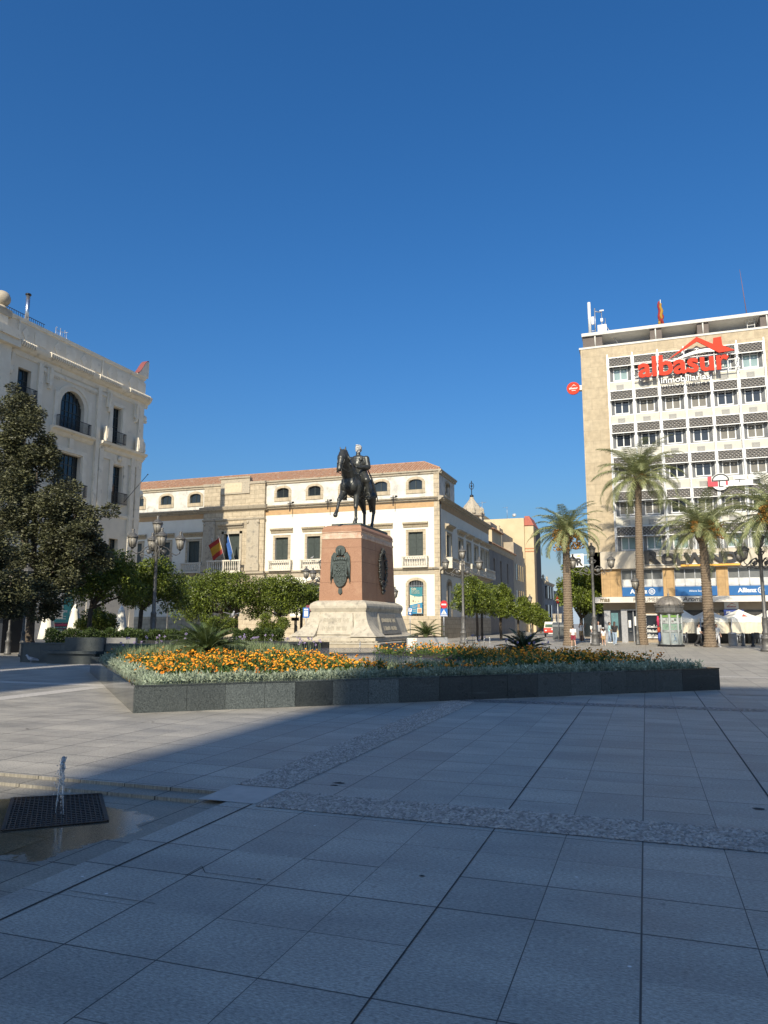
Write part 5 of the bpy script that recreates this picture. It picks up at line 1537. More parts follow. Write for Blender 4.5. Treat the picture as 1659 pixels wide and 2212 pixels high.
flag('f', 'red and yellow flag on a slanting pole over the palace balcony', (-43.75, fy + .3, 8.5), (-44.15, fy - .5, 11.0), [(.27, F_red), (.46, F_yel), (.27, F_red)], 2.1, 1.75, 1, .62)
flag('f', 'blue flag hanging limp beside the red and yellow flag on the balcony', (-42.55, fy + .3, 8.5), (-42.95, fy - .5, 11.2), [(1.0, F_blue)], 1.15, 1.9, 3, 1.3)
flag('f', 'dark green flag half hidden behind the red and yellow flag', (-45.05, fy + .6, 8.5), (-45.3, fy, 10.9), [(1.0, F_green)], .7, 1.9, 5, 1.6)

# ------------------------------------------------------------------ cream corner building at the left
LX = -44.44
def cream():
    t = thing('cream_building', 'tall cream plaster building with arched window and heavy cornice at left', 'building', (LX, 48, 0))
    y0, y1 = 26.0, 57.0
    W = [(42.15, 43.42, 18.5, 21.05), (46.65, 49.35, 17.3, 20.8), (52.9, 54.0, 17.55, 20.92), (46.42, 49.28, 12.0, 15.43), (53.3, 54.55, 12.1, 15.6), (53.25, 54.45, 6.4, 9.0), (42.15, 43.42, 12.0, 15.45), (46.42, 49.28, 6.3, 9.2), (36.5, 37.8, 18.5, 21.0), (36.5, 37.8, 12.0, 15.4), (47.0, 49.25, .9, 4.2)]
    m = MB(); wall_holes(m, 'x', LX, y0, y1, 0, 24.9, W, .5)
    m.box(LX - 14, y1 - .02, 0, LX - .02, y1, 24.9); m.add([(LX - 14, y0, 24.85), (LX, y0, 24.85), (LX, y1, 24.85), (LX - 14, y1, 24.85)], [(0, 1, 2, 3)])
    m.add([(LX - 14, y0, 0), (LX, y0, 0), (LX, y0, 24.9), (LX - 14, y0, 24.9)], [(0, 1, 2, 3)])
    obj('wall', m, M_cream, t)
    c = MB()
    # crowning cornice with ribbed underside, lower band, cap
    moulding(c, 'x', LX, y0, y1 + .5, [(.06, 21.9), (.12, 22.1), (.14, 22.28), (.34, 22.36), (.52, 22.52), (.62, 22.72), (.66, 22.92), (.10, 23.02)])
    moulding(c, 'x', LX, y0, y1 + .1, [(.02, 24.62), (.09, 24.68), (.12, 24.84), (.14, 24.94), (.0, 24.97)])
    for a, b in ((31.0, 34.2), (41.6, 43.2), (44.6, 49.6), (50.2, 53.2), (54.2, 57.2)):
        n = int((b - a) / .21)
        for i in range(n):
            y = a + (b - a) * (i + .5) / n
            pr = [(.50, 22.48), (.69, 22.62), (.75, 22.86), (.69, 23.0), (.45, 23.02)]
            moulding(c, 'x', LX, y - .065, y + .065, pr)
    moulding(c, 'x', LX, 44.3, 52.0, [(.03, 21.45), (.10, 21.5), (.10, 21.75), (.03, 21.8)])
    for a in np.arange(44.5, 46.3, .16): pbox(c, 'x', LX, a, a + .08, 21.30, 21.46, .09)
    for a in np.arange(49.3, 51.0, .16): pbox(c, 'x', LX, a, a + .08, 21.30, 21.46, .09)
    obj('cornice', c, M_cream2, t)
    p = MB()
    for i, y in enumerate((42.6, 45.9, 48.9, 52.2, 55.1)):
        zc = 23.85
        p.prism([(y, zc - .55), (y + .38, zc), (y, zc + .55), (y - .38, zc)], .05, 0, 'yz', LX)
        pbox(p, 'x', LX, y + .9, y + 2.05, 23.35, 24.35, .05)
    for y in (41.9, 51.2): pbox(p, 'x', LX, y - .07, y + .07, 22.95, 24.9, .09)
    # frames, pilasters, brackets
    pbox(p, 'x', LX, 44.05, 44.5, 0, 22.0, .16); pbox(p, 'x', LX, 50.72, 51.15, 0, 22.0, .20); pbox(p, 'x', LX, 56.3, 57.0, 0, 22.0, .14); pbox(p, 'x', LX, 51.25, 51.75, 6.9, 17.1, .22); pbox(p, 'x', LX, 55.5, 56.0, 6.9, 17.1, .22)
    for y in (41.0, 44.9, 51.9, 55.6):
        pbox(p, 'x', LX, y, y + .62, 20.6, 21.9, .18); moulding(p, 'x', LX, y + .18, y + .44, [(.18, 20.2), (.26, 20.5), (.22, 20.9), (.34, 21.6), (.34, 21.9), (.0, 21.9)])
    for a0, a1, z0, z1 in ((46.0, 50.0, 20.2, 21.2), (52.4, 54.5, 21.0, 21.3), (52.4, 52.8, 17.5, 21.1), (54.1, 54.5, 17.5, 21.1), (45.9, 46.25, 17.3, 20.4), (49.75, 50.1, 17.3, 20.4), (45.8, 46.3, 11.9, 15.6), (49.4, 49.9, 11.9, 15.6), (45.8, 49.9, 15.55, 15.9), (52.75, 53.2, 12.1, 15.7), (54.65, 55.1, 12.1, 15.7), (52.75, 55.1, 15.7, 15.95)):
        if z0 == 20.2: continue
        pbox(p, 'x', LX, a0, a1, z0, z1, .10)
    arch_band(p, 'x', LX, 46.25, 49.75, 19.5, 1.62, .2, .07)
    moulding(p, 'x', LX, 45.6, 50.4, [(.05, 16.75), (.18, 16.9), (.22, 17.05), (.55, 17.15), (.60, 17.3), (.02, 17.34)])
    moulding(p, 'x', LX, 51.1, 57.15, [(.05, 16.55), (.22, 16.7), (.26, 16.95), (.62, 17.1), (.70, 17.3), (.02, 17.36)])
    moulding(p, 'x', LX, 41.3, 44.2, [(.05, 17.9), (.18, 18.0), (.45, 18.15), (.5, 18.3), (.02, 18.34)])
    pbox(p, 'x', LX, 51.15, 57.05, 15.95, 16.55, .12); pbox(p, 'x', LX, 47.75, 48.2, 15.9, 16.75, .15)
    p.lathe([(.10, 0), (.20, .02), (.28, .05), (.30, .08)], 14, (0, 0, 0)); 
    st = len(p.v) - 14 * 4
    p.xform(Matrix.Translation((LX + .12, 53.9, 16.25)) @ Matrix.Rotation(R(-90), 4, 'Y') @ Matrix.Scale(-1, 4, (0, 0, 1)), st)
    for y in (51.45, 55.75): pbox(p, 'x', LX, y, y + .75, 17.36, 18.65, .66, -.30); pbox(p, 'x', LX, y + .12, y + .63, 17.6, 18.45, .70, -.62)
    moulding(p, 'x', LX, 44.0, 57.1, [(.03, 6.3), (.12, 6.5), (.30, 6.7), (.34, 6.9), (.02, 6.95)])
    moulding(p, 'x', LX, y0, 57.1, [(.03, 10.9), (.10, 11.0), (.14, 11.2), (.02, 11.25)])
    pbox(p, 'x', LX, y0, 57.05, 0, .95, .10)
    for y in np.arange(41.2, 46.8, 1.8): 
        for z in (1.9, 3.0, 4.1): pbox(p, 'x', LX, y, y + 1.74, z, z + 1.05, .03)
    # corner ornaments seen in profile
    for z, h in ((18.2, 1.2), (17.2, .6), (20.9, .8), (13.6, .8)):
        p.ball((LX + .05, 57.15, z), (.22, .30, h * .4), 8, 6); p.ball((LX + .05, 57.30, z - h * .35), (.16, .22, h * .25), 8, 6)
    # ledge block where the taller bay begins
    pbox(p, 'x', LX, 36.0, 41.45, 22.2, 22.75, .85); pbox(p, 'x', LX, 36.0, 41.2, 22.75, 23.4, 1.0); pbox(p, 'x', LX, 34.0, 41.0, 0, 22.2, .45); pbox(p, 'x', LX, 34.0, 40.6, 23.4, 25.0, .3)
    obj('plaster_mouldings', p, M_cream2, t)
    a = MB(); arch_fill(a, 'x', LX, 46.65, 49.35, 19.4, 20.81, .004, .45); obj('arch_spandrels', a, M_cream, t)
    for (a0, a1, z0, z1) in W[:-1]:
        w = MB(); w.box(LX - .46, a0, z0, LX - .42, a1, z1); win = obj('window', w, M_darkglass, t)
        f = MB(); nx = 3 if a1 - a0 < 2 else 6; nz = 4 if z1 - z0 > 2.6 else 3
        for i in range(nx + 1):
            y = a0 + (a1 - a0) * i / nx; f.box(LX - .42, y - .035, z0, LX - .36, y + .035, z1)
        for i in range(nz + 1):
            z = z0 + (z1 - z0) * i / nz; f.box(LX - .42, a0, z - .03, LX - .365, a1, z + .03)
        obj('window_bars', f, M_greenframe, win)
        if z0 > 10:
            r = MB(); ry0, ry1 = (a0 - .45, a1 + .45) if a1 - a0 > 2 else (a0 - .15, a1 + .3)
            out = .42
            n = int((ry1 - ry0) / .13)
            for i in range(n + 1): r.box(LX + out - .012, ry0 + (ry1 - ry0) * i / n - .012, z0, LX + out + .012, ry0 + (ry1 - ry0) * i / n + .012, z0 + 1.0)
            for s in (ry0, ry1):
                for k in range(4): r.box(LX + out * k / 4, s - .012, z0, LX + out * k / 4 + .024, s + .012, z0 + 1.0)
                r.box(LX, s - .02, z0 + .98, LX + out + .02, s + .02, z0 + 1.03)
            r.box(LX + out - .02, ry0, z0 + .98, LX + out + .02, ry1, z0 + 1.03); r.box(LX + out - .02, ry0, z0 + .06, LX + out + .02, ry1, z0 + .10)
            obj('window_railing', r, M_iron, win)
    # red curled scroll at the roof corner
    s = MB()
    prof = []
    for i in range(14):
        k = i / 13
        prof.append((55.7 + 1.55 * k, 24.95 + 1.6 * (k ** 2 * (3 - 2 * k))))
    poly = prof + [(57.35, 26.45), (57.3, 24.9), (55.7, 24.9)]
    s.prism(poly, .55, 0, 'yz', LX - .35); obj('corner_scroll', s, M_cream2, t)
    s = MB(); s.prism([(y, z + .01) for y, z in prof] + [(y, z + .09) for y, z in prof[::-1]], .62, 0, 'yz', LX - .40); obj('scroll_tiles', s, plain('red_glazed_tile', (.24, .075, .06), None, 6, .45), t)
    s = MB(); s.ball((LX - .1, 40.25, 25.75), .62, 14, 10); s.lathe([(.5, 0), (.4, .15), (.3, .3)], 12, (LX - .1, 40.25, 24.9)); s.box(LX - .5, 39.6, 24.4, LX + .35, 40.9, 24.95); obj('ball_finial', s, M_trim, t)
    t.rotation_euler.z = R(-.5)
CREAM = cream()
def roof_things():
    t = thing('steel_flue', 'shiny steel chimney flue standing on the cream building roof', 'flue', (LX - .6, 43.1, 24.9))
    m = MB(); m.tube([(LX - .6, 43.1, 24.85), (LX - .6, 43.1, 27.35)], .155, 12); obj('pipe', m, plain('polished_steel', (.62, .63, .65), None, 4, .25, .9), t)
    m = MB(); m.lathe([(.22, 0), (.24, .05), (.20, .12), (.05, .16)], 12, (LX - .6, 43.1, 27.33)); obj('rain_cap', m, M_iron, t)
    t = thing('roof_railing', 'thin dark railing along the roof behind the flue', 'railing', (LX - 1.6, 42, 24.9))
    m = MB()
    ys = np.arange(37.5, 46.0, .22)
    for y in ys: m.box(LX - 1.62, y - .012, 24.85, LX - 1.60, y + .012, 26.15)
    for z in (25.0, 26.15): m.box(LX - 1.63, 37.5, z - .02, LX - 1.59, 46.0, z + .02)
    obj('bars', m, M_iron, t)
    t = thing('roof_ladder', 'hooped roof ladder top rising over the cream parapet', 'ladder', (LX - .9, 47.2, 24.9))
    m = MB()
    for y in (46.7, 47.2): m.tube([(LX - .6, y, 24.85), (LX - .6, y, 26.0)], .03, 6)
    for zz in (25.4, 25.95):
        m.tube([(LX - .6 - .5 * math.sin(q), 46.95 + .62 * math.cos(q), zz) for q in np.linspace(0, math.pi, 12)], .022, 5)
    for q in np.linspace(.3, math.pi - .3, 5): m.tube([(LX - .6 - .5 * math.sin(q), 46.95 + .62 * math.cos(q), 24.85), (LX - .6 - .5 * math.sin(q), 46.95 + .62 * math.cos(q), 25.95)], .016, 5)
    obj('hoops', m, M_metal, t)
    t = thing('roof_hoarding', 'white rooftop hoarding on a strut at the far left edge', 'hoarding', (LX - .8, 39, 25))
    m = MB(); m.box(LX - 1.0, 34.0, 25.9, LX - .9, 40.2, 27.9); obj('panel', m, M_white_sign, t)
    m = MB(); m.tube([(LX - .95, 40.1, 26.3), (LX - .75, 42.2, 24.9)], .04, 6); m.tube([(LX - .95, 40.0, 24.9), (LX - .95, 40.0, 28.3)], .04, 6); m.tube([(LX - .95, 38.5, 28.1), (LX - .95, 40.4, 28.15)], .03, 5); obj('strut', m, M_iron, t)
    t = thing('flag_pole', 'bare slanting flagpole fixed to the cream facade', 'pole', (LX + .3, 54.8, 12.5))
    m = MB(); m.tube([(LX + .25, 54.7, 12.4), (LX + 1.5, 56.3, 15.2)], .03, 6); m.ball((LX + 1.5, 56.3, 15.2), .06, 8, 6); obj('pole', m, M_iron, t)
    # shop poster at street level
    t = thing('telecom_poster', 'teal shop poster in the ground floor window of the cream building', 'poster', (LX + .05, 48.1, 1))
    m = MB(); pbox(m, 'x', LX, 46.9, 49.35, 1.62, 4.2, .02, .3); obj('upper_panel', m, plain('teal_poster', (.01, .25, .25), (.01, .20, .21), 2, .6), t)
    m = MB(); pbox(m, 'x', LX, 46.9, 49.35, .85, 1.61, .02, .3); obj('lower_panel', m, plain('maroon_poster', (.055, .018, .04), (.03, .02, .05), 2, .6), t)
    M = Matrix.Translation((LX + .025, 46.95, 0)) @ Matrix.Rotation(R(90), 4, 'Z')
    m = MB(); text_at(m, 'PT', .45, 0, 2.72, 1.0, .50, 0, .008, M=M, weight=.03); text_at(m, 'TELECOM', .12, 0, 2.40, 1.7, .2, 0, .008, M=M, weight=.02)
    for i, z in enumerate((2.05, 1.86)): worn(m, 1.6, .09, 18, M @ Matrix.Translation((.15, 0, z)), 30 + i)
    m.box(LX + .02, 49.1, 2.0, LX + .03, 49.25, 2.55)
    obj('white_lettering', m, M_white_sign, t)
    m = MB(); text_at(m, 'a la confianza', .15, 0, 1.36, 2.0, .19, 0, .008, M=M, weight=.02); obj('red_lettering', m, plain('crimson_print', (.5, .03, .12), None, 3, .6), t)
    m = MB()
    for i, (s, z) in enumerate((('construye con hechos,', 1.14), ('con palabras', .95))): text_at(m, s, .15, 0, z, 2.0 if i == 0 else 1.3, .14, 0, .008, M=M, weight=.01)
    obj('teal_lettering', m, plain('pale_teal_print', (.12, .45, .42), None, 3, .6), t)
roof_things()

# ------------------------------------------------------------------ the office block at the right
OY = 64.79
MX = [-2.04, 0.0, 2.045, 4.07, 6.10, 8.14, 10.18]
ROWT = [24.28, 21.30, 18.37, 15.45, 12.50, 9.52]
def office():
    t = thing('office_block', 'eight storey office block with lattice sunshades and a stone edge at right', 'building', (4, OY, 0))
    X0, X1 = -4.28, 12.5
    m = MB()
    m.box(X0, OY, 6.03, MX[0] - .06, OY + 14, 25.45); m.box(MX[-1] + .06, OY, 6.03, X1, OY + 14, 25.45)
    m.box(MX[0] - .06, OY, 24.38, MX[-1] + .06, OY + 14, 25.45)
    obj('stone_frame', m, M_trav, t)
    m = MB(); m.box(MX[0] - .06, OY + .62, 7.5, MX[-1] + .06, OY + 14, 24.38); obj('core_wall', m, M_whitepanel, t)
    m = MB(); m.box(X0 - .12, OY - .05, 25.45, X1, OY + 14, 25.62); obj('parapet_coping', m, M_conc, t)
    # roof slab on fins
    m = MB(); m.box(X0 + .15, OY - .10, 26.62, X1, OY + 3.0, 26.90); obj('roof_slab', m, M_conc, t)
    f = MB(); f.box(-4.05, OY + .1, 25.62, -2.4, OY + 2.6, 26.62); fin0 = obj('roof_fin', f, M_brown, t)
    for x0, x1 in ((1.55, 2.5), (5.3, 6.2), (10.1, 11.0)):
        f = MB(); f.box(x0, OY + .1, 25.62, x1, OY + 2.6, 26.62); obj('roof_fin', f, M_brown, t)
    f = MB()
    for x in (-3.0, 2.0, 5.75, 10.6): f.tube([(x, OY + .02, 25.62), (x, OY + .02, 26.6)], .06, 8)
    obj('slab_posts', f, M_conc, t)
    # vertical steel rails
    x = MX[0]
    r = MB(); r.box(x - .045, OY - .32, 7.45, x + .045, OY - .20, 24.62); r.box(x - .07, OY - .2, 7.45, x + .07, OY + .62, 24.40)
    rail = obj('vertical_rail', r, M_metal, t); copies(rail, [(q - x, 0, 0) for q in MX[1:]], t)
    # one bay: window set back in a grey splayed reveal, lattice sunshade above, spandrel with grille below
    x0, x1 = MX[0] + .08, MX[1] - .08; T = ROWT[0]
    w = MB()
    a0, a1, z0, z1 = x0 + .02, x1 - .02, T - 2.10, T - .02
    b0, b1, y0, y1 = x0 + .33, x1 - .33, T - 1.95, T - .80
    yo, yi = OY - .02, OY + .30
    w.add([(a0, yo, z0), (a1, yo, z0), (b1, yi, y0), (b0, yi, y0)], [(0, 1, 2, 3)], 0); w.add([(a0, yo, z1), (a0, yo, z0), (b0, yi, y0), (b0, yi, y1)], [(0, 1, 2, 3)], 0)
    w.add([(a1, yo, z0), (a1, yo, z1), (b1, yi, y1), (b1, yi, y0)], [(0, 1, 2, 3)], 0); w.add([(a0, yo, z1), (b0, yi, y1), (b1, yi, y1), (a1, yo, z1)], [(0, 1, 2, 3)], 0)
    rev = obj('window_reveal', w, M_grey, t)
    g = MB(); mid = (b0 + b1) / 2
    for p in (b0, mid - .045, b1 - .085): g.box(p, yi - .06, y0, p + .085, yi + .02, y1)
    g.box(b0, yi - .06, y0, b1, yi + .02, y0 + .10); g.box(b0, yi - .06, y1 - .07, b1, yi + .02, y1)
    g.box(a0, yo - .03, z0 - .05, a1, yo + .04, z0 + .03)
    g.box(a0 - .02, yo - .03, z0, a0 + .05, yo + .02, z1); g.box(a1 - .05, yo - .03, z0, a1 + .02, yo + .02, z1)
    obj('window_frame', g, M_alu, rev)
    g = MB(); g.box(b0 + .02, yi - .01, y0, b1 - .02, yi + .01, y1); pane = obj('pane', g, M_glass_dark, rev)
    # sunshade lattice: crossing bars in a white frame, standing off the wall
    L = MB(); lz0, lz1 = T - .78, T; ly = OY - .30; step = .26
    def bar(p, q, wdt):
        p, q = Vector(p), Vector(q); d = (q - p)
        if d.length < .02: return
        d.normalize(); n = Vector((-d.z, 0, d.x)) * wdt / 2; o = Vector((0, .05, 0))
        v = [p + n, p - n, q - n, q + n]; v += [k + o for k in v]
        L.add(v, [(0, 1, 2, 3), (7, 6, 5, 4), (0, 3, 7, 4), (1, 5, 6, 2)])
    wd, hh = x1 - x0, lz1 - lz0
    k = -hh
    while k < wd:
        s0 = max(0, -k); e0 = min(hh, wd - k)
        if e0 > s0: bar((x0 + k + s0, ly, lz0 + s0), (x0 + k + e0, ly, lz0 + e0), .085); bar((x0 + k + s0, ly + .002, lz1 - s0), (x0 + k + e0, ly + .002, lz1 - e0), .085)
        k += step * 1.15
    lat = obj('lattice_sunshade', L, plain('grey_lattice', (.13, .115, .10), (.10, .09, .08), 8, .7), t)
    F = MB(); F.box(x0, ly - .02, lz1 - .03, x1, ly + .07, lz1 + .05); F.box(x0, ly - .02, lz0 - .05, x1, ly + .07, lz0 + .02); F.box(x0 - .02, ly - .02, lz0, x0 + .05, ly + .07, lz1); F.box(x1 - .05, ly - .02, lz0, x1 + .02, ly + .07, lz1)
    F.box(x0, ly, lz1 + .0, x1, OY + .3, lz1 + .045)
    for p in (x0 + .35, (x0 + x1) / 2, x1 - .35): F.box(p - .03, ly + .04, lz0 - .03, p + .03, OY + .25, lz0 + .03)
    obj('lattice_frame', F, M_alu, lat)
    F = MB(); F.box(x0 + .05, OY - .17, T - .74, x1 - .05, OY - .15, T - .03); obj('lattice_backing', F, M_alu, lat)
    S = MB(); S.box(x0, OY - .06, T - 2.92, x1, OY + .6, T - 2.16)
    sp = obj('spandrel', S, M_whitepanel, t)
    Gm = MB(); cxm = x0 + .86
    for i in range(7): Gm.box(cxm - .28, OY - .085, T - 2.82 + .06 * i, cxm + .28, OY - .06, T - 2.775 + .06 * i)
    Gm.box(cxm - .30, OY - .075, T - 2.84, cxm + .30, OY - .058, T - 2.38)
    obj('air_grille', Gm, plain('grille_grey', (.34, .33, .30), None, 5, .6), sp)
    rr = random.Random(4)
    for ri, T2 in enumerate(ROWT):
        for ci in range(6):
            if ri == 0 and ci == 0: 
                pane.data.materials[0] = M_glass_teal if False else M_glass_teal
                continue
            d = (MX[ci] - MX[0], 0, T2 - T)
            c = copies(rev, [d], t)[0]; copies(lat, [d], t); copies(sp, [d], t)
            for ch in c.children:
                if ch.name.startswith('pane'):
                    k = rr.random()
                    mm = M_glass_teal if (ri == 5 or ri == 0) else (M_glass_dark if k < .6 else M_blind)
                    ch.material_slots[0].link = 'OBJECT'; ch.material_slots[0].material = mm
    # fascia under the windows, recessed first floor, pillars, canopy, shops
    m = MB(); m.box(-3.35, OY - .25, 6.03, X1, OY + .6, 7.48); m.box(X0, OY, 6.0, -3.35, OY + 1, 7.48); obj('fascia', m, plain('pale_stone_fascia', (.52, .46, .36), (.46, .40, .31), 1.4, .75), t)
    m = MB(); m.box(-3.3, OY + .55, 3.6, X1, OY + .9, 6.03); m.box(-3.3, OY + .55, 3.6, -3.25, OY + 13, 6.03); obj('recess_wall', m, M_gold, t)
    for a, b in ((-3.35, -1.75), (1.5, 2.38), (5.52, 6.38), (9.5, 12.4)):
        m = MB(); m.box(a, OY + .05, 3.65, b, OY + .9, 6.03); obj('ochre_pillar', m, M_gold, t)
    for a, b in ((-1.72, 1.48), (2.4, 5.5), (6.4, 9.5)):
        g = MB(); g.box(a, OY + .32, 4.52, b, OY + .36, 6.0); gw = obj('showroom_window', g, plain('pale_blind_glass', (.17, .175, .17), (.13, .135, .135), 1.5, .12), t)
        q = MB()
        n = 4
        for i in range(n + 1): q.box(a + (b - a) * i / n - .035, OY + .24, 4.52, a + (b - a) * i / n + .035, OY + .34, 6.0)
        q.box(a, OY + .24, 4.50, b, OY + .34, 4.60); q.box(a, OY + .24, 5.92, b, OY + .34, 6.02); obj('window_frame', q, M_metal, gw)
        q = MB(); q.box(a + .04, OY + .30, 4.6, b - .04, OY + .318, 5.15); obj('white_curtain', q, plain('bright_curtain', (.62, .61, .58), (.42, .42, .41), 2.2, .6), gw)
    m = MB(); m.box(-3.95, OY - .95, 3.22, 9.4, OY + .5, 3.68); obj('canopy', m, plain('marble_canopy', (.66, .62, .55), (.56, .52, .46), 1.2, .4, stain=(.4, .37, .32), sscale=1.2), t)
    m = MB(); m.box(-3.3, OY + .35, 0, X1, OY + .6, 3.25); m.box(-3.3, OY + .35, 0, -3.2, OY + 13, 3.25); m.box(-3.3, OY + .15, 2.62, X1, OY + .36, 3.22); obj('shop_wall', m, plain('tan_shop_wall', (.34, .27, .19), (.28, .22, .155), 2, .7), t)
    # perfume shop: metal jambs, dark door with posters, lit display window
    d = MB(); d.box(-2.95, OY + .28, .1, -.62, OY + .34, 2.62); door = obj('shop_door', d, M_glass_dark, t)
    q = MB(); q.box(-3.25, OY + .05, 0, -2.75, OY + .34, 2.62); q.box(-1.9, OY + .05, 0, -1.42, OY + .34, 2.66); q.box(-1.9, OY + .0, 2.6, -.4, OY + .34, 2.68)
    for x in (-.95, -.6): q.box(x - .03, OY + .2, 0, x + .03, OY + .3, 2.6)
    obj('metal_jamb', q, M_granite_gry, door)
    q = MB(); q.box(-1.35, OY + .25, 1.2, -1.15, OY + .27, 1.8); q.box(-.88, OY + .25, 1.35, -.68, OY + .27, 2.1); q.box(-.78, OY + .25, .1, -.70, OY + .27, 1.2); q.lathe([(.12, 0), (.12, .01)], 12, (-1.2, OY + .25, .9)); obj('paper_notices', q, M_white_sign, door)
    q = MB(); q.box(-2.7, OY + .24, .4, -2.15, OY + .27, 2.4); obj('teal_poster', q, plain('teal_print', (.08, .19, .21), (.06, .14, .16), 3, .5), door)
    d = MB(); d.box(.02, OY + .30, .45, 1.05, OY + .34, 2.2); sw = obj('shop_window', d, M_glass_dark, t)
    q = MB(); q.box(-.04, OY + .2, .1, .05, OY + .35, 2.25); q.box(1.0, OY + .2, .1, 1.08, OY + .35, 2.25); q.box(-.04, OY + .2, 2.2, 1.08, OY + .35, 2.27); q.box(-.04, OY + .2, .35, 1.08, OY + .35, .48)
    for z in (.82, 1.2): q.box(.04, OY + .25, z, 1.02, OY + .32, z + .03)
    obj('window_frame', q, M_alu, sw)
    q = MB(); r3 = random.Random(9)
    for z in (.50, .85, 1.23):
        for i in range(9):
            xx = .1 + .1 * i; q.box(xx, OY + .24, z, xx + r3.uniform(.04, .08), OY + .29, z + r3.uniform(.08, .22))
    obj('displayed_goods', q, M_white_sign, sw)
    d = MB(); d.box(1.6, OY + .26, .0, 5.2, OY + .33, 2.6); d.box(5.6, OY + .26, 0, 9.6, OY + .33, 2.6); obj('dark_shopfronts', d, plain('dark_shopfront', (.05, .045, .04), (.02, .02, .02), 1.5, .3), t)
office()

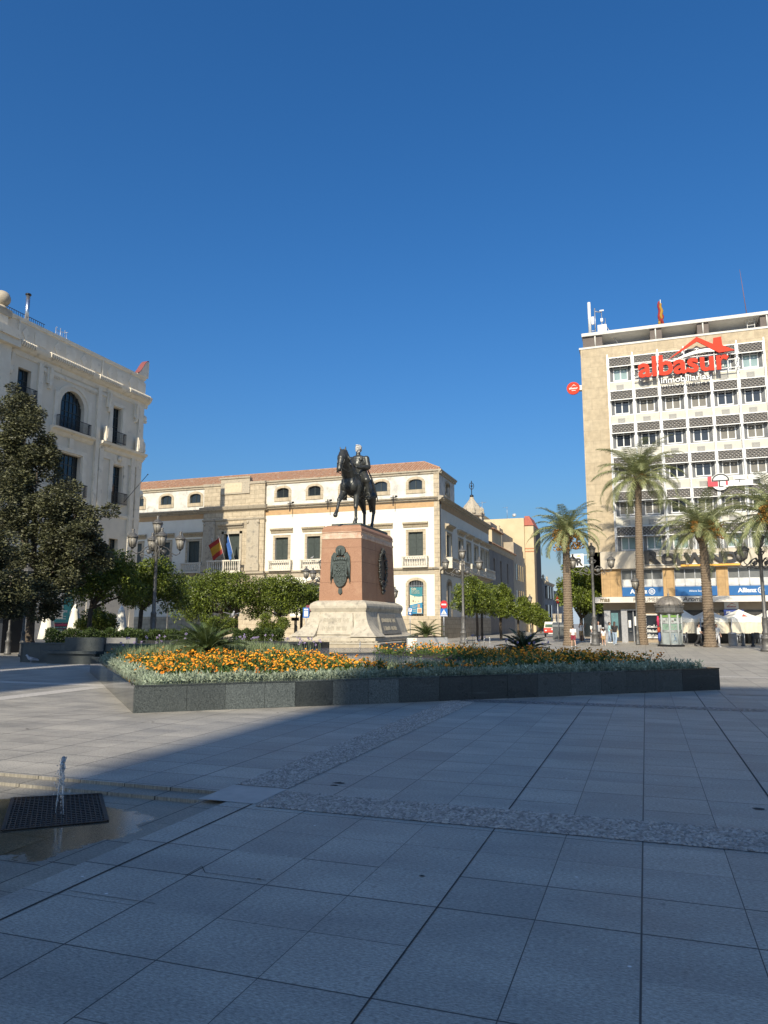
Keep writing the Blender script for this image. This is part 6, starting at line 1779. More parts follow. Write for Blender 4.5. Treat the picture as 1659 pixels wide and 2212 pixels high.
def sign_things():
    y = OY - .72
    # big orange letters with a roof emblem on a tubular frame
    t = thing('rooftop_lettering', 'giant orange lettering with a house roof emblem on the office facade', 'sign', (4, y, 22))
    m = MB(); tt = text_mb('albasur', 7.05, 1.78, .14, weight=.028); tt.xform(Matrix.Translation((.42, y, 22.08)) ); 
    for i, v in enumerate(tt.v): tt.v[i] = (v[0], v[1], v[2] )
    obj('main_letters', tt, M_red_sign, t)
    m = MB()
    m.prism([(2.75, 23.35), (5.15, 25.12), (6.35, 24.35), (6.40, 24.85), (7.0, 24.9), (7.05, 24.15), (7.95, 23.62), (6.75, 23.55), (5.15, 24.72)], -.12, 0, 'xz', y)
    obj('roof_emblem', m, M_red_sign, t)
    m = MB(); poly = [(2.95, 23.2)] + [(2.95 + 3.5 * k, 23.2 + .85 * math.sin(k * 1.9)) for k in np.linspace(.1, 1, 9)] + [(2.95 + 3.5 * k, 23.12 + .62 * math.sin(k * 1.9)) for k in np.linspace(1, .1, 9)]
    m.prism(poly, -.08, 0, 'xz', y + .01); obj('white_swoosh', m, M_white_sign, t)
    m = text_mb('inmobiliarias', 3.75, .52, .08, weight=.01); m.xform(Matrix.Translation((2.2, y, 21.42))); obj('small_letters', m, M_white_sign, t)
    m = MB()
    for z in (22.25, 22.95, 23.5): m.box(.1, y + .1, z - .03, 8.3, y + .16, z + .03)
    for x in (.6, 2.3, 4.1, 5.1, 6.4, 7.4): m.box(x - .03, y + .1, 21.9, x + .03, y + .16, 24.2 if 3 < x < 7 else 23.5)
    for x in MX[1:6]: m.box(x - .03, y + .1, 22.22, x + .03, OY - .2, 22.28); m.box(x - .03, y + .1, 22.92, x + .03, OY - .2, 22.98)
    obj('support_frame', m, M_alu, t)
    # round hanging sign on the left edge
    t = thing('round_sign', 'round orange sign projecting from the left edge of the office block', 'sign', (-4.6, OY - .2, 21.9))
    m = MB(); m.prism([(-5.0 + .56 * math.cos(q), 21.95 + .56 * math.sin(q)) for q in np.linspace(0, 2 * math.pi, 28, endpoint=False)], -.16, 0, 'xz', OY - .1); m.box(-4.5, OY - .22, 21.85, -4.3, OY - .12, 22.05); obj('disc', m, M_red_sign, t)
    m = MB(); text_at(m, 'albasur', -5.36, OY - .262, 21.86, .74, .19, 0, .006, weight=.02); m.prism([(-5.2, 22.09), (-4.95, 22.28), (-4.7, 22.1), (-4.95, 22.22)], -.006, 0, 'xz', OY - .262); m.box(-5.15, OY - .268, 21.72, -4.8, OY - .262, 21.76); obj('white_lettering', m, M_white_sign, t)
    m = MB(); m.box(-4.52, OY - .24, 21.75, -4.28, OY + .3, 22.15); obj('bracket', m, M_alu, t)
    # square R sign at first floor
    t = thing('square_sign', 'square white sign with a black R hanging at the left corner of the office block', 'sign', (-4.9, OY - .2, 6.8))
    m = MB(); m.box(-5.75, OY - .25, 6.25, -4.70, OY - .12, 7.38); obj('panel', m, M_white_sign, t)
    m = MB(); text_at(m, 'R', -5.30, OY - .256, 6.36, .54, .66, 0, .008, weight=.05); obj('letter', m, M_black_sign, t)
    m = MB(); m.prism([(-5.35, 7.18), (-5.1, 7.26), (-4.85, 7.18), (-5.1, 7.14)], -.008, 0, 'xz', OY - .256); obj('orange_arc', m, M_yel_sign, t)
    m = MB(); m.box(-4.70, OY - .2, 7.25, -4.0, OY - .15, 7.3); m.box(-4.70, OY - .2, 6.4, -4.0, OY - .15, 6.45); m.box(-4.05, OY - .2, 6.4, -4.0, OY + .05, 7.3); obj('bracket', m, M_alu, t)
    # black fascia letters
    t = thing('fascia_lettering', 'large black shop lettering over an orange bar on the office fascia', 'sign', (3.5, OY - .4, 6.3))
    m = MB(); text_at(m, 'R', .15, OY - .42, 6.36, 1.28, 1.10, 0, .12, weight=.05)
    x = 1.45
    text_at(m, 'OLWIND', x, OY - .42, 6.33, 5.65, .88, 0, .12, weight=.055); obj('black_letters', m, M_black_sign, t)
    m = MB(); m.box(2.9, OY - .42, 6.10, 7.3, OY - .30, 6.24); obj('orange_bar', m, M_yel_sign, t)
    m = MB(); m.box(.2, OY - .32, 6.27, 7.1, OY - .26, 6.33); m.box(.2, OY - .32, 7.0, 7.1, OY - .26, 7.06); obj('fixing_rails', m, M_alu, t)
    # blue insurance fascias
    def emblem(m, cx, z, r, M=None, yy=0.0):
        st = len(m.v)
        n = 20
        for i in range(n):
            q0, q1 = 2 * math.pi * i / n, 2 * math.pi * (i + 1) / n
            m.prism([(cx + r * math.cos(q0), z + r * math.sin(q0)), (cx + r * math.cos(q1), z + r * math.sin(q1)), (cx + r * .82 * math.cos(q1), z + r * .82 * math.sin(q1)), (cx + r * .82 * math.cos(q0), z + r * .82 * math.sin(q0))], -.008, 0, 'xz', yy)
        for dx, h in ((-.34, .42), (0, .62), (.34, .42)): m.box(cx + dx * r - .09 * r, yy - .008, z - .55 * r, cx + dx * r + .09 * r, yy, z + h * r)
    for i, (a, b) in enumerate(((-1.72, 1.48), (2.38, 5.52), (6.38, 9.5))):
        lb = ('blue insurance fascia left of the tallest palm with white name and emblem', 'plain dark blue fascia with small white lettering in the middle bay', 'blue insurance fascia behind the right hand lamp with white name and emblem')[i]
        t = thing('blue_fascia', lb, 'sign', (a, OY, 3.8), 'blue fascias under the first floor windows')
        m = MB(); m.box(a, OY - .02, 3.75, b, OY + .04, 4.5); obj('panel', m, M_blue_sign, t)
        m = MB()
        if i == 1: text_at(m, 'Allianz Seguros', a + 1.05, OY - .02, 4.02, 1.35, .2, 0, .008)
        else:
            text_at(m, 'Allianz', a + .62, OY - .02, 3.97, 1.35, .36, 0, .008, weight=.03); emblem(m, a + 2.32 if i == 0 else a + 2.3, 4.13, .25, yy=OY - .02)
        obj('white_lettering', m, M_white_sign, t)
    # canopy letters
    t = thing('canopy_lettering', 'thin dark perfume shop letters along the pale canopy edge', 'sign', (0, OY - 1, 3.3))
    m = MB(); text_at(m, 'PERFUMERIA', -.85, OY - .955, 3.30, 2.35, .30, 0, .03); text_at(m, 'Aroma', 2.85, OY - .955, 3.28, 1.55, .36, 0, .03, weight=.02, shear=.2)
    obj('dark_letters', m, plain('grey_metal_letters', (.12, .11, .10), None, 4, .4), t)
    m = MB(); text_at(m, 'mas', -3.45, OY - .955, 3.30, .75, .26, 0, .04, weight=.03); obj('gold_letters', m, plain('dull_gold_letters', (.20, .16, .10), None, 4, .4, .5), t)
    # middle height sign half hidden by palms
    t = thing('shield_sign', 'white sign with a red and black round emblem half hidden by palm fronds', 'sign', (6.5, OY - .5, 13))
    m = MB(); m.box(5.35, OY - .50, 12.45, 8.6, OY - .40, 12.95); m.prism([(6.25 + .70 * math.cos(q), 12.85 + .70 * math.sin(q)) for q in np.linspace(0, 2 * math.pi, 24, endpoint=False)], -.11, 0, 'xz', OY - .41)
    for k in range(2): m.box(7.2 + 1.1 * k, OY - .5, 12.9, 8.1 + 1.1 * k, OY - .4, 13.3)
    obj('panel', m, M_white_sign, t)
    m = MB(); m.box(5.30, OY - .53, 12.46, 5.58, OY - .50, 13.3); m.box(5.58, OY - .53, 12.46, 6.05, OY - .50, 12.86); m.box(6.62, OY - .53, 12.55, 6.78, OY - .50, 12.95); obj('red_mark', m, plain('sign_red', (.62, .03, .05), None, 3, .4), t)
    m = MB()
    for i in range(12):
        q0, q1 = math.pi * i / 12, math.pi * (i + 1) / 12
        m.prism([(6.25 + .66 * math.cos(q0), 12.9 + .6 * math.sin(q0)), (6.25 + .66 * math.cos(q1), 12.9 + .6 * math.sin(q1)), (6.25 + .56 * math.cos(q1), 12.9 + .5 * math.sin(q1)), (6.25 + .56 * math.cos(q0), 12.9 + .5 * math.sin(q0))], -.02, 0, 'xz', OY - .522)
    m.box(5.6, OY - .545, 12.88, 6.9, OY - .522, 12.98); m.box(6.1, OY - .545, 12.5, 6.2, OY - .522, 12.9); m.box(6.1, OY - .545, 12.42, 6.45, OY - .522, 12.5)
    m.box(7.3, OY - .51, 12.92, 8.0, OY - .5, 12.97); m.box(7.6, OY - .51, 12.7, 7.66, OY - .5, 12.95)
    obj('black_mark', m, M_black_sign, t)
    # small boards at street level
    t = thing('estate_board', 'small white board with a red house emblem above the blue banner', 'sign', (6.45, OY, 2.7))
    m = MB(); m.box(5.95, OY - .02, 2.68, 6.98, OY + .1, 3.22); obj('panel', m, M_white_sign, t)
    m = MB(); text_at(m, 'albasur', 6.12, OY - .02, 2.80, .70, .16, 0, .006, weight=.02); m.prism([(6.2, 2.98), (6.5, 3.14), (6.85, 2.98), (6.5, 3.08)], -.006, 0, 'xz', OY - .02); obj('red_lettering', m, plain('brick_red_print', (.42, .08, .05), None, 4, .5), t)
    t = thing('blue_banner', 'navy blue insurance banner above the white terrace canopies', 'banner', (6.5, OY - .3, 2))
    m = MB(); m.prism([(5.85, 2.62), (7.3, 2.60), (7.28, 1.9), (6.9, 1.78), (6.3, 1.98), (5.88, 2.05)], -.02, 0, 'xz', OY - .30); obj('cloth', m, M_navy, t)
    m = MB(); text_at(m, 'Allianz', 6.0, OY - .322, 2.30, .68, .19, 0, .006, weight=.03); emblem(m, 6.87, 2.40, .125, yy=OY - .322); obj('white_lettering', m, M_white_sign, t)
    # aerials and flag on the roof
    t = thing('mobile_antenna', 'white rooftop antenna mast and equipment at the left corner of the office roof', 'antenna', (-3.3, OY + 1.5, 26.9))
    ya = OY + .6
    m = MB(); m.tube([(-3.42, ya, 27.1), (-3.42, ya, 30.0)], .14, 10); obj('panel_antenna', m, M_alu, t)
    m = MB(); m.tube([(-2.95, ya, 26.8), (-2.95, ya, 29.4)], .05, 6); m.tube([(-2.4, ya + .6, 25.7), (-2.4, ya + .6, 29.4)], .04, 6); m.tube([(-2.95, ya, 29.1), (-2.4, ya + .6, 29.2)], .05, 6); m.tube([(-2.2, ya + .3, 28.0), (-.9, ya + .6, 25.7)], .05, 6)
    m.tube([(-3.42, ya, 27.3), (-2.95, ya, 27.3)], .04, 6); m.tube([(-3.42, ya, 28.6), (-2.95, ya, 28.6)], .03, 6); m.tube([(-2.1, ya + .6, 26.9), (-2.1, ya + .6, 28.6)], .03, 5); obj('mast', m, M_metal, t)
    for bx_ in ((-2.75, ya - .1, 26.95, -2.0, ya + .4, 27.75), (-3.25, ya - .1, 27.9, -3.05, ya + .1, 28.6), (-2.5, ya + .5, 28.3, -2.3, ya + .7, 28.6), (-2.55, ya + .55, 29.3, -2.2, ya + .62, 29.4)):
        m = MB(); m.box(*bx_); obj('equipment_box', m, M_alu, t)
    t = thing('roof_flag', 'furled red and yellow flag on the office roof', 'flag', (2.5, OY + .4, 26.9))
    m = MB(); m.tube([(2.5, OY + .4, 26.9), (2.55, OY + .4, 29.3)], .035, 6); obj('flag_pole', m, M_alu, t)
    for mat, xx, z0, z1, r in ((F_red, 2.42, 26.95, 29.1, .11), (F_yel, 2.56, 27.2, 28.9, .12), (F_red, 2.62, 26.95, 28.2, .10), (F_yel, 2.40, 26.92, 27.6, .10)):
        m = MB(); n = 10
        m.tube([(xx + .05 * math.sin(i * 1.3), OY + .33 + .03 * math.cos(i), z0 + (z1 - z0) * i / n) for i in range(n + 1)], [r * (.7 + .5 * math.sin(math.pi * i / n)) for i in range(n + 1)], 8); obj('flag_fold', m, mat, t)
    t = thing('whip_aerial', 'thin tall rust red whip aerial on the office roof', 'aerial', (8.9, OY + 1, 26.9))
    m = MB(); m.tube([(9.3, OY + 1, 26.9), (9.15, OY + 1, 29.2), (9.0, OY + 1, 31.3)], [.035, .025, .012], 6); obj('rod', m, plain('rusty_rod', (.20, .09, .06), None, 5, .6), t)
    t = thing('roof_ladder', 'white roof ladder between the slab and parapet at the right of the office block', 'ladder', (9.4, OY + .6, 25.6))
    m = MB()
    for x in (9.2, 9.75): m.tube([(x, OY + .6, 25.6), (x, OY + .6, 26.6)], .03, 6)
    for z in (25.8, 26.1, 26.4): m.tube([(9.2, OY + .6, z), (9.75, OY + .6, z)], .025, 6)
    obj('rungs', m, M_alu, t)
sign_things()

# ------------------------------------------------------------------ trees
def crown_leaves(clumps, n, size, seed, aspect=.5, inner=.55, out_bias=1.0, upb=0.0):
    # clumps: (cx, cy, cz, rx, ry, rz); leaves sit in the outer shell of each
    r = np.random.default_rng(seed)
    Cn = np.array(clumps); wgt = (Cn[:, 3] * Cn[:, 4] + Cn[:, 3] * Cn[:, 5]); wgt = wgt / wgt.sum()
    idx = r.choice(len(Cn), n, p=wgt)
    q = r.normal(size=(n, 3)); q /= np.linalg.norm(q, axis=1, keepdims=True)
    rad = r.uniform(inner ** 3, 1.12, n) ** (1 / 3)
    P = Cn[idx, :3] + q * rad[:, None] * Cn[idx, 3:6]
    d = q * out_bias + r.normal(scale=.75, size=(n, 3)); d[:, 2] -= .15
    if upb: d[:, 2] *= .35
    sz = size * r.uniform(.7, 1.25, n)
    return leaf_faces(P, d, sz, aspect, r=r)
def sub_clumps(lobes, per, rsub, seed, flat=.8):
    # scatter small clumps over big lobes so that the outline breaks up
    r = random.Random(seed); out = []
    for cx, cy, cz, rx, ry, rz in lobes:
        for _ in range(max(3, int(per * rx * rz))):
            while True:
                v = Vector((r.gauss(0, 1), r.gauss(0, 1), r.gauss(0, 1))).normalized()
                if v.z > -.75: break
            k = r.uniform(.55, 1.0); s = rsub * r.uniform(.6, 1.35)
            out.append((cx + v.x * rx * k, cy + v.y * ry * k, cz + v.z * rz * k, s, s, s * flat))
    return out
def limb_mesh(base, forks, tops, r0, seed, lean=(0, 0)):
    r = random.Random(seed); m = MB(); base = Vector(base)
    f = base + Vector((lean[0], lean[1], forks))
    mid = base.lerp(f, .5) + Vector((r.uniform(-.05, .05), r.uniform(-.05, .05), 0))
    m.tube([base - Vector((0, 0, .05)), base + Vector((0, 0, .12)), mid, f], [r0 * 1.35, r0 * 1.05, r0 * .92, r0 * .95], 10)
    for tx, ty, tz in tops:
        e = Vector((tx, ty, tz)); a = f.lerp(e, .45) + Vector((r.uniform(-.2, .2), r.uniform(-.2, .2), r.uniform(-.1, .2)))
        m.tube([f, a, e], [r0 * .62, r0 * .42, r0 * .12], 7)
        for _ in range(3):
            k = r.uniform(.35, .9); p = f.lerp(e, k); q = p + Vector((r.uniform(-.7, .7), r.uniform(-.7, .7), r.uniform(.1, .8)))
            m.tube([p, q], [r0 * .25, r0 * .06], 5)
    return m
def tree(label, base, H, W, fork, n, size, mat, seed, cat='tree', group=None, rsub=.42, squash=.85, lobes=None, r0=.13, name='orange_tree', lean=(0, 0), per=26, inner=.55, upb=0.0):
    base = Vector(base); r = random.Random(seed)
    t = thing(name, label, cat, tuple(base), group)
    if lobes is None:
        ch = H - fork; lobes = []
        for i in range(6):
            q = i * 1.05 + r.uniform(-.3, .3); rr = W * .27
            lobes.append((base.x + rr * math.cos(q), base.y + rr * math.sin(q), base.z + fork + ch * r.uniform(.36, .55), W * .27, W * .27, ch * .36))
        lobes.append((base.x + lean[0], base.y + lean[1], base.z + fork + ch * .62, W * .32, W * .32, ch * .38))
    tops = [(l[0], l[1], l[2]) for l in lobes]
    obj('trunk', limb_mesh(base, fork * 1.02, tops, r0, seed, lean), M_bark, t)
    cl = sub_clumps(lobes, per, rsub, seed, squash)
    np_obj('crown', crown_leaves(cl, n, size, seed, inner=inner, upb=upb), 4, mat, t)
    return t
def px_lobes(specs):
    # (x, y, distance, half width, half height in picture units, depth factor) -> ellipsoid lobes in metres
    out = []
    for x, y, d, hw, hh, k in specs:
        p = at(x, y, d); s = d / 1597.
        out.append((p.x, p.y, p.z, hw * s * 1.0, hw * s * k, hh * s))
    return out
# big evergreen on the left, standing in the stone planter
b = foot(66, 39); b.z = .6
tree('huge dusty green holm oak overhanging the left planter', b, 14, 8, 2.6, 88000, .15, M_oak, 1, r0=.22, name='holm_oak', rsub=.5, per=7, inner=.3, upb=.9,
     lobes=px_lobes([(20, 890, 39, 52, 62, .9), (62, 950, 38.5, 55, 60, .9), (80, 1020, 38, 58, 55, .9), (10, 1020, 39, 70, 90, .9), (40, 1120, 38, 85, 70, .9), (120, 1090, 38, 62, 48, .8),
                     (165, 1110, 37.5, 60, 40, .8), (215, 1112, 38, 42, 36, .8), (190, 1205, 38, 44, 40, .8), (150, 1170, 36.8, 62, 40, .8), (185, 1150, 37, 48, 30, .8), (115, 1235, 36.6, 45, 40, .8), (70, 1215, 37, 60, 50, .8), (105, 1280, 36.6, 32, 32, .8), (150, 1240, 38, 50, 40, .8), (40, 1270, 38, 45, 40, .9), (100, 1310, 37, 22, 14, .8)]))
b = foot(-40, 34)
tree('smaller holm oak branch reaching in at the far left edge', b, 8, 4, 2.6, 16000, .15, M_oak, 2, r0=.16, name='holm_oak', rsub=.5, per=8, inner=.3, upb=.9,
     lobes=px_lobes([(-20, 1180, 33, 60, 60, .9), (5, 1262, 33, 48, 34, .9), (22, 1290, 33, 34, 30, .8), (5, 1320, 33.5, 34, 22, .8), (-40, 1260, 34, 60, 80, .8)]))
OG = 'orange trees round the square'
b = foot(194, 42); tree('dark shaded orange tree with a forked trunk left of the tall lamp', b, 5.4, 4.4, 2.3, 15000, .15, M_orange, 3, group=OG, r0=.14,
     lobes=px_lobes([(205, 1245, 42, 55, 38, .9), (250, 1255, 42, 48, 40, .9), (230, 1222, 42.5, 42, 26, .9), (262, 1215, 42, 25, 20, .9), (190, 1275, 42, 45, 32, .9), (280, 1280, 42.5, 28, 28, .9)]))
b = foot(304, 45); tree('dark shaded orange tree directly behind the tall lamp post', b, 5.4, 4.4, 2.3, 14000, .15, M_orange, 4, group=OG, r0=.14,
     lobes=px_lobes([(315, 1260, 45, 45, 38, .9), (350, 1265, 45, 42, 40, .9), (330, 1235, 45.5, 36, 26, .9), (375, 1290, 46, 34, 32, .9), (300, 1290, 45, 30, 28, .9), (352, 1232, 45, 18, 14, .9)]))
b = foot(510, 58); tree('broad sunlit orange tree in front of the palace frontispiece', b, 5.6, 6, 2.2, 24000, .16, M_orange, 6, group=OG, r0=.15,
     lobes=px_lobes([(410, 1278, 58, 40, 34, .9), (450, 1265, 57.5, 44, 30, .9), (490, 1268, 57.5, 44, 32, .9), (525, 1275, 58, 34, 34, .9), (470, 1295, 57.5, 60, 36, .8), (430, 1320, 58, 40, 28, .8), (520, 1305, 58.5, 34, 28, .8), (400, 1312, 59, 30, 32, .8)]))
b = foot(604, 59); tree('sunlit orange tree with yellowing leaves between two others', b, 5.6, 5, 2.0, 18000, .16, M_orange, 7, group=OG, r0=.15,
     lobes=px_lobes([(572, 1278, 59, 36, 30, .9), (608, 1268, 58.5, 38, 26, .9), (635, 1285, 59, 30, 30, .9), (595, 1302, 58.5, 46, 30, .8), (560, 1315, 59, 24, 24, .8), (625, 1310, 59, 32, 22, .8)]))
b = foot(651, 61); tree('small sunlit orange tree just left of the monument', b, 5, 3, 2.2, 9000, .15, M_orange, 8, group=OG, r0=.12,
     lobes=px_lobes([(665, 1290, 61, 26, 26, .9), (650, 1305, 61, 24, 20, .9), (682, 1300, 61, 20, 22, .9), (668, 1275, 61, 18, 14, .9)]))
# street row along the side of the palace
SG = 'orange trees lining the side street'
for i, (x, d, x0, x1, yt, yb, lb) in enumerate(((1003, 64, 975, 1068, 1245, 1332, 'largest orange tree of the street row with a pale leaning trunk, beside the lamp'),
        (1082, 72, 1060, 1112, 1262, 1336, 'second orange tree of the street row counting from the lamp'),
        (1120, 84, 1106, 1148, 1294, 1344, 'third orange tree of the street row, behind a small lantern'),
        (1150, 98, 1140, 1170, 1304, 1352, 'fourth orange tree of the street row, low and pale green'),
        (1168, 112, 1156, 1186, 1318, 1356, 'farthest orange tree of the street row, beside the red truck'))):
    b = foot(x, d); cx = (x0 + x1) / 2; cy = (yt + yb) / 2; hw = (x1 - x0) / 2; hh = (yb - yt) / 2
    tree(lb, b, 5, 4, 2.2, 14000 - 1800 * i, .16 + .012 * i, M_orange, 30 + i, group=SG, r0=.13,
         lobes=px_lobes([(cx - hw * .45, cy + hh * .1, d, hw * .5, hh * .6, .9), (cx + hw * .4, cy, d, hw * .52, hh * .62, .9), (cx, cy - hh * .42, d + .6, hw * .5, hh * .52, .9), (cx - hw * .1, cy + hh * .35, d - .6, hw * .6, hh * .5, .9), (cx + hw * .5, cy + hh * .5, d, hw * .42, hh * .38, .9)]))
for x, d, lb in ((1030, 68, 'slim dark trunk between the first and second street trees'), (1041, 71, 'second slim dark trunk behind the first street tree')):
    b = foot(x, d)
    tree(lb, b, 5, 3, 2.3, 5000, .17, M_orange, int(x), group=SG, r0=.12, lobes=px_lobes([(x + 4, 1290, d, 26, 26, .9), (x + 14, 1308, d, 20, 18, .9)]))
b = foot(1256, 66); tree('dense dark green street tree behind the left palm and lamp', b, 6.5, 5, 1.9, 20000, .20, M_orange, 41, name='street_tree', r0=.16,
     lobes=px_lobes([(1222, 1275, 66, 18, 26, .9), (1255, 1255, 66, 30, 28, .9), (1278, 1270, 66, 24, 30, .9), (1250, 1290, 65.5, 36, 26, .9), (1272, 1310, 66, 26, 16, .9), (1240, 1236, 66.5, 18, 14, .9), (1290, 1300, 67, 16, 20, .9)]))

def hedge(label, pts, h, w, n, seed, mat=None, cat='hedge', name='hedge', z0=0):
    r = np.random.default_rng(seed); P = []; D = []
    for a, b in zip(pts[:-1], pts[1:]):
        a = np.array(a[:]); b = np.array(b[:]); k = r.random(n // (len(pts) - 1)); d = b - a; L = np.linalg.norm(d[:2]); nn = np.array([-d[1], d[0], 0]) / L
        q = a + d * k[:, None] + nn * (r.uniform(-1, 1, len(k)) * w / 2)[:, None]; q[:, 2] = z0 + h * np.sqrt(r.random(len(k))) * (1 + .08 * np.sin(k * 30)); P.append(q)
        D.append(r.normal(size=(len(k), 3)) + np.array([0, 0, .5]))
    t = thing(name, label, cat, tuple(pts[0]))
    np_obj('foliage', leaf_faces(np.concatenate(P), np.concatenate(D), .10, .55, r=r), 4, mat or M_hedge, t)
    m = MB()
    for a, b in zip(pts[:-1], pts[1:]):
        a = Vector(a[:]); b = Vector(b[:])
        for i in range(8):
            p = a.lerp(b, (i + .5) / 8); m.tube([(p.x, p.y, z0), (p.x, p.y, z0 + h * .7)], [.03, .012], 5)
    obj('stems', m, M_bark, t)
hedge('clipped dark hedge behind the left granite planter', [foot(100, 34), foot(300, 36)], 1.25, .9, 9000, 1)
hedge('dark low hedge running behind the flower bed at left', [foot(290, 40), foot(450, 43)], 1.15, 1.0, 9000, 2)
hedge('sunlit yellow green clipped hedge left of the monument', [foot(505, 47), foot(612, 48)], 1.15, 1.2, 9000, 3)
def bush(label, x, y, d, hw, hh, n, seed, mat, name='bush'):
    t = thing(name, label, 'bush', tuple(foot(x, d)))
    L = px_lobes([(x, y, d, hw, hh, .9), (x - hw * .4, y + hh * .3, d, hw * .6, hh * .7, .9), (x + hw * .4, y + hh * .2, d, hw * .6, hh * .7, .9)])
    np_obj('foliage', crown_leaves(sub_clumps(L, 22, .3, seed), n, .13, seed), 4, mat, t)
    f = foot(x, d); m = MB(); m.tube([f, f + Vector((0, 0, .9))], [.09, .05], 7); obj('stem', m, M_bark, t)
bush('round black green bush under the shaded orange tree', 208, 1345, 46, 44, 28, 7000, 1, M_orange)
bush('round dark bush under the broad sunlit orange tree', 470, 1345, 57, 40, 24, 6000, 2, M_orange)
bush('leafy bush at the foot of the yellowing orange tree', 590, 1348, 57.5, 36, 22, 6000, 3, M_orange)
# grassy cycad in the shade behind the lamp
c = foot(330, 41.5); cycad((c.x, c.y, .1), 24, 1.2, M_cycad_shaded, 'dim sago palm at the foot of the tall lamp', 33)

# ------------------------------------------------------------------ date palms
def date_palm(label, base, Ht, r_base, r_top, L, nf, seed, fruit, lean=(0, 0)):
    base = Vector(base); r = random.Random(seed)
    t = thing('date_palm', label, 'palm tree', tuple(base), 'date palms in front of the office block')
    m = MB(); n = 18; rings = int(Ht / .085); vs = []; fs = []
    ctr = lambda k: base + Vector((lean[0] * k * k, lean[1] * k * k, Ht * k))
    for i in range(rings + 1):
        k = i / rings; c = ctr(k); rad = r_base + (r_top - r_base) * min(1, k * 1.15)
        if k < .06: rad *= 1 + .25 * (1 - k / .06)
        if k > .93: rad *= 1 + 1.1 * (k - .93) / .07
        for j in range(n):
            q = 2 * math.pi * (j + .5 * ((i // 2) % 2)) / n
            b_ = rad * (1 + (.10 if i % 2 else -.03) * (1 if (j + i // 2) % 2 else .55) + r.uniform(-.02, .02))
            vs.append((c.x + b_ * math.cos(q), c.y + b_ * math.sin(q), c.z))
    for i in range(rings):
        for j in range(n):
            j2 = (j + 1) % n; fs.append((i*n+j, i*n+j2, (i+1)*n+j2, (i+1)*n+j))
    m.add(vs, fs, 0, False)
    top = ctr(1)
    for i in range(46):
        q = r.uniform(0, 6.28); z = top.z - r.uniform(.05, .75); p = Vector((top.x + r_top * 1.25 * math.cos(q), top.y + r_top * 1.25 * math.sin(q), z))
        m.tube([p, p + Vector((math.cos(q) * .16, math.sin(q) * .16, .30))], [.07, .03], 5)
    obj('trunk', m, M_palmtrunk, t)
    quads = []; ribs = MB()
    for i in range(nf):
        k = (i + .5) / nf; az = i * 2.39996 + r.uniform(-.25, .25)
        rise = 1.45 - 1.70 * k + r.uniform(-.15, .15); droop = 1.45 + .65 * k + r.uniform(-.2, .3)
        pts, ql = frond_leaves(None, top + Vector((math.cos(az) * .12, math.sin(az) * .12, .05)), az, L * r.uniform(.8, 1.08), rise, droop, 60, L * .165, .042, vang=.35, seed=seed * 777 + i, twist=.35 + .5 * k)
        quads += ql; ribs.tube(pts, [.035 - .0022 * j for j in range(len(pts))], 5)
    c = np_obj('fronds', np.array([p[:] for p in quads]), 4, M_palm, t)
    obj('frond_ribs', ribs, plain('frond_rib', (.30, .30, .14), (.22, .22, .10), 6, .6), t)
    if fruit:
        for fx, fz, s in fruit:
            # fruit hangs from the crown on a curved stalk; fx is the offset across the picture
            d = Vector((math.cos(YAW), math.sin(YAW), 0)); back = Vector((math.sin(YAW), -math.cos(YAW), 0)) * .6
            p = top + d * fx + back + Vector((0, 0, fz - .15))
            m = MB(); m.tube([top, top + d * fx * .6 + Vector((0, 0, .25)), p + Vector((0, 0, .45 * s))], [.04, .03, .025], 5)
            for _ in range(170):
                v = Vector((r.gauss(0, .17), r.gauss(0, .17), r.uniform(-.5, .45))) * s
                v.x *= 1 - .35 * (v.z / s); v.y *= 1 - .35 * (v.z / s)
                m.ball(p + v, .045 * s, 5, 4)
            obj('date_bunch', m, M_dates, t)
def palm_at(label, xb, d, xt, yt, *a, **k):
    b = foot(xb, d); tp = at(xt, yt, d)
    date_palm(label, b, tp.z, *a, lean=(tp.x - b.x, tp.y - b.y), **k)
palm_at('short date palm with two fat orange fruit bunches left of the office block', 1228, 53, 1222, 1154, .36, .24, 3.1, 42, 1, [(-.5, -.5, 1.25), (.62, -.35, 1.25), (-.8, .0, .9)])
palm_at('tallest date palm with a slender trunk before the ochre pillars', 1386, 55, 1379, 1036, .33, .23, 4.1, 50, 2, [(.1, .1, .8)])
palm_at('leaning date palm with orange fruit beside the white terrace canopies', 1532, 49.7, 1517, 1150, .37, .26, 3.9, 46, 3, [(-.75, .5, .8), (.85, .2, 1.1), (.55, .55, .9), (.0, -.1, .7)])
palm_at('date palm at the far right edge with only its fronds in view', 1700, 40, 1676, 1120, .36, .27, 3.7, 48, 4, [(-.9, .3, 1.0), (-.55, .7, .8)])

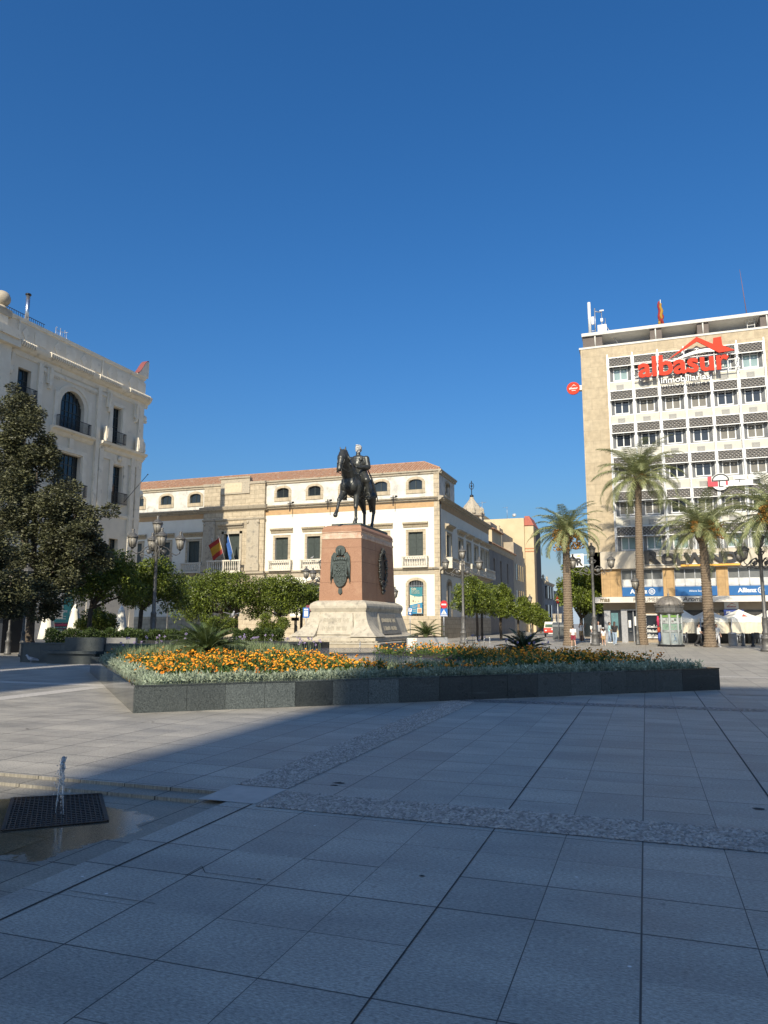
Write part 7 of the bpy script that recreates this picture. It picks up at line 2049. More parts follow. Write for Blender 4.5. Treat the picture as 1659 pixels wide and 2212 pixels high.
# ------------------------------------------------------------------ street lamps
def lantern(parent, c, s=1.0):
    # hanging glass lantern: cage with a domed lid and crown finial, frosted glass inside
    m = MB(); x, y, z = c
    m.lathe([(.05*s, -.10*s), (.10*s, -.02*s), (.16*s, 0), (.165*s, .03*s)], 10, c)
    for k in range(6):
        q = math.pi * k / 3; m.tube([(x + .165*s*math.cos(q), y + .165*s*math.sin(q), z + .02*s), (x + .265*s*math.cos(q), y + .265*s*math.sin(q), z + .52*s)], .016*s, 4)
        m.box(x + .27*s*math.cos(q) - .03*s, y + .27*s*math.sin(q) - .03*s, z + .56*s, x + .27*s*math.cos(q) + .03*s, y + .27*s*math.sin(q) + .03*s, z + .66*s)
    m.lathe([(.27*s, .51*s), (.31*s, .54*s), (.31*s, .58*s), (.27*s, .62*s), (.20*s, .72*s), (.11*s, .79*s), (.06*s, .83*s), (.085*s, .88*s), (.05*s, .92*s), (.10*s, 1.0*s), (.06*s, .99*s)], 12, c)
    L = obj('lantern', m, M_lamp, parent)
    g = MB(); g.lathe([(.155*s, .03*s), (.25*s, .51*s)], 12, c); obj('lantern_glass', g, M_lampglass, L)
def lamp_mesh(H, arms=4):
    t = thing('street_lamp', 'lamp', 'street lamp', (0, 0, 0))
    m = MB()
    m.lathe([(.34, 0), (.34, .16), (.27, .20), (.25, .75), (.30, .80), (.30, .86), (.20, .95), (.17, 1.05), (.21, 1.12), (.21, 1.18), (.16, 1.3), (.185, 1.75), (.15, 2.0), (.17, 2.04), (.17, 2.1), (.11, 2.2), (.085, H - 2.3), (.12, H - 2.2), (.12, H - 1.6), (.15, H - 1.55), (.10, H - 1.45), (.10, H - 1.25), (.14, H - 1.2), (.06, H - 1.05)], 14)
    obj('pole', m, M_lamp, t)
    lantern(t, (0, 0, H - 1.02))
    for k in range(arms):
        q = 2 * math.pi * k / arms; d = Vector((math.cos(q), math.sin(q), 0))
        a = MB(); P = lambda r, z: d * r + Vector((0, 0, H - z))
        a.tube([P(.1, 2.05), P(.35, 1.75), P(.62, 1.85), P(.85, 2.12), P(1.12, 2.22), P(1.32, 2.1), P(1.34, 1.98)], [.04, .035, .035, .032, .03, .028, .03], 6)
        a.tube([P(.1, 2.3), P(.3, 2.42), P(.55, 2.3), P(.85, 2.18)], [.035, .03, .028, .02], 6)
        for r0, z0, rr, turns in ((.42, 2.08, .16, 1.5), (.80, 2.32, .12, 1.3), (.16, 1.42, .14, 1.3)):
            a.tube([P(r0 + rr * (1 - k2 * .55) * math.cos(k2 * turns * 6.28), z0 - rr * (1 - k2 * .55) * math.sin(k2 * turns * 6.28)) for k2 in np.linspace(0, 1, 16)], .022, 5)
        s = len(a.v); a.lathe([(.11, -.02), (.12, 0), (.11, .02)], 10); Mx = Matrix.Translation(P(.42, 2.08)) @ Matrix.Rotation(q, 4, 'Z') @ Matrix.Rotation(R(90), 4, 'X'); a.xform(Mx, s)
        obj('scroll_arm', a, M_lamp, t)
        lantern(t, P(1.34, 1.86) )
    return t
LG = 'many armed lamps round the square'
proto = lamp_mesh(7.6)
proto2 = lamp_mesh(7.6, 2)
def lamp(x, d, H, rz, label, first=False, p0=None):
    o = (p0 or proto) if first else copy_tree(p0 or proto)
    p = foot(x, d); place(o, (p.x, p.y, 0), rz, 1.0, label, LG, sz=H / 7.6)
lamp(331, 42.5, 7.75, YAW + R(28), 'tall five lantern lamp standing before the shaded trees at left', True)
lamp(1001, 58, 7.6, YAW + R(4), 'three lantern lamp at the palace corner by the side street', True, proto2)
lamp(1284, 53, 7.3, YAW - R(6), 'three lantern lamp with a brown post by the office corner', False, proto2)
lamp(1653, 42, 6.8, YAW + R(25), 'five lantern lamp at the far right edge before the canopies')
lamp(694, 56, 6.5, YAW + R(35), 'five lantern lamp mostly hidden behind the pink pedestal')
def small_lamp_mesh():
    t = thing('lantern_post', 'post', 'street lamp', (0, 0, 0))
    m = MB(); m.lathe([(.17, 0), (.17, .12), (.13, .16), (.12, .7), (.15, .75), (.10, .85), (.09, 1.2), (.115, 1.25), (.055, 1.4), (.045, 3.9), (.07, 3.95), (.04, 4.0)], 12); obj('post', m, M_lamp, t)
    lantern(t, (0, 0, 4.06)); return t
sp = small_lamp_mesh(); first = True
for x, d, H, lb in ((1376, 54.5, 5.0, 'slim single lantern post beside the tallest palm trunk'), (853, 64, 4.6, 'single lantern post just right of the pink pedestal against the palace wall'), (640, 60, 5.0, 'single lantern post rising above the small orange tree left of the monument'),
                    (1146, 92, 5.0, 'small single lantern post among the street trees'), (21, 38, 4.4, 'sunlit pale lantern post at the far left beyond the planter'), (52, 36, 4.4, 'dark lantern post beside the holm oak trunk'), (361, 58, 4.2, 'pale thin lantern post behind the tall lamp at left'), (480, 60, 4.2, 'lantern post between the trunks under the broad orange tree')):
    o = sp if first else copy_tree(sp); first = False
    p = foot(x, d); place(o, (p.x, p.y, 0), .3, 1.0, lb, 'single lantern posts', sz=H / 5.0)

# ------------------------------------------------------------------ kiosk
def kiosk():
    p = foot(1447, 51); cx, cy = p.x, p.y
    t = thing('lottery_kiosk', 'grey glazed kiosk with a ribbed iron dome', 'kiosk', (cx, cy, 0))
    n = 8; rot = YAW + math.pi / 8
    m = MB(); m.lathe([(.86, 0), (.86, .10), (.80, .14)], 8, (cx, cy, 0), smooth=False, rot=rot); obj('base', m, M_iron, t)
    fr = MB()
    rb = .74
    ang = [rot + 2 * math.pi * k / n for k in range(n)]
    for q in ang:
        fr.tube([(cx + rb * math.cos(q), cy + rb * math.sin(q), .12), (cx + rb * math.cos(q), cy + rb * math.sin(q), 2.2)], .055, 6)
    for z in (.16, 1.0, 1.08, 1.55, 2.15):
        for k in range(n):
            a, b = ang[k], ang[(k + 1) % n]; fr.tube([(cx + rb * math.cos(a), cy + rb * math.sin(a), z), (cx + rb * math.cos(b), cy + rb * math.sin(b), z)], .035, 4)
    obj('frame', fr, plain('pale_grey_paint', (.36, .38, .37), (.30, .32, .31), 4, .4), t)
    gl = MB(); gl.lathe([(rb - .03, .14), (rb - .03, 2.15)], 8, (cx, cy, 0), smooth=False, rot=rot); obj('panels', gl, plain('grey_panel', (.30, .33, .32), (.24, .27, .27), 3, .25), t)
    cols = [(.17, .30, .07), (.42, .44, .42), (.22, .33, .25), (.45, .36, .35), (.55, .04, .09), (.05, .10, .35), (.42, .36, .08)]
    rr = random.Random(2); ps = [MB() for _ in cols]
    def tile(k, u0, u1, z0, z1, ci):
        a, b = ang[k], ang[(k + 1) % n]; A = Vector((cx + rb * math.cos(a), cy + rb * math.sin(a), 0)); B = Vector((cx + rb * math.cos(b), cy + rb * math.sin(b), 0)); o = ((A + B) / 2 - Vector((cx, cy, 0))).normalized() * .012
        P0, P1 = A.lerp(B, u0) + o, A.lerp(B, u1) + o
        ps[ci].add([(P0.x, P0.y, z0), (P1.x, P1.y, z0), (P1.x, P1.y, z1), (P0.x, P0.y, z1)], [(0, 1, 2, 3)])
    for k in range(n):
        for (z0, z1) in ((1.95, 2.10),): tile(k, .15, .85, z0, z1, 0)
        tile(k, .15, .85, 1.58, 1.92, 1)
        tile(k, .2, .5, 1.62, 1.75, 3); tile(k, .55, .8, 1.70, 1.88, 2)
        tile(k, .15, .85, 1.12, 1.50, 2); 
        for _ in range(5):
            u = rr.uniform(.18, .7); z = rr.uniform(1.14, 1.38); tile(k, u, u + .12, z, z + .1, rr.choice((1, 3)))
    for i, (mm, c) in enumerate(zip(ps, cols)):
        if mm.v: obj('printed_cards', mm, plain('card_print_%s' % 'abcdefg'[i], c, None, 12, .4), t)
    # seat of the walking figure emblem on the front lower panel
    q = YAW - math.pi / 2
    Mx = Matrix.Translation((cx, cy, 0)) @ Matrix.Rotation(YAW, 4, 'Z') @ Matrix.Translation((0, -rb * math.cos(math.pi / 8) - .045, 0))
    e = MB()
    def stroke(a, b, w=.035): e.tube([Mx @ Vector((a[0], 0, a[1])), Mx @ Vector((b[0], 0, b[1]))], w / 2, 4)
    stroke((.0, .70), (.02, .55)); stroke((.02, .55), (-.09, .36)); stroke((.02, .55), (.10, .36)); stroke((0, .68), (.10, .58)); stroke((.10, .58), (.16, .36), .015)
    e.ball(Mx @ Vector((-.01, 0, .78)), .035, 8, 6)
    for a, b in (((-.2, .28), (.2, .28)), ((.2, .28), (.2, .86)), ((.2, .86), (-.2, .86)), ((-.2, .86), (-.2, .28))): stroke(a, b, .012)
    obj('walking_emblem', e, plain('pale_blue_print', (.20, .30, .42), None, 3, .4), t)
    pk = MB(); Mr = Mx
    obj('cornice_drum', MB().lathe([(.70, 2.12), (.80, 2.2), (.92, 2.26), (.94, 2.32), (.90, 2.36), (.90, 2.62), (.95, 2.66), (.95, 2.72), (.86, 2.74)], 16, (cx, cy, 0), smooth=False), M_lamp, t)
    dm = MB(); prof = [(.86 * math.cos(a), 2.72 + .66 * math.sin(a)) for a in np.linspace(0, 1.42, 10)] + [(.08, 3.40), (.06, 3.46), (.09, 3.52), (.03, 3.60), (.015, 3.95)]
    dm.lathe(prof, 24, (cx, cy, 0))
    for k in range(16):
        q = 2 * math.pi * k / 16; dm.tube([(cx + (.87 * math.cos(a)) * math.cos(q), cy + (.87 * math.cos(a)) * math.sin(q), 2.72 + .67 * math.sin(a)) for a in np.linspace(0, 1.42, 8)], .022, 4)
        if k % 2 == 0: dm.ball((cx + .93 * math.cos(q), cy + .93 * math.sin(q), 2.82), .06, 6, 5)
    obj('ribbed_dome', dm, plain('kiosk_dome_metal', (.21, .19, .165), (.15, .135, .12), 7, .5, .2), t)
    # goods hung on the left flank
    for (x, d, z0, z1, w, c, lb) in ((1421.5, 50.9, 1.35, 2.05, .16, (.55, .03, .10), 'red'), (1422, 50.9, .95, 1.3, .2, (.45, .06, .02), 'orange'), (1423, 50.9, .35, .95, .2, (.03, .07, .30), 'blue')):
        b = foot(x, d); m = MB(); st = 0
        m.tube([(b.x, b.y, z0), (b.x, b.y, (z0 + z1) / 2), (b.x, b.y, z1)], [w * .45, w * .6, w * .35], 7); obj('hanging_goods', m, plain(lb + '_goods', c, tuple(k * .6 for k in c), 8, .7), t)
kiosk()

# ------------------------------------------------------------------ white terrace canopies, chairs, tables
def canopy(xa, xb, xp, d, label, mark=None):
    s = d / 1597.; a = foot(xa, d); b = foot(xb, d); dep = 2.6
    w = (b - a).length; ux = (b - a).normalized(); uy = Vector((-ux.y, ux.x, 0))
    t = thing('terrace_canopy', label, 'canopy', tuple(a), 'white terrace canopies')
    ze, zt, zv, zc = 1.92, 2.62, 1.62, .80
    pk = a + ux * w * .5 + uy * dep / 2; pk.z = zt
    m = MB(); n = 8; ring = []
    cs = [a, b, b + uy * dep, a + uy * dep]
    vs = [pk]; fs = []
    for i in range(4):
        for k in range(n):
            q = cs[i].lerp(cs[(i + 1) % 4], k / n); vs.append(Vector((q.x, q.y, ze - .06 * math.sin(math.pi * k / n))))
    N = 4 * n
    mids = []
    for i in range(N):
        q = vs[1 + i].lerp(pk, .5); q.z -= .07; mids.append(q)
    vs += mids; drop = []
    for i in range(N):
        q = vs[1 + i]; drop.append(Vector((q.x + .02 * math.sin(i * 2.1), q.y, zv + .03 * math.sin(i * 1.7))))
    vs += drop
    for i in range(N):
        j = (i + 1) % N
        fs += [(0, 1 + N + i, 1 + N + j), (1 + N + i, 1 + i, 1 + j, 1 + N + j), (1 + i, 1 + 2*N + i, 1 + 2*N + j, 1 + j)]
    cl = plain('white_canvas', (.78, .75, .66), (.70, .67, .58), 1.5, .85)
    m.add(vs, fs, 0, False); obj('canopy_roof', m, cl, t)
    m = MB(); nn = 24; vs = []; fs = []
    for i in range(nn + 1):
        q = a + ux * w * i / nn
        for z in (zc, zv + .02): vs.append(q + uy * (.03 * math.sin(i * 1.9) + .02) + Vector((0, 0, z)))
    for i in range(nn): fs.append((2*i, 2*i+2, 2*i+3, 2*i+1))
    m.add(vs, fs, 0, True); obj('side_curtain', m, plain('cream_canvas', (.66, .60, .47), (.58, .52, .40), 1.5, .85), t)
    m = MB()
    for c_ in cs: m.tube([c_, c_ + Vector((0, 0, ze))], .035, 6)
    m.tube([Vector((pk.x, pk.y, 0)), pk], .04, 6); obj('posts', m, M_metal, t)
    if mark:
        m = MB(); c_ = a + ux * w * .5 + uy * .42; zz = 2.05
        e = [c_ + ux * dx + Vector((0, 0, zz + dz)) + uy * (dz * 1.3 - .07) for dx, dz in ((-.28, -.04), (0, .20), (.28, -.04), (.2, .02), (-.2, .02))]
        m.add(e, [(0, 4, 3, 2, 1)]); obj('red_mark', m, plain('faded_red_print', (.45, .10, .08), None, 4, .8), t)
canopy(1470, 1512, 1478, 57, 'white terrace canopy half hidden behind the kiosk')
canopy(1513, 1578, 1548, 56.5, 'white terrace canopy with palm shadows behind the leaning palm')
canopy(1580, 1650, 1624, 56, 'white terrace canopy with a red mark beside the right hand lamp', True)
canopy(1652, 1720, 1690, 55.5, 'white terrace canopy cut off by the right edge of the view')
def chair_mesh():
    t = thing('terrace_chair', 'chair', 'chair', (0, 0, 0))
    seat = plain('black_weave', (.03, .03, .032), None, 12, .7)
    m = MB(); m.box(-.24, -.24, .42, .24, .24, .46); obj('seat', m, seat, t)
    m = MB(); m.prism([(-.25, .46), (.25, .46), (.23, .82), (.15, .90), (-.15, .90), (-.23, .82)], .035, 0, 'xz', .22); obj('backrest', m, seat, t)
    for sx in (-1, 1):
        for sy in (-1, 1):
            m = MB(); m.tube([(sx * .24, sy * .24, 0), (sx * .24, sy * .24, .66 if sy < 0 else .88)], .018, 6); obj('leg', m, M_metal, t)
        m = MB(); m.tube([(sx * .25, -.25, .66), (sx * .25, .24, .66)], .02, 6); obj('armrest', m, M_metal, t)
    return t
cp = chair_mesh(); first = True
for x, d, rz, lb in ((1465, 54.6, 2.0, 'black terrace chair next to the kiosk'), (1474, 55.2, -2.2, 'black terrace chair behind the walking man at the first table'), (1585, 55, 2.2, 'black terrace chair under the middle canopy beside the grey bin'), (1598, 54.4, -2.0, 'black terrace chair facing the bollard'), (1634, 54, 2.4, 'black terrace chair left of the right hand lamp'), (1646, 54.6, -2.3, 'black terrace chair mostly hidden by the right hand lamp base')):
    o = cp if first else copy_tree(cp); first = False
    p = foot(x, d); place(o, (p.x, p.y, 0), rz + YAW, 1.0, lb, 'black terrace chairs')
def table_mesh():
    t = thing('terrace_table', 'table', 'table', (0, 0, 0))
    m = MB(); m.lathe([(.36, .70), (.37, .72), (.36, .74)], 18); obj('table_top', m, M_metal, t)
    m = MB(); m.tube([(0, 0, .02), (0, 0, .70)], .035, 8)
    for k in range(4):
        q = k * math.pi / 2; m.tube([(0, 0, .12), (.30 * math.cos(q), .30 * math.sin(q), .02)], .022, 5)
    obj('pedestal_leg', m, M_metal, t); return t
tp = table_mesh(); first = True
for x, d, lb in ((1470, 54.2, 'round metal table between the two chairs near the kiosk'), (1591, 55.6, 'round metal table under the middle canopy'), (1641, 55.2, 'round metal table near the right hand lamp')):
    o = tp if first else copy_tree(tp); first = False
    p = foot(x, d); place(o, (p.x, p.y, 0), 0, 1.0, lb, 'terrace tables')
def bin_mesh(x, d):
    p = foot(x, d); t = thing('litter_bin', 'grey cylindrical litter bin under the middle canopy', 'bin', tuple(p))
    m = MB(); m.lathe([(.26, 0), (.27, .05), (.27, .80), (.29, .82), (.29, .88), (.2, .92)], 16, tuple(p)); obj('body', m, M_metal, t)
    m = MB(); m.lathe([(.22, .88), (.2, .90)], 14, tuple(p)); obj('rim', m, M_iron, t)
bin_mesh(1580, 53)
bp = None
for x, d, mat, lb in ((1602, 52, M_lamp, 'pale grey bollard beside the litter bin'), (1623, 50.5, M_iron, 'short black bollard in front of the canopies')):
    p = foot(x, d); t = thing('bollard', lb, 'bollard', tuple(p), 'bollards by the terrace')
    m = MB(); m.lathe([(.14, 0), (.14, .08), (.09, .12), (.085, .62), (.11, .65), (.11, .70), (.06, .76), (.08, .84), (.03, .92)], 12, tuple(p)); obj('post', m, mat, t)

# ------------------------------------------------------------------ closed umbrellas before the cream building
for x, d, lb in ((103, 46, 'closed white parasol left of the teal poster'), (161, 47, 'closed white parasol half hidden by the dark bush'), (261, 50, 'closed white parasol at the corner of the cream building')):
    p = foot(x, d); t = thing('closed_parasol', lb, 'parasol', tuple(p), 'closed white parasols')
    m = MB(); n = 20; prof = [(.03, 2.75), (.10, 2.62), (.22, 2.38), (.20, 2.30), (.26, 1.9), (.34, 1.3), (.44, .62), (.42, .60)]
    vs = []; fs = []
    for r_, z in prof:
        for k in range(n):
            q = 2 * math.pi * k / n; f = 1 + (.22 if k % 2 else -.16) * (1 if z < 2.3 else .4); vs.append((p.x + r_ * f * math.cos(q), p.y + r_ * f * math.sin(q), z))
    for i in range(len(prof) - 1):
        for k in range(n):
            k2 = (k + 1) % n; fs.append((i*n+k, (i+1)*n+k, (i+1)*n+k2, i*n+k2))
    m.add(vs, fs, 0, True); obj('folded_canvas', m, plain('white_parasol_cloth', (.80, .77, .68), (.74, .71, .62), 2, .85), t)
    m = MB(); m.tube([p, p + Vector((0, 0, 2.85))], .03, 7); m.lathe([(.30, 0), (.30, .06), (.1, .1)], 12, tuple(p)); obj('pole', m, M_metal, t)
# pale shop awning corner at the far left edge
p = foot(8, 40); t = thing('dark_booth', 'dark booth with a pale awning at the far left edge', 'booth', tuple(p))
m = MB(); m.box(p.x - 1.6, p.y - .3, 0, p.x + .25, p.y + 1.2, 2.6); obj('booth_body', m, plain('near_black_panel', (.02, .022, .026), None, 2, .5), t)
m = MB(); m.prism([(p.y - .9, 2.05), (p.y - .3, 2.5), (p.y - .3, 2.42), (p.y - .9, 1.97)], 2.0, 0, 'yz', p.x - 1.6); obj('awning', m, M_render_white, t)

# ------------------------------------------------------------------ granite bench planter at the left
def left_planter():
    a = gnd(23, 1432); b = gnd(168, 1431)
    Y0 = (a.y + b.y) / 2
    t = thing('bench_planter', 'dark granite planter with a built in slab bench in the shade at left', 'planter', (a.x, Y0, 0))
    x0, x1 = a.x, a.x + 10.5; h = .74
    m = MB(); cuts = [x0, x0 + .9, x0 + 1.9, x0 + 4.3, x0 + 5.3, x0 + 6.4, x0 + 7.6, x0 + 9.0, x1]
    for p, q in zip(cuts[:-1], cuts[1:]): m.box(p + .003, Y0, 0, q - .003, Y0 + .12, h)
    m.box(x0 - .12, Y0, 0, x0, Y0 + 7, h); m.box(x1, Y0 + 0, 0, x1 + .12, Y0 + 7, h); m.box(x0, Y0 + 6.9, 0, x1, Y0 + 7, h)
    obj('wall', m, M_benchgran, t)
    m = MB(); m.box(x0, Y0 + .12, h - .15, x1, Y0 + 6.9, h - .1); obj('soil', m, M_soil, t)
    m = MB(); m.box(x0 - .15, Y0 - .03, h, x1 + .15, Y0 + .40, h + .05); obj('coping', m, M_benchgran, t)
    m = MB(); m.box(x0 + 1.55, Y0 - .62, .40, x0 + 4.2, Y0 - .02, .50); m.box(x0 + 1.75, Y0 - .5, 0, x0 + 4.05, Y0 - .08, .40); obj('bench_slab', m, M_benchgran, t)
    m = MB(); m.box(x0 + 2.2, Y0 - .10, .50, x0 + 4.1, Y0 + .05, 1.02); obj('bench_back', m, M_benchgran, t)
    # second bench on the return, pale slab
    p = foot(256, 31)
    t = thing('stone_bench', 'pale stone bench with a slab back between the planter and the flower bed', 'bench', (p.x, p.y, 0))
    m = MB(); m.box(p.x - .85, p.y - .5, .38, p.x + .85, p.y + .05, .48); m.box(p.x - .7, p.y - .4, 0, p.x + .7, p.y, .38); obj('seat', m, M_benchgran, t)
    m = MB(); m.box(p.x - .85, p.y + .05, .1, p.x + .85, p.y + .17, .98); obj('backrest', m, plain('grey_stone_slab', (.22, .215, .20), (.17, .165, .155), 3, .7), t)
left_planter()

# ------------------------------------------------------------------ road signs
def sign_post(x, d, label, z, kind, col=None):
    p = foot(x, d); t = thing('road_sign', label, 'road sign', tuple(p))
    m = MB(); m.tube([p, p + Vector((0, 0, z + .45))], .035, 7); obj('post', m, M_metal, t)
    Mx = Matrix.Translation(p) @ Matrix.Rotation(YAW, 4, 'Z')
    red = plain('road_red', (.55, .02, .03), None, 3, .4); blue = plain('road_blue', (.02, .14, .45), None, 3, .4)
    def part(name, mb, mat):
        mb.xform(Mx); obj(name, mb, mat, t)
    if 'noentry' in kind:
        zz = z + (.62 if 'cross' in kind else 0); ry = .30 if 'edge' not in kind else .14
        m = MB(); m.prism([(ry * math.cos(q), zz + .33 * math.sin(q)) for q in np.linspace(0, 6.283, 22, endpoint=False)], -.03, 0, 'xz', -.04); part('red_disc', m, red)
        m = MB(); m.box(-ry * .65, -.078, zz - .06, ry * .65, -.071, zz + .06); part('white_bar', m, M_white_sign)
    if 'cross' in kind:
        m = MB(); m.box(-.30, -.07, z - .36, .30, -.04, z + .28); part('blue_plate', m, blue)
        m = MB(); m.prism([(-.24, z - .20), (.24, z - .20), (0, z + .22)], -.006, 0, 'xz', -.071); m.box(-.28, -.078, z - .34, .28, -.071, z - .28); part('white_triangle', m, M_white_sign)
        m = MB(); m.tube([(0, -.082, z + .06), (0, -.082, z - .04)], .022, 5); m.tube([(0, -.082, z - .04), (-.07, -.082, z - .18)], .016, 5); m.tube([(0, -.082, z - .04), (.07, -.082, z - .18)], .016, 5); m.ball((0, -.082, z + .10), .025, 6, 5); part('walking_figure', m, M_black_sign)
    if 'park' in kind:
        m = MB(); m.box(-.19, -.07, z - .32, .19, -.04, z + .34); part('blue_plate', m, blue if 'lite' in kind else M_blue_sign)
        m = MB(); m.box(-.14, -.078, z - .02, .14, -.071, z + .28); part('white_square', m, M_white_sign)
        m = MB(); text_at(m, 'P', -.06, -.079, z + .02, .13, .22, 0, .006, weight=.03); part('letter', m, blue)
        m = MB(); m.ball((0, -.075, z - .16), (.11, .01, .06), 8, 6); m.box(-.02, -.078, z - .28, .02, -.071, z - .14); part('tree_symbol', m, M_white_sign)
    if 'plate' in kind:
        m = MB(); m.box(-.24, -.07, z - .40, .24, -.04, z + .36); part('blue_plate', m, blue)
        m = MB(); m.box(-.15, -.078, z - .3, .15, -.071, z + .1); m.box(-.15, -.078, z + .16, .15, -.071, z + .28); part('white_symbol', m, M_white_sign)
        m = MB(); m.box(.0, -.02, z + .1, .5, 0, z + .55); part('maroon_plate', m, plain('maroon_plate', (.2, .03, .05), None, 3, .5))
sign_post(959, 62, 'blue pedestrian crossing sign under a red no entry disc at the palace corner', at(959, 1322, 62).z, 'noentry cross')
sign_post(886, 66, 'small blue parking sign in front of the palace banner', at(886, 1321, 66).z, 'park')
sign_post(661, 57, 'blue sign half hidden behind the left of the monument base', at(661, 1323, 57).z, 'plate')
sign_post(1206, 66, 'tall white post with an edge-on red disc, left of the palms', at(1201, 1296, 66).z, 'noentry edge')
# finger post left of monument
p = foot(637, 60); t = thing('finger_post', 'black finger post left of the monument base', 'signpost', tuple(p))
m = MB(); m.lathe([(.12, 0), (.12, .1), (.06, .3), (.05, 1.75), (.07, 1.8)], 10, tuple(p)); obj('post', m, M_iron, t)
m = MB(); m.box(p.x - .3, p.y - .04, 1.75, p.x + .35, p.y + .02, 2.0); obj('plate', m, M_iron, t)

# ------------------------------------------------------------------ truck and waste container
def truck():
    p = foot(1189, 84); Mx = Matrix.Translation(p) @ Matrix.Rotation(R(2), 4, 'Z')
    t = thing('small_truck', 'small red and white truck seen head on down the side street', 'truck', tuple(p))
    red = plain('red_paint', (.55, .04, .02), (.48, .03, .018), 2, .3); wh = plain('cream_paint', (.70, .67, .58), None, 2, .4)
    def part(n, mb, mat, par=t):
        mb.xform(Mx); return obj(n, mb, mat, par)
    m = MB(); m.stack([((-.72, -.1, .72, 1.9), .35), ((-.74, -.14, .74, 1.9), .7), ((-.74, -.10, .74, 1.9), 1.02)]); body = part('body', m, red)
    m = MB(); m.stack([((-.72, .05, .72, 2.6), 1.02), ((-.66, .35, .66, 2.6), 1.62), ((-.62, .45, .62, 2.6), 1.70)]); part('cab', m, wh)
    m = MB(); m.add([(-.62, .055, 1.08), (.62, .055, 1.08), (.58, .33, 1.56), (-.58, .33, 1.56)], [(0, 1, 2, 3)]); part('windscreen', m, plain('greenish_windscreen', (.10, .16, .10), (.05, .08, .06), 1.5, .1))
    for s in (-1, 1):
        m = MB(); m.ball((s * .52, -.14, .72), (.11, .03, .08), 10, 6); part('headlight', m, M_white_sign)
        m = MB(); m.lathe([(.14, -.08), (.27, -.08), (.29, 0), (.27, .08), (.14, .08)], 16); m.xform(Matrix.Translation((s * .62, .35, .28)) @ Matrix.Rotation(R(90), 4, 'Y')); part('wheel', m, M_iron)
    m = MB(); m.box(-.76, -.2, .34, .76, -.1, .5); part('bumper', m, M_black_sign)
    m = MB(); m.box(-.25, -.215, .36, .25, -.2, .46); part('number_plate', m, M_white_sign)
    m = MB(); m.box(.1, -.15, .78, .45, -.14, .96); part('white_patch', m, M_white_sign)
truck()
p = foot(1213, 67); t = thing('waste_container', 'dark grey rounded waste container beside the left palm trunk', 'container', tuple(p))
m = MB(); m.box(p.x - .75, p.y - .5, .1, p.x + .75, p.y + .6, 1.25); obj('body', m, plain('dark_grey_plastic', (.06, .068, .072), None, 2, .5), t)
m = MB(); m.prism([(p.y + .05 + .58 * math.cos(q), 1.25 + .38 * math.sin(q)) for q in np.linspace(0, math.pi, 12)], 1.54, 0, 'yz', p.x - .77); obj('lid', m, plain('grey_plastic_lid', (.09, .10, .105), None, 2, .45), t)

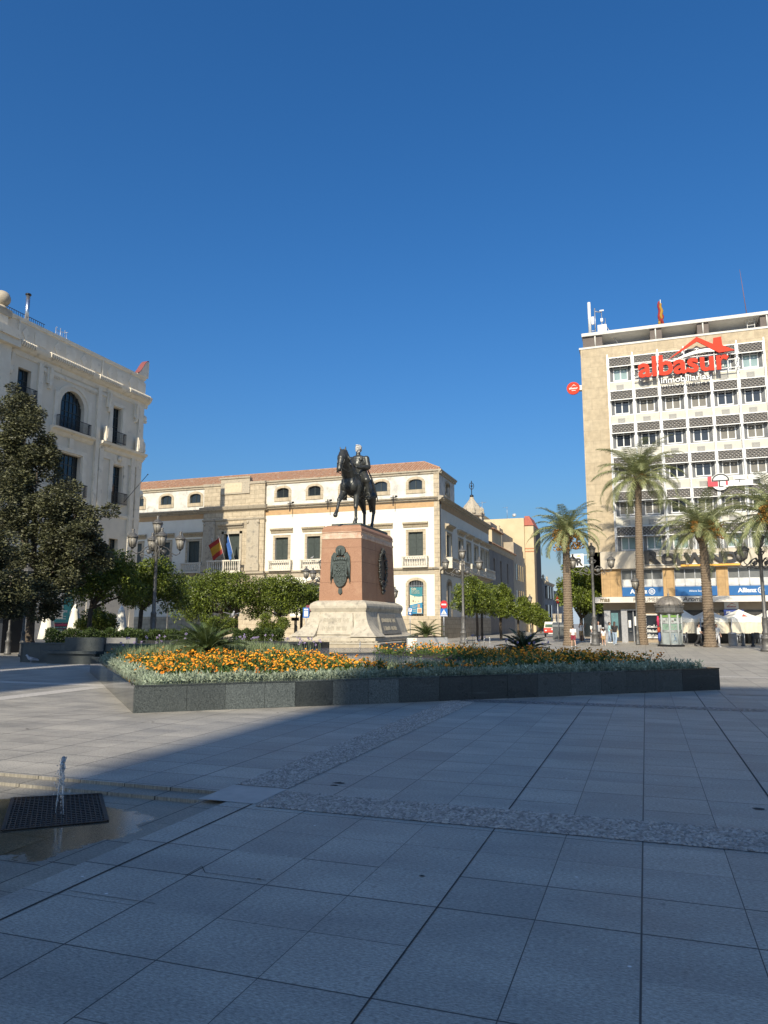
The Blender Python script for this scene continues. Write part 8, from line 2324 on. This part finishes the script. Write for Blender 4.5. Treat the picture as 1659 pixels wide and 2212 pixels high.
# ------------------------------------------------------------------ buildings down the side street
M_yell = plain('yellow_render', (.56, .45, .28), (.50, .40, .245), .7, .9, stain=(.38, .30, .18), sscale=.5, s_lo=.62, s_hi=.85)
M_tan = plain('tan_render', (.40, .33, .24), (.34, .28, .20), .9, .9, stain=(.24, .2, .15), sscale=.6)
M_greyr = plain('grey_brown_render', (.24, .21, .175), (.19, .165, .14), .9, .9)
def far_buildings():
    # tiled chapel range after the palace
    t = thing('chapel_range', 'long brown side street building with a tiled eave beyond the palace', 'building', (-20, 108, 0))
    m = MB(); H = [(y, y + 1.1, 7.4, 10.4) for y in (101.0, 106.0, 111.5)] ; wall_holes(m, 'x', WX1 + .02, 98.05, 117.5, 0, 12.0, H, .4); m.box(WX1 - 10, 98.05, 0, WX1 - .4, 117.5, 12.0)
    m.add([(WX1 + .02, 117.5, 0), (WX1 - 10, 117.5, 0), (WX1 - 10, 117.5, 12), (WX1 + .02, 117.5, 12)], [(0, 1, 2, 3)])
    obj('wall', m, M_greyr, t)
    for i, h in enumerate(H):
        m = MB(); m.box(WX1 - .40, h[0], h[2], WX1 - .35, h[1], h[3]); obj('window', m, M_darkglass, t)
    m = MB(); y = 98.1
    while y < 117.4:
        m.tube([(WX1 + .55, y, 12.15), (WX1 - 4, y, 13.9)], .13, 5); y += .3
    m.add([(WX1 + .5, 98.05, 12.1), (WX1 + .5, 117.6, 12.1), (WX1 - 4, 117.6, 13.85), (WX1 - 4, 98.05, 13.85)], [(0, 1, 2, 3)]); obj('roof', m, M_tile, t)
    m = MB(); moulding(m, 'x', WX1, 98.05, 117.6, [(.05, 11.4), (.2, 11.6), (.3, 11.9), (.5, 12.1), (.02, 12.1)]); obj('cornice', m, M_trim, t)
    m = MB(); m.box(-23.5, 104.5, 12, -20.2, 112, 15.0); obj('clerestory', m, M_yell, t)
    m = MB()
    for k in range(26): m.tube([(-19.8, 104.3 + .3 * k, 14.9), (-23, 104.3 + .3 * k, 16.0)], .13, 5)
    m.add([(-19.8, 104.2, 14.85), (-19.8, 112.2, 14.85), (-23, 112.2, 15.95), (-23, 104.2, 15.95)], [(0, 1, 2, 3)]); obj('clerestory_roof', m, M_tile, t)
    # baroque belfry
    bx, by = -23.6, 107
    t = thing('belfry', 'ornate yellow belfry with a stone cap and iron weathervane behind the palace', 'tower', (bx, by, 0))
    m = MB(); m.lathe([(1.35, 0), (1.35, 17.0)], 8, (bx, by, 0), smooth=False, rot=.39); obj('drum', m, M_yell, t)
    m = MB(); m.lathe([(1.4, 16.9), (1.75, 17.2), (1.75, 17.5), (1.55, 17.6), (1.5, 18.2), (1.15, 18.8), (.7, 19.3), (.35, 19.8), (.3, 20.1)], 8, (bx, by, 0), smooth=False, rot=.39); obj('stone_cap', m, M_trim, t)
    m = MB()
    for k in range(8):
        q = .39 + k * math.pi / 4; x, y = bx + 1.65 * math.cos(q), by + 1.65 * math.sin(q)
        m.lathe([(.22, 17.4), (.26, 17.7), (.12, 17.9), (.2, 18.1), (.05, 18.5)], 7, (x, y, 0)); m.lathe([(.18, 14.2), (.28, 14.8), (.16, 15.4), (.28, 16.0), (.2, 17.0)], 7, (x * .5 + bx * .5 + (x - bx) * .42, y * .5 + by * .5 + (y - by) * .42, 0))
    obj('pinnacles', m, M_trim, t)
    m = MB()
    for k in range(4):
        q = k * math.pi / 2 - math.pi / 2 + .0; Mx = Matrix.Translation((bx, by, 0)) @ Matrix.Rotation(q + math.pi / 2, 4, 'Z'); s = len(m.v)
        arch_band(m, 'y', -1.27, -.55, .55, 15.9, .55, .18, .12); m.xform(Mx, s)
    obj('arched_mouldings', m, M_ochre, t)
    m = MB(); m.lathe([(.12, 20.0), (.28, 20.15), (.3, 20.35), (.1, 20.5)], 10, (bx, by, 0)); m.tube([(bx, by, 20.4), (bx, by, 22.6)], .06, 6)
    m.tube([(bx + .33 * math.cos(q) * .94, by + .33 * math.cos(q) * .33, 21.8 + .5 * math.sin(q)) for q in np.linspace(0, 6.283, 16)], .05, 5); m.ball((bx, by, 21.8), .16, 8, 6); obj('weathervane', m, M_iron, t)
    # stepped tan apartment house
    t = thing('stepped_house', 'tan house rising in terraces down the side street', 'building', (-21, 123, 0))
    m = MB()
    for x1, y0, y1, z in ((WX1 + .04, 117.55, 129.2, 12.6), (WX1 - .3, 120.0, 129.2, 14.6), (-21.3, 118.3, 129.2, 16.2), (-23, 118.0, 129.2, 17.8)): m.box(-30, y0, 0, x1, y1, z)
    obj('wall', m, M_tan, t)
    for y in (119.4, 121.6, 123.8, 126.0):
        for z in (4.2, 8.4):
            m = MB(); m.box(WX1 + .05, y, z, WX1 + .09, y + 1.0, z + 2.6); obj('window', m, M_darkglass, t)
    m = MB(); m.box(-22, 118.2, 16.2, -21.6, 118.6, 17.1); m.lathe([(.22, 0), (.22, .9), (.3, .95), (.05, 1.2)], 8, (-21.9, 119.0, 16.2)); obj('chimney', m, M_yell, t)
    # tall yellow block
    t = thing('yellow_block', 'tall plain yellow apartment block with a red tiled corner', 'building', (-22, 132, 0))
    m = MB(); m.box(-36, 130.2, 0, -19.45, 143, 19.9); m.box(-36, 130.2, 19.9, -27.3, 143, 21.3); m.box(-19.45, 130.8, 0, -17.9, 137.5, 18.6); obj('wall', m, M_yell, t)
    m = MB(); m.frustum((-19.5, 130.6, -17.8, 137.6), 18.6, (-19.4, 130.9, -18.6, 137.2), 20.3); obj('roof', m, plain('red_tile_roof', (.38, .11, .07), (.32, .09, .06), 3, .8), t)
    m = MB(); m.box(-19.46, 130.76, 14.4, -17.88, 130.8, 14.6); m.box(-19.46, 130.76, 13.9, -17.88, 130.8, 14.1); obj('string_bands', m, plain('orange_band', (.45, .20, .10), None, 3, .8), t)
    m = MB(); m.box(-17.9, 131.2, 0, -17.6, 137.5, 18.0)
    obj('shaded_flank', m, plain('flank_shade_brown', (.06, .05, .045), None, 2, .8), t)  # side face of the yellow block, with its shade put into dark brown
    t = thing('television_aerial', 'thin television aerials and a satellite dish on the yellow block roof', 'aerial', (-26, 131, 20))
    m = MB(); m.tube([(-27.0, 131, 20), (-27.0, 131, 23.4)], .05, 5); m.tube([(-28.2, 131, 23.0), (-26.2, 131, 23.2)], .03, 4)
    for k in range(6): m.tube([(-28 + .3 * k, 130.7, 23.02 + .03 * k), (-28 + .3 * k, 131.3, 23.02 + .03 * k)], .02, 4)
    m.tube([(-22.5, 131, 19.9), (-22.5, 131, 22.2)], .035, 5); m.tube([(-23.3, 131, 22.0), (-22.3, 131, 22.1)], .02, 4); obj('mast', m, M_metal, t)
    m = MB(); m.lathe([(.02, .0), (.2, .04), (.36, .13)], 14); m.xform(Matrix.Translation((-21.2, 130.9, 20.5)) @ Matrix.Rotation(R(70), 4, 'X')); obj('dish', m, M_white_sign, t)
    # ground floor to eaves dark houses beyond
    t = thing('balcony_houses', 'dark grey balconied house beyond the yellow block', 'building', (-18, 150, 0))
    m = MB(); m.box(-30, 143.2, 0, -17.9, 158, 9.4); m.box(-30, 158, 0, -17.7, 175, 8.2); obj('wall', m, plain('cool_grey_render', (.20, .21, .22), (.15, .155, .165), 1, .9), t)
    for i, (y, z) in enumerate(((144.5, 6.2), (148.5, 6.2), (152.5, 6.2), (144.5, 2.6), (149, 2.6), (160, 5.0), (165, 5.0))):
        m = MB(); m.box(-17.9, y, z, -17.4, y + 1.6, z + 2.4); obj('glazed_balcony', m, M_glass_dark, t)
    m = MB(); moulding(m, 'x', -17.9, 143.2, 158, [(.02, 8.9), (.3, 9.2), (.4, 9.45), (.02, 9.5)]); m.lathe([(.3, 9.4), (.4, 9.9), (.15, 10.3), (.3, 10.5), (.05, 10.9)], 8, (-18.4, 146, 0)); m.lathe([(.3, 9.4), (.4, 9.9), (.15, 10.3), (.3, 10.5), (.05, 10.9)], 8, (-18.4, 152, 0)); obj('cornice', m, M_trim, t)
    # white arcaded building at the end, with palms on its roof line
    p0 = at(1168, 1345, 190); p1 = at(1193, 1345, 176)
    t = thing('arcaded_building', 'white colonnaded building closing the street view', 'building', (p0.x, p0.y, 0))
    m = MB(); zt = at(1180, 1303, 183).z
    m.prism([(p0.x - 14, p0.y), (p0.x, p0.y), (p1.x, p1.y), (p1.x + 1, p1.y + 12), (p0.x - 14, p0.y + 20)], zt - 1.6); obj('wall', m, M_render_white, t)
    m = MB(); m.prism([(p0.x - 14, p0.y - .4), (p0.x, p0.y - .4), (p1.x + .4, p1.y - .4), (p1.x + 1.4, p1.y + 12), (p0.x - 14, p0.y + 20)], .5, 0, 'xy', zt - 1.6); m.prism([(p0.x - 13, p0.y + .4), (p0.x, p0.y + .4), (p1.x - .3, p1.y + .4), (p1.x + .5, p1.y + 11), (p0.x - 13, p0.y + 18)], 1.1, 0, 'xy', zt - 1.1); obj('parapet', m, M_render_white, t)
    for k in range(6):
        q = Vector((p0.x, p0.y, 0)).lerp(Vector((p1.x, p1.y, 0)), (k + .5) / 6)
        m = MB(); m.box(q.x - .25, q.y - .25, zt - 6.2, q.x + .25, q.y + .05, zt - 2.2); obj('dark_opening', m, M_darkglass, t)
    for x, y, d, lb in ((1172, 1291, 205, 'left tiny far palm above the white colonnaded building'), (1178.5, 1294, 200, 'middle tiny far palm above the white colonnaded building'), (1184, 1292, 195, 'right tiny far palm above the white colonnaded building')):
        b = foot(x, d); tp = at(x, y, d); t = thing('far_palm', lb, 'palm tree', tuple(b), 'far palms at the street end')
        m = MB(); m.tube([b, tp], [.25, .18], 6); obj('trunk', m, M_palmtrunk, t)
        q = []
        for i in range(18): q += frond_leaves(None, tp, i * 2.4, 1.7, 1.2 - 1.4 * i / 18, 1.5, 14, .5, .09, seed=i, twist=.5)[1]
        np_obj('fronds', np.array([v[:] for v in q]), 4, M_palm, t)
    # ancient temple columns
    for i, (x, d, w) in enumerate(((1198, 128, 7), (1206.5, 132, 5), (1211, 126, 6))):
        b = foot(x, d); zt = at(x, 1326, d).z; r_ = w / 2 * d / 1597.
        t = thing('temple_column', ('thickest pale stone temple column at the end of the street', 'slender middle temple column behind the white post', 'right hand temple column next to the waste container')[i], 'column', tuple(b), 'ancient temple columns')
        m = MB(); m.lathe([(r_ * 1.25, 0), (r_ * 1.25, .3), (r_, .5), (r_ * .88, zt - .8)], 12, tuple(b)); obj('shaft', m, M_plinth, t)
        m = MB(); m.lathe([(r_ * .9, zt - .8), (r_ * 1.1, zt - .6), (r_ * 1.0, zt - .4), (r_ * 1.35, zt - .1), (r_ * 1.35, zt)], 10, tuple(b)); obj('capital', m, M_trim, t)
    # dark shops in the side passage right of the palms
    t = thing('passage_building', 'dark shop fronts in the passage left of the office block', 'building', (-4, 84, 0))
    m = MB(); m.box(-6.0, 80, 0, 6, 110, 6.6); obj('wall', m, M_greyr, t)
    m = MB(); m.box(-6.08, 80, .2, -6.0, 104, 2.8); m.box(-6.0, 79.92, .2, -4.2, 80, 2.8); obj('dark_shopfront', m, M_darkglass, t)
    m = MB(); m.box(-5.9, 79.9, 3.2, -4.3, 79.95, 5.6); obj('upper_window', m, M_darkglass, t)
far_buildings()

# ------------------------------------------------------------------ buildings behind the viewer, whose roofs shade the paving
def shade_buildings():
    k = math.tan(R(SUN_EL))
    def block(name, label, x0, x1, yb, yf, reach):
        sh = (18 - yf) * math.tan(R(-SUN_AZ)); x0 += sh; x1 += sh
        z = (reach - yf) * k
        t = thing(name, label, 'building', ((x0 + x1) / 2, yf, 0))
        m = MB(); m.box(x0, yb, 0, x1, yf, z); obj('wall', m, M_cream, t)
        m = MB(); m.box(x0 - .02, yb, z, x1 + .02, yf + .1, z + .4); obj('parapet', m, M_cream2, t)
        for i in range(int((x1 - x0) / 3.2)):
            for j in range(4):
                q = MB(); xx = x0 + 1 + 3.2 * i; q.box(xx, yf, 4 + 5 * j, xx + 1.3, yf + .05, 6.6 + 5 * j); obj('window', q, M_darkglass, t)
    block('plaza_block', 'tall block behind the viewer shading the middle of the square', -5.75, 1.4, -58, -42, 26.5)
    block('plaza_block', 'lower block behind the viewer shading the right of the square', 1.45, 8.2, -58, -42, 20.3)
    block('plaza_block', 'tall block behind the viewer shading the left flower bed end', -20.25, -14.25, -58, -42, 25.5)
    block('plaza_block', 'wide block behind the viewer shading the left planter', -40, -20.95, -58, -42, 28.0)
shade_buildings()

# ------------------------------------------------------------------ people
def person(label, x, d, height, rz, pose, shirt, lower, hair=None, skin=None, long_hair=False, shorts=False, extra=None, foot_pt=None):
    # pose: leg swings, arm swings (forward degrees), elbow bends; body faces -y before turning by rz
    hair = hair or M_hair; skin = skin or M_skin
    S = height / 1.72
    L, Rr = pose.get('legs', (8, -8)); kl, kr = pose.get('knees', (4, 8)); al, ar = pose.get('arms', (-10, 12)); el, er = pose.get('elbows', (15, 18)); sp = pose.get('spread', 6); tw = pose.get('in', (0, 0))
    V = Vector; p = foot(x, d)
    def fwd(a): return V((0, -math.sin(R(a)), -math.cos(R(a))))
    J = {}
    pel = V((0, 0, .93)); J['neck'] = V((0, .0, 1.43)); J['head'] = V((0, -.015, 1.60))
    legs = []
    for s, sw, kn in ((1, L, kl), (-1, Rr, kr)):
        h = V((s * .095, 0, .90)); k = h + fwd(sw) * .43; k.x += s * .015; a = k + fwd(sw - kn) * .42; legs.append((h, k, a, s))
    drop = min(l[2].z for l in legs) - .07
    arms = []
    for s, sw, eb, ti in ((1, al, el, tw[0]), (-1, ar, er, tw[1])):
        sh = V((s * .185, .0, 1.385)); d = fwd(sw); d.x += s * math.tan(R(sp)); d.normalize(); e = sh + d * .285
        d2 = fwd(sw + eb); d2.x += s * math.tan(R(sp)) * .4 - s * ti; d2.normalize(); w = e + d2 * .245; hd = w + d2 * .085; arms.append((sh, e, w, hd, d2, s))
    c = lambda a, b, r0, r1: ('c', a, b, r0, r1); e_ = lambda p, r: ('e', p, r)
    body = [e_(V((0, 0, .95)), (.155, .11, .12)), c(V((0, 0, .98)), V((0, 0, 1.18)), .125, .13), e_(V((0, 0, 1.28)), (.165, .105, .17)), c(V((0, .0, 1.40)), V((0, -.01, 1.52)), .055, .052),
            e_(V((0, -.012, 1.615)), (.074, .093, .112)), e_(V((0, -.05, 1.555)), (.052, .055, .05)), c(V((0, -.10, 1.615)), V((0, -.118, 1.592)), .011, .015), e_(V((.076, 0, 1.605)), (.012, .022, .03)), e_(V((-.076, 0, 1.605)), (.012, .022, .03)), e_(V((0, -.100, 1.553)), (.024, .01, .007)), e_(V((.03, -.088, 1.625)), (.015, .012, .009)), e_(V((-.03, -.088, 1.625)), (.015, .012, .009))]
    for h, k, a, s in legs:
        body += [c(h, k, .082, .055), c(k, a, .054, .038), e_(a + V((0, -.055, -.045)), (.04, .115, .035))]
    for sh, e, w, hd, d2, s in arms:
        body += [c(sh, e, .048, .038), c(e, w, .037, .026), ('c', w, hd, .027, .034)]
        side = V((0, 0, 1)).cross(d2); side = side.normalized() if side.length > .1 else V((1, 0, 0))
        for i in range(4): b = hd + side * (.024 * (i - 1.5)); body.append(c(b, b + d2 * (.07 - .008 * abs(i - 1.3)) + V((0, -.012, 0)), .0105, .009))
        body.append(c(w + side * .03 * s, w + side * .052 * s + d2 * .06, .012, .010))
    t = thing('person', label, 'person', tuple(p))
    M = Matrix.Translation(p) @ Matrix.Rotation(rz, 4, 'Z') @ Matrix.Scale(S, 4) @ Matrix.Translation((0, 0, -drop))
    mesh_obj('body', remesh(body, .0115, 2), skin, t, M)
    tp = [e_(V((0, 0, .97)), (.175, .13, .09)), c(V((0, 0, .99)), V((0, 0, 1.2)), .145, .15), e_(V((0, 0, 1.28)), (.185, .125, .165)), e_(V((0, 0, 1.395)), (.13, .085, .05))]
    for sh, e, w, hd, d2, s in arms: tp.append(c(sh, sh.lerp(e, pose.get('sleeve', .72)), .066, .062))
    mesh_obj('shirt', remesh(tp, .016, 3), shirt, t, M)
    lw = [e_(V((0, 0, .90)), (.172, .128, .12))]
    for h, k, a, s in legs:
        if shorts: lw.append(c(h, h.lerp(k, .72), .100, .098))
        else: lw += [c(h, k, .098, .076), c(k, a + V((0, 0, .03)), .076, .066)]
    mesh_obj('shorts' if shorts else 'trousers', remesh(lw, .016, 3), lower, t, M)
    sh_ = [e_(a + V((0, -.055, -.048)), (.05, .13, .045)) for h, k, a, s in legs]
    mesh_obj('shoes', remesh(sh_, .014, 1), pose.get('shoe', M_white_sign), t, M)
    if hair is not False:
        hr = [e_(V((0, .012, 1.655)), (.083, .096, .088)), e_(V((0, .045, 1.60)), (.076, .062, .09))]
        if long_hair: hr += [e_(V((0, .065, 1.50)), (.085, .05, .13)), e_(V((0, .08, 1.38)), (.08, .04, .12))]
        mesh_obj('hair', remesh(hr, .013, 2), hair, t, M)
    if extra: extra(t, M, arms)
    return t
white = cloth('white_shirt', (.74, .72, .68)); blackc = cloth('black_cloth', (.02, .02, .022)); red_s = cloth('maroon_shorts', (.22, .02, .04)); tan_s = cloth('tan_shorts', (.42, .28, .14)); denim = cloth('pale_denim', (.30, .38, .48)); pale_t = cloth('pale_trousers', (.58, .57, .58)); cyan = cloth('pale_cyan_shirt', (.35, .58, .60)); greyc = cloth('grey_shirt', (.42, .41, .40)); darkc = cloth('charcoal_cloth', (.035, .033, .035))
person('person in a white t-shirt and maroon shorts walking away beside the left palm', 1237, 50.5, 1.40, YAW + math.pi * .98, dict(legs=(10, -12), knees=(4, 20), arms=(10, -8)), white, red_s, shorts=True)
def cam_extra(t, M, arms):
    m = MB(); m.box(-.05, -.34, 1.56, .05, -.30, 1.66); m.xform(M); obj('phone', m, M_black_sign, t)
person('person in tan shorts holding a camera up to the face', 1254.5, 64.5, 1.62, YAW + .15, dict(legs=(2, -3), knees=(2, 2), arms=(62, 62), elbows=(95, 95), spread=22, **{'in': (.25, .25)}, sleeve=.3), white, tan_s, skin=M_skin_dark, shorts=True, extra=cam_extra)
def bag_extra(t, M, arms):
    m = MB(); m.prism([(-.02, .62), (.26, .58), (.24, 1.05), (.02, 1.08)], .10, 0, 'yz', -.30); m.tube([(-.24, .02, 1.06), (-.21, .0, 1.40), (-.25, .2, 1.05)], .012, 5); m.xform(M); obj('shoulder_bag', m, cloth('cream_bag', (.62, .50, .33)), t)
person('person in a black top with a cream shoulder bag outside the perfume shop', 1327, 54, 1.66, YAW + math.pi * .85, dict(legs=(12, -14), knees=(4, 22), arms=(20, -12), elbows=(60, 20)), blackc, denim, hair=M_hair_br, long_hair=True, extra=bag_extra)
person('person in a white t-shirt just left of the brown lamp post', 1280, 56, 1.62, YAW + .4, dict(legs=(10, -8)), white, pale_t)
person('person in grey partly hidden right of the brown lamp post', 1292, 57, 1.68, YAW - .3, dict(legs=(6, -9)), greyc, darkc)
def hat_extra(t, M, arms):
    m = MB(); m.ball((0, .0, 1.69), (.10, .11, .07), 12, 8); m.lathe([(.15, 1.665), (.15, 1.675)], 14); m.xform(M); obj('white_cap', m, white, t)
person('short person in a white cap in front of the shop, behind the dark cycad', 1302.5, 53.5, 1.22, YAW + math.pi, dict(legs=(4, -4)), white, tan_s, long_hair=True, hair=M_hair_br, shorts=True, extra=hat_extra)
person('person in a pale cyan shirt near the shop door', 1316, 60, 1.62, YAW + 1.2, dict(legs=(5, -5)), cyan, denim, skin=M_skin_dark)
person('person in a white t-shirt and black trousers striding right before the palm', 1508, 51, 1.55, YAW + math.pi / 2, dict(legs=(22, -18), knees=(6, 18), arms=(20, 6), elbows=(70, 50), shoe=M_black_sign), white, blackc)
person('person dressed in black walking half behind the leaning palm', 1518, 51.8, 1.62, YAW + math.pi / 2, dict(legs=(20, -16), arms=(14, -16), shoe=M_black_sign, sleeve=.95), blackc, blackc)
person('person in a white t-shirt and wide pale trousers right of the leaning palm', 1547, 50, 1.50, YAW + .15, dict(legs=(8, -6), arms=(6, -16), elbows=(10, 12), spread=10), white, pale_t)
def shades(t, M, arms):
    m = MB(); m.box(-.07, -.118, 1.615, .07, -.09, 1.645); m.xform(M); obj('sunglasses', m, M_black_sign, t)
person('bald person in sunglasses behind the one in wide pale trousers', 1540.5, 52.6, 1.70, YAW + .3, dict(legs=(8, -8), sleeve=.5), greyc, darkc, hair=False, skin=M_skin_dark, extra=shades)

# ------------------------------------------------------------------ birds
def pigeon(label, loc, rz, s, flying=False):
    t = thing('pigeon', label, 'pigeon', loc, None)
    c = lambda a, b, r0, r1: ('c', Vector(a), Vector(b), r0, r1)
    pr = [('e', (0, 0, .14), (.065, .125, .065), (R(-18), 0, 0)), c((0, -.09, .19), (0, -.13, .25), .042, .030), ('e', (0, -.14, .265), (.03, .036, .03)), c((0, -.165, .262), (0, -.20, .255), .010, .004), c((0, .10, .12), (0, .24, .09), .045, .022)]
    if not flying: pr += [c((.025, .0, .09), (.028, -.01, .01), .010, .008), c((-.025, .0, .09), (-.028, -.01, .01), .010, .008), c((.028, -.01, .008), (.028, -.05, .006), .007, .006), c((-.028, -.01, .008), (-.028, -.05, .006), .007, .006)]
    M = Matrix.Translation(loc) @ Matrix.Rotation(rz, 4, 'Z') @ Matrix.Scale(s, 4)
    mesh_obj('body', remesh(pr, .009, 2), plain('pigeon_grey', (.46, .46, .47), (.30, .30, .32), 14, .7), t, M)
    for sg in (-1, 1):
        m = MB()
        if flying: poly = [(0, -.07, .0), (sg * .16, -.11, .06), (sg * .34, .0, .10), (sg * .22, .06, .07), (sg * .05, .08, .01)]
        else: poly = [(sg * .055, -.08, .04), (sg * .075, .0, .045), (sg * .05, .14, .01), (sg * .03, .20, .0), (sg * .055, .05, -.03)]
        n = len(poly); m.add([(x, y, z + .15) for x, y, z in poly] + [(x, y, z + .142) for x, y, z in poly], [tuple(range(n)), tuple(range(2*n-1, n-1, -1))] + [(i, (i+1) % n, n + (i+1) % n, n + i) for i in range(n)]); m.xform(M); obj('wing', m, plain('pigeon_wing', (.40, .40, .42), (.22, .22, .24), 18, .7), t)
g = gnd(75, 1431.5); pigeon('pale pigeon standing on the paving before the left planter', (g.x, g.y - .2, 0), YAW - 1.1, 1.15)
g = at(661, 1210, 71.6); pigeon('pigeon perched on the palace balustrade', (-33.45, WY - .48, 8.36), 1.2, 1.1)
g = at(642, 1352, 46); g = at(657, 1426 / 1.0 if False else 1352, 46); q = at((500 + 860 * .4822) / 1.8228, (1750 + 1408 * .4822) / 1.8228, 44)
pigeon('white pigeon flying low before the orange trees', (q.x, q.y, q.z - .15), YAW + .6, 1.7, True)

# small jets playing beyond the bed
jm = thing('fountain_jet', 'jet', 'water jet', (0, 0, 0))
obj('water', jet_mesh(.42, 17, .3, 2, 30, .013), M_jet, jm)
JL = [(690, 35.5), (778, 35.5), (879, 38), (943, 44), (956, 43), (967, 45), (1006, 45), (1028, 44), (1045, 46), (1057, 44), (1095, 46), (1118, 47), (1135, 46), (1141, 45), (1162, 48), (1178, 47), (619, 37), (588, 36)]
for i, (x, d) in enumerate(JL):
    o = jm if i == 0 else copy_tree(jm)
    p = foot(x, d); place(o, (p.x, p.y, .25), i * 1.3, 1.0, 'small white water jet playing beyond the flower bed', 'small fountain jets', sz=.9 + .35 * ((i * 7) % 5) / 5)
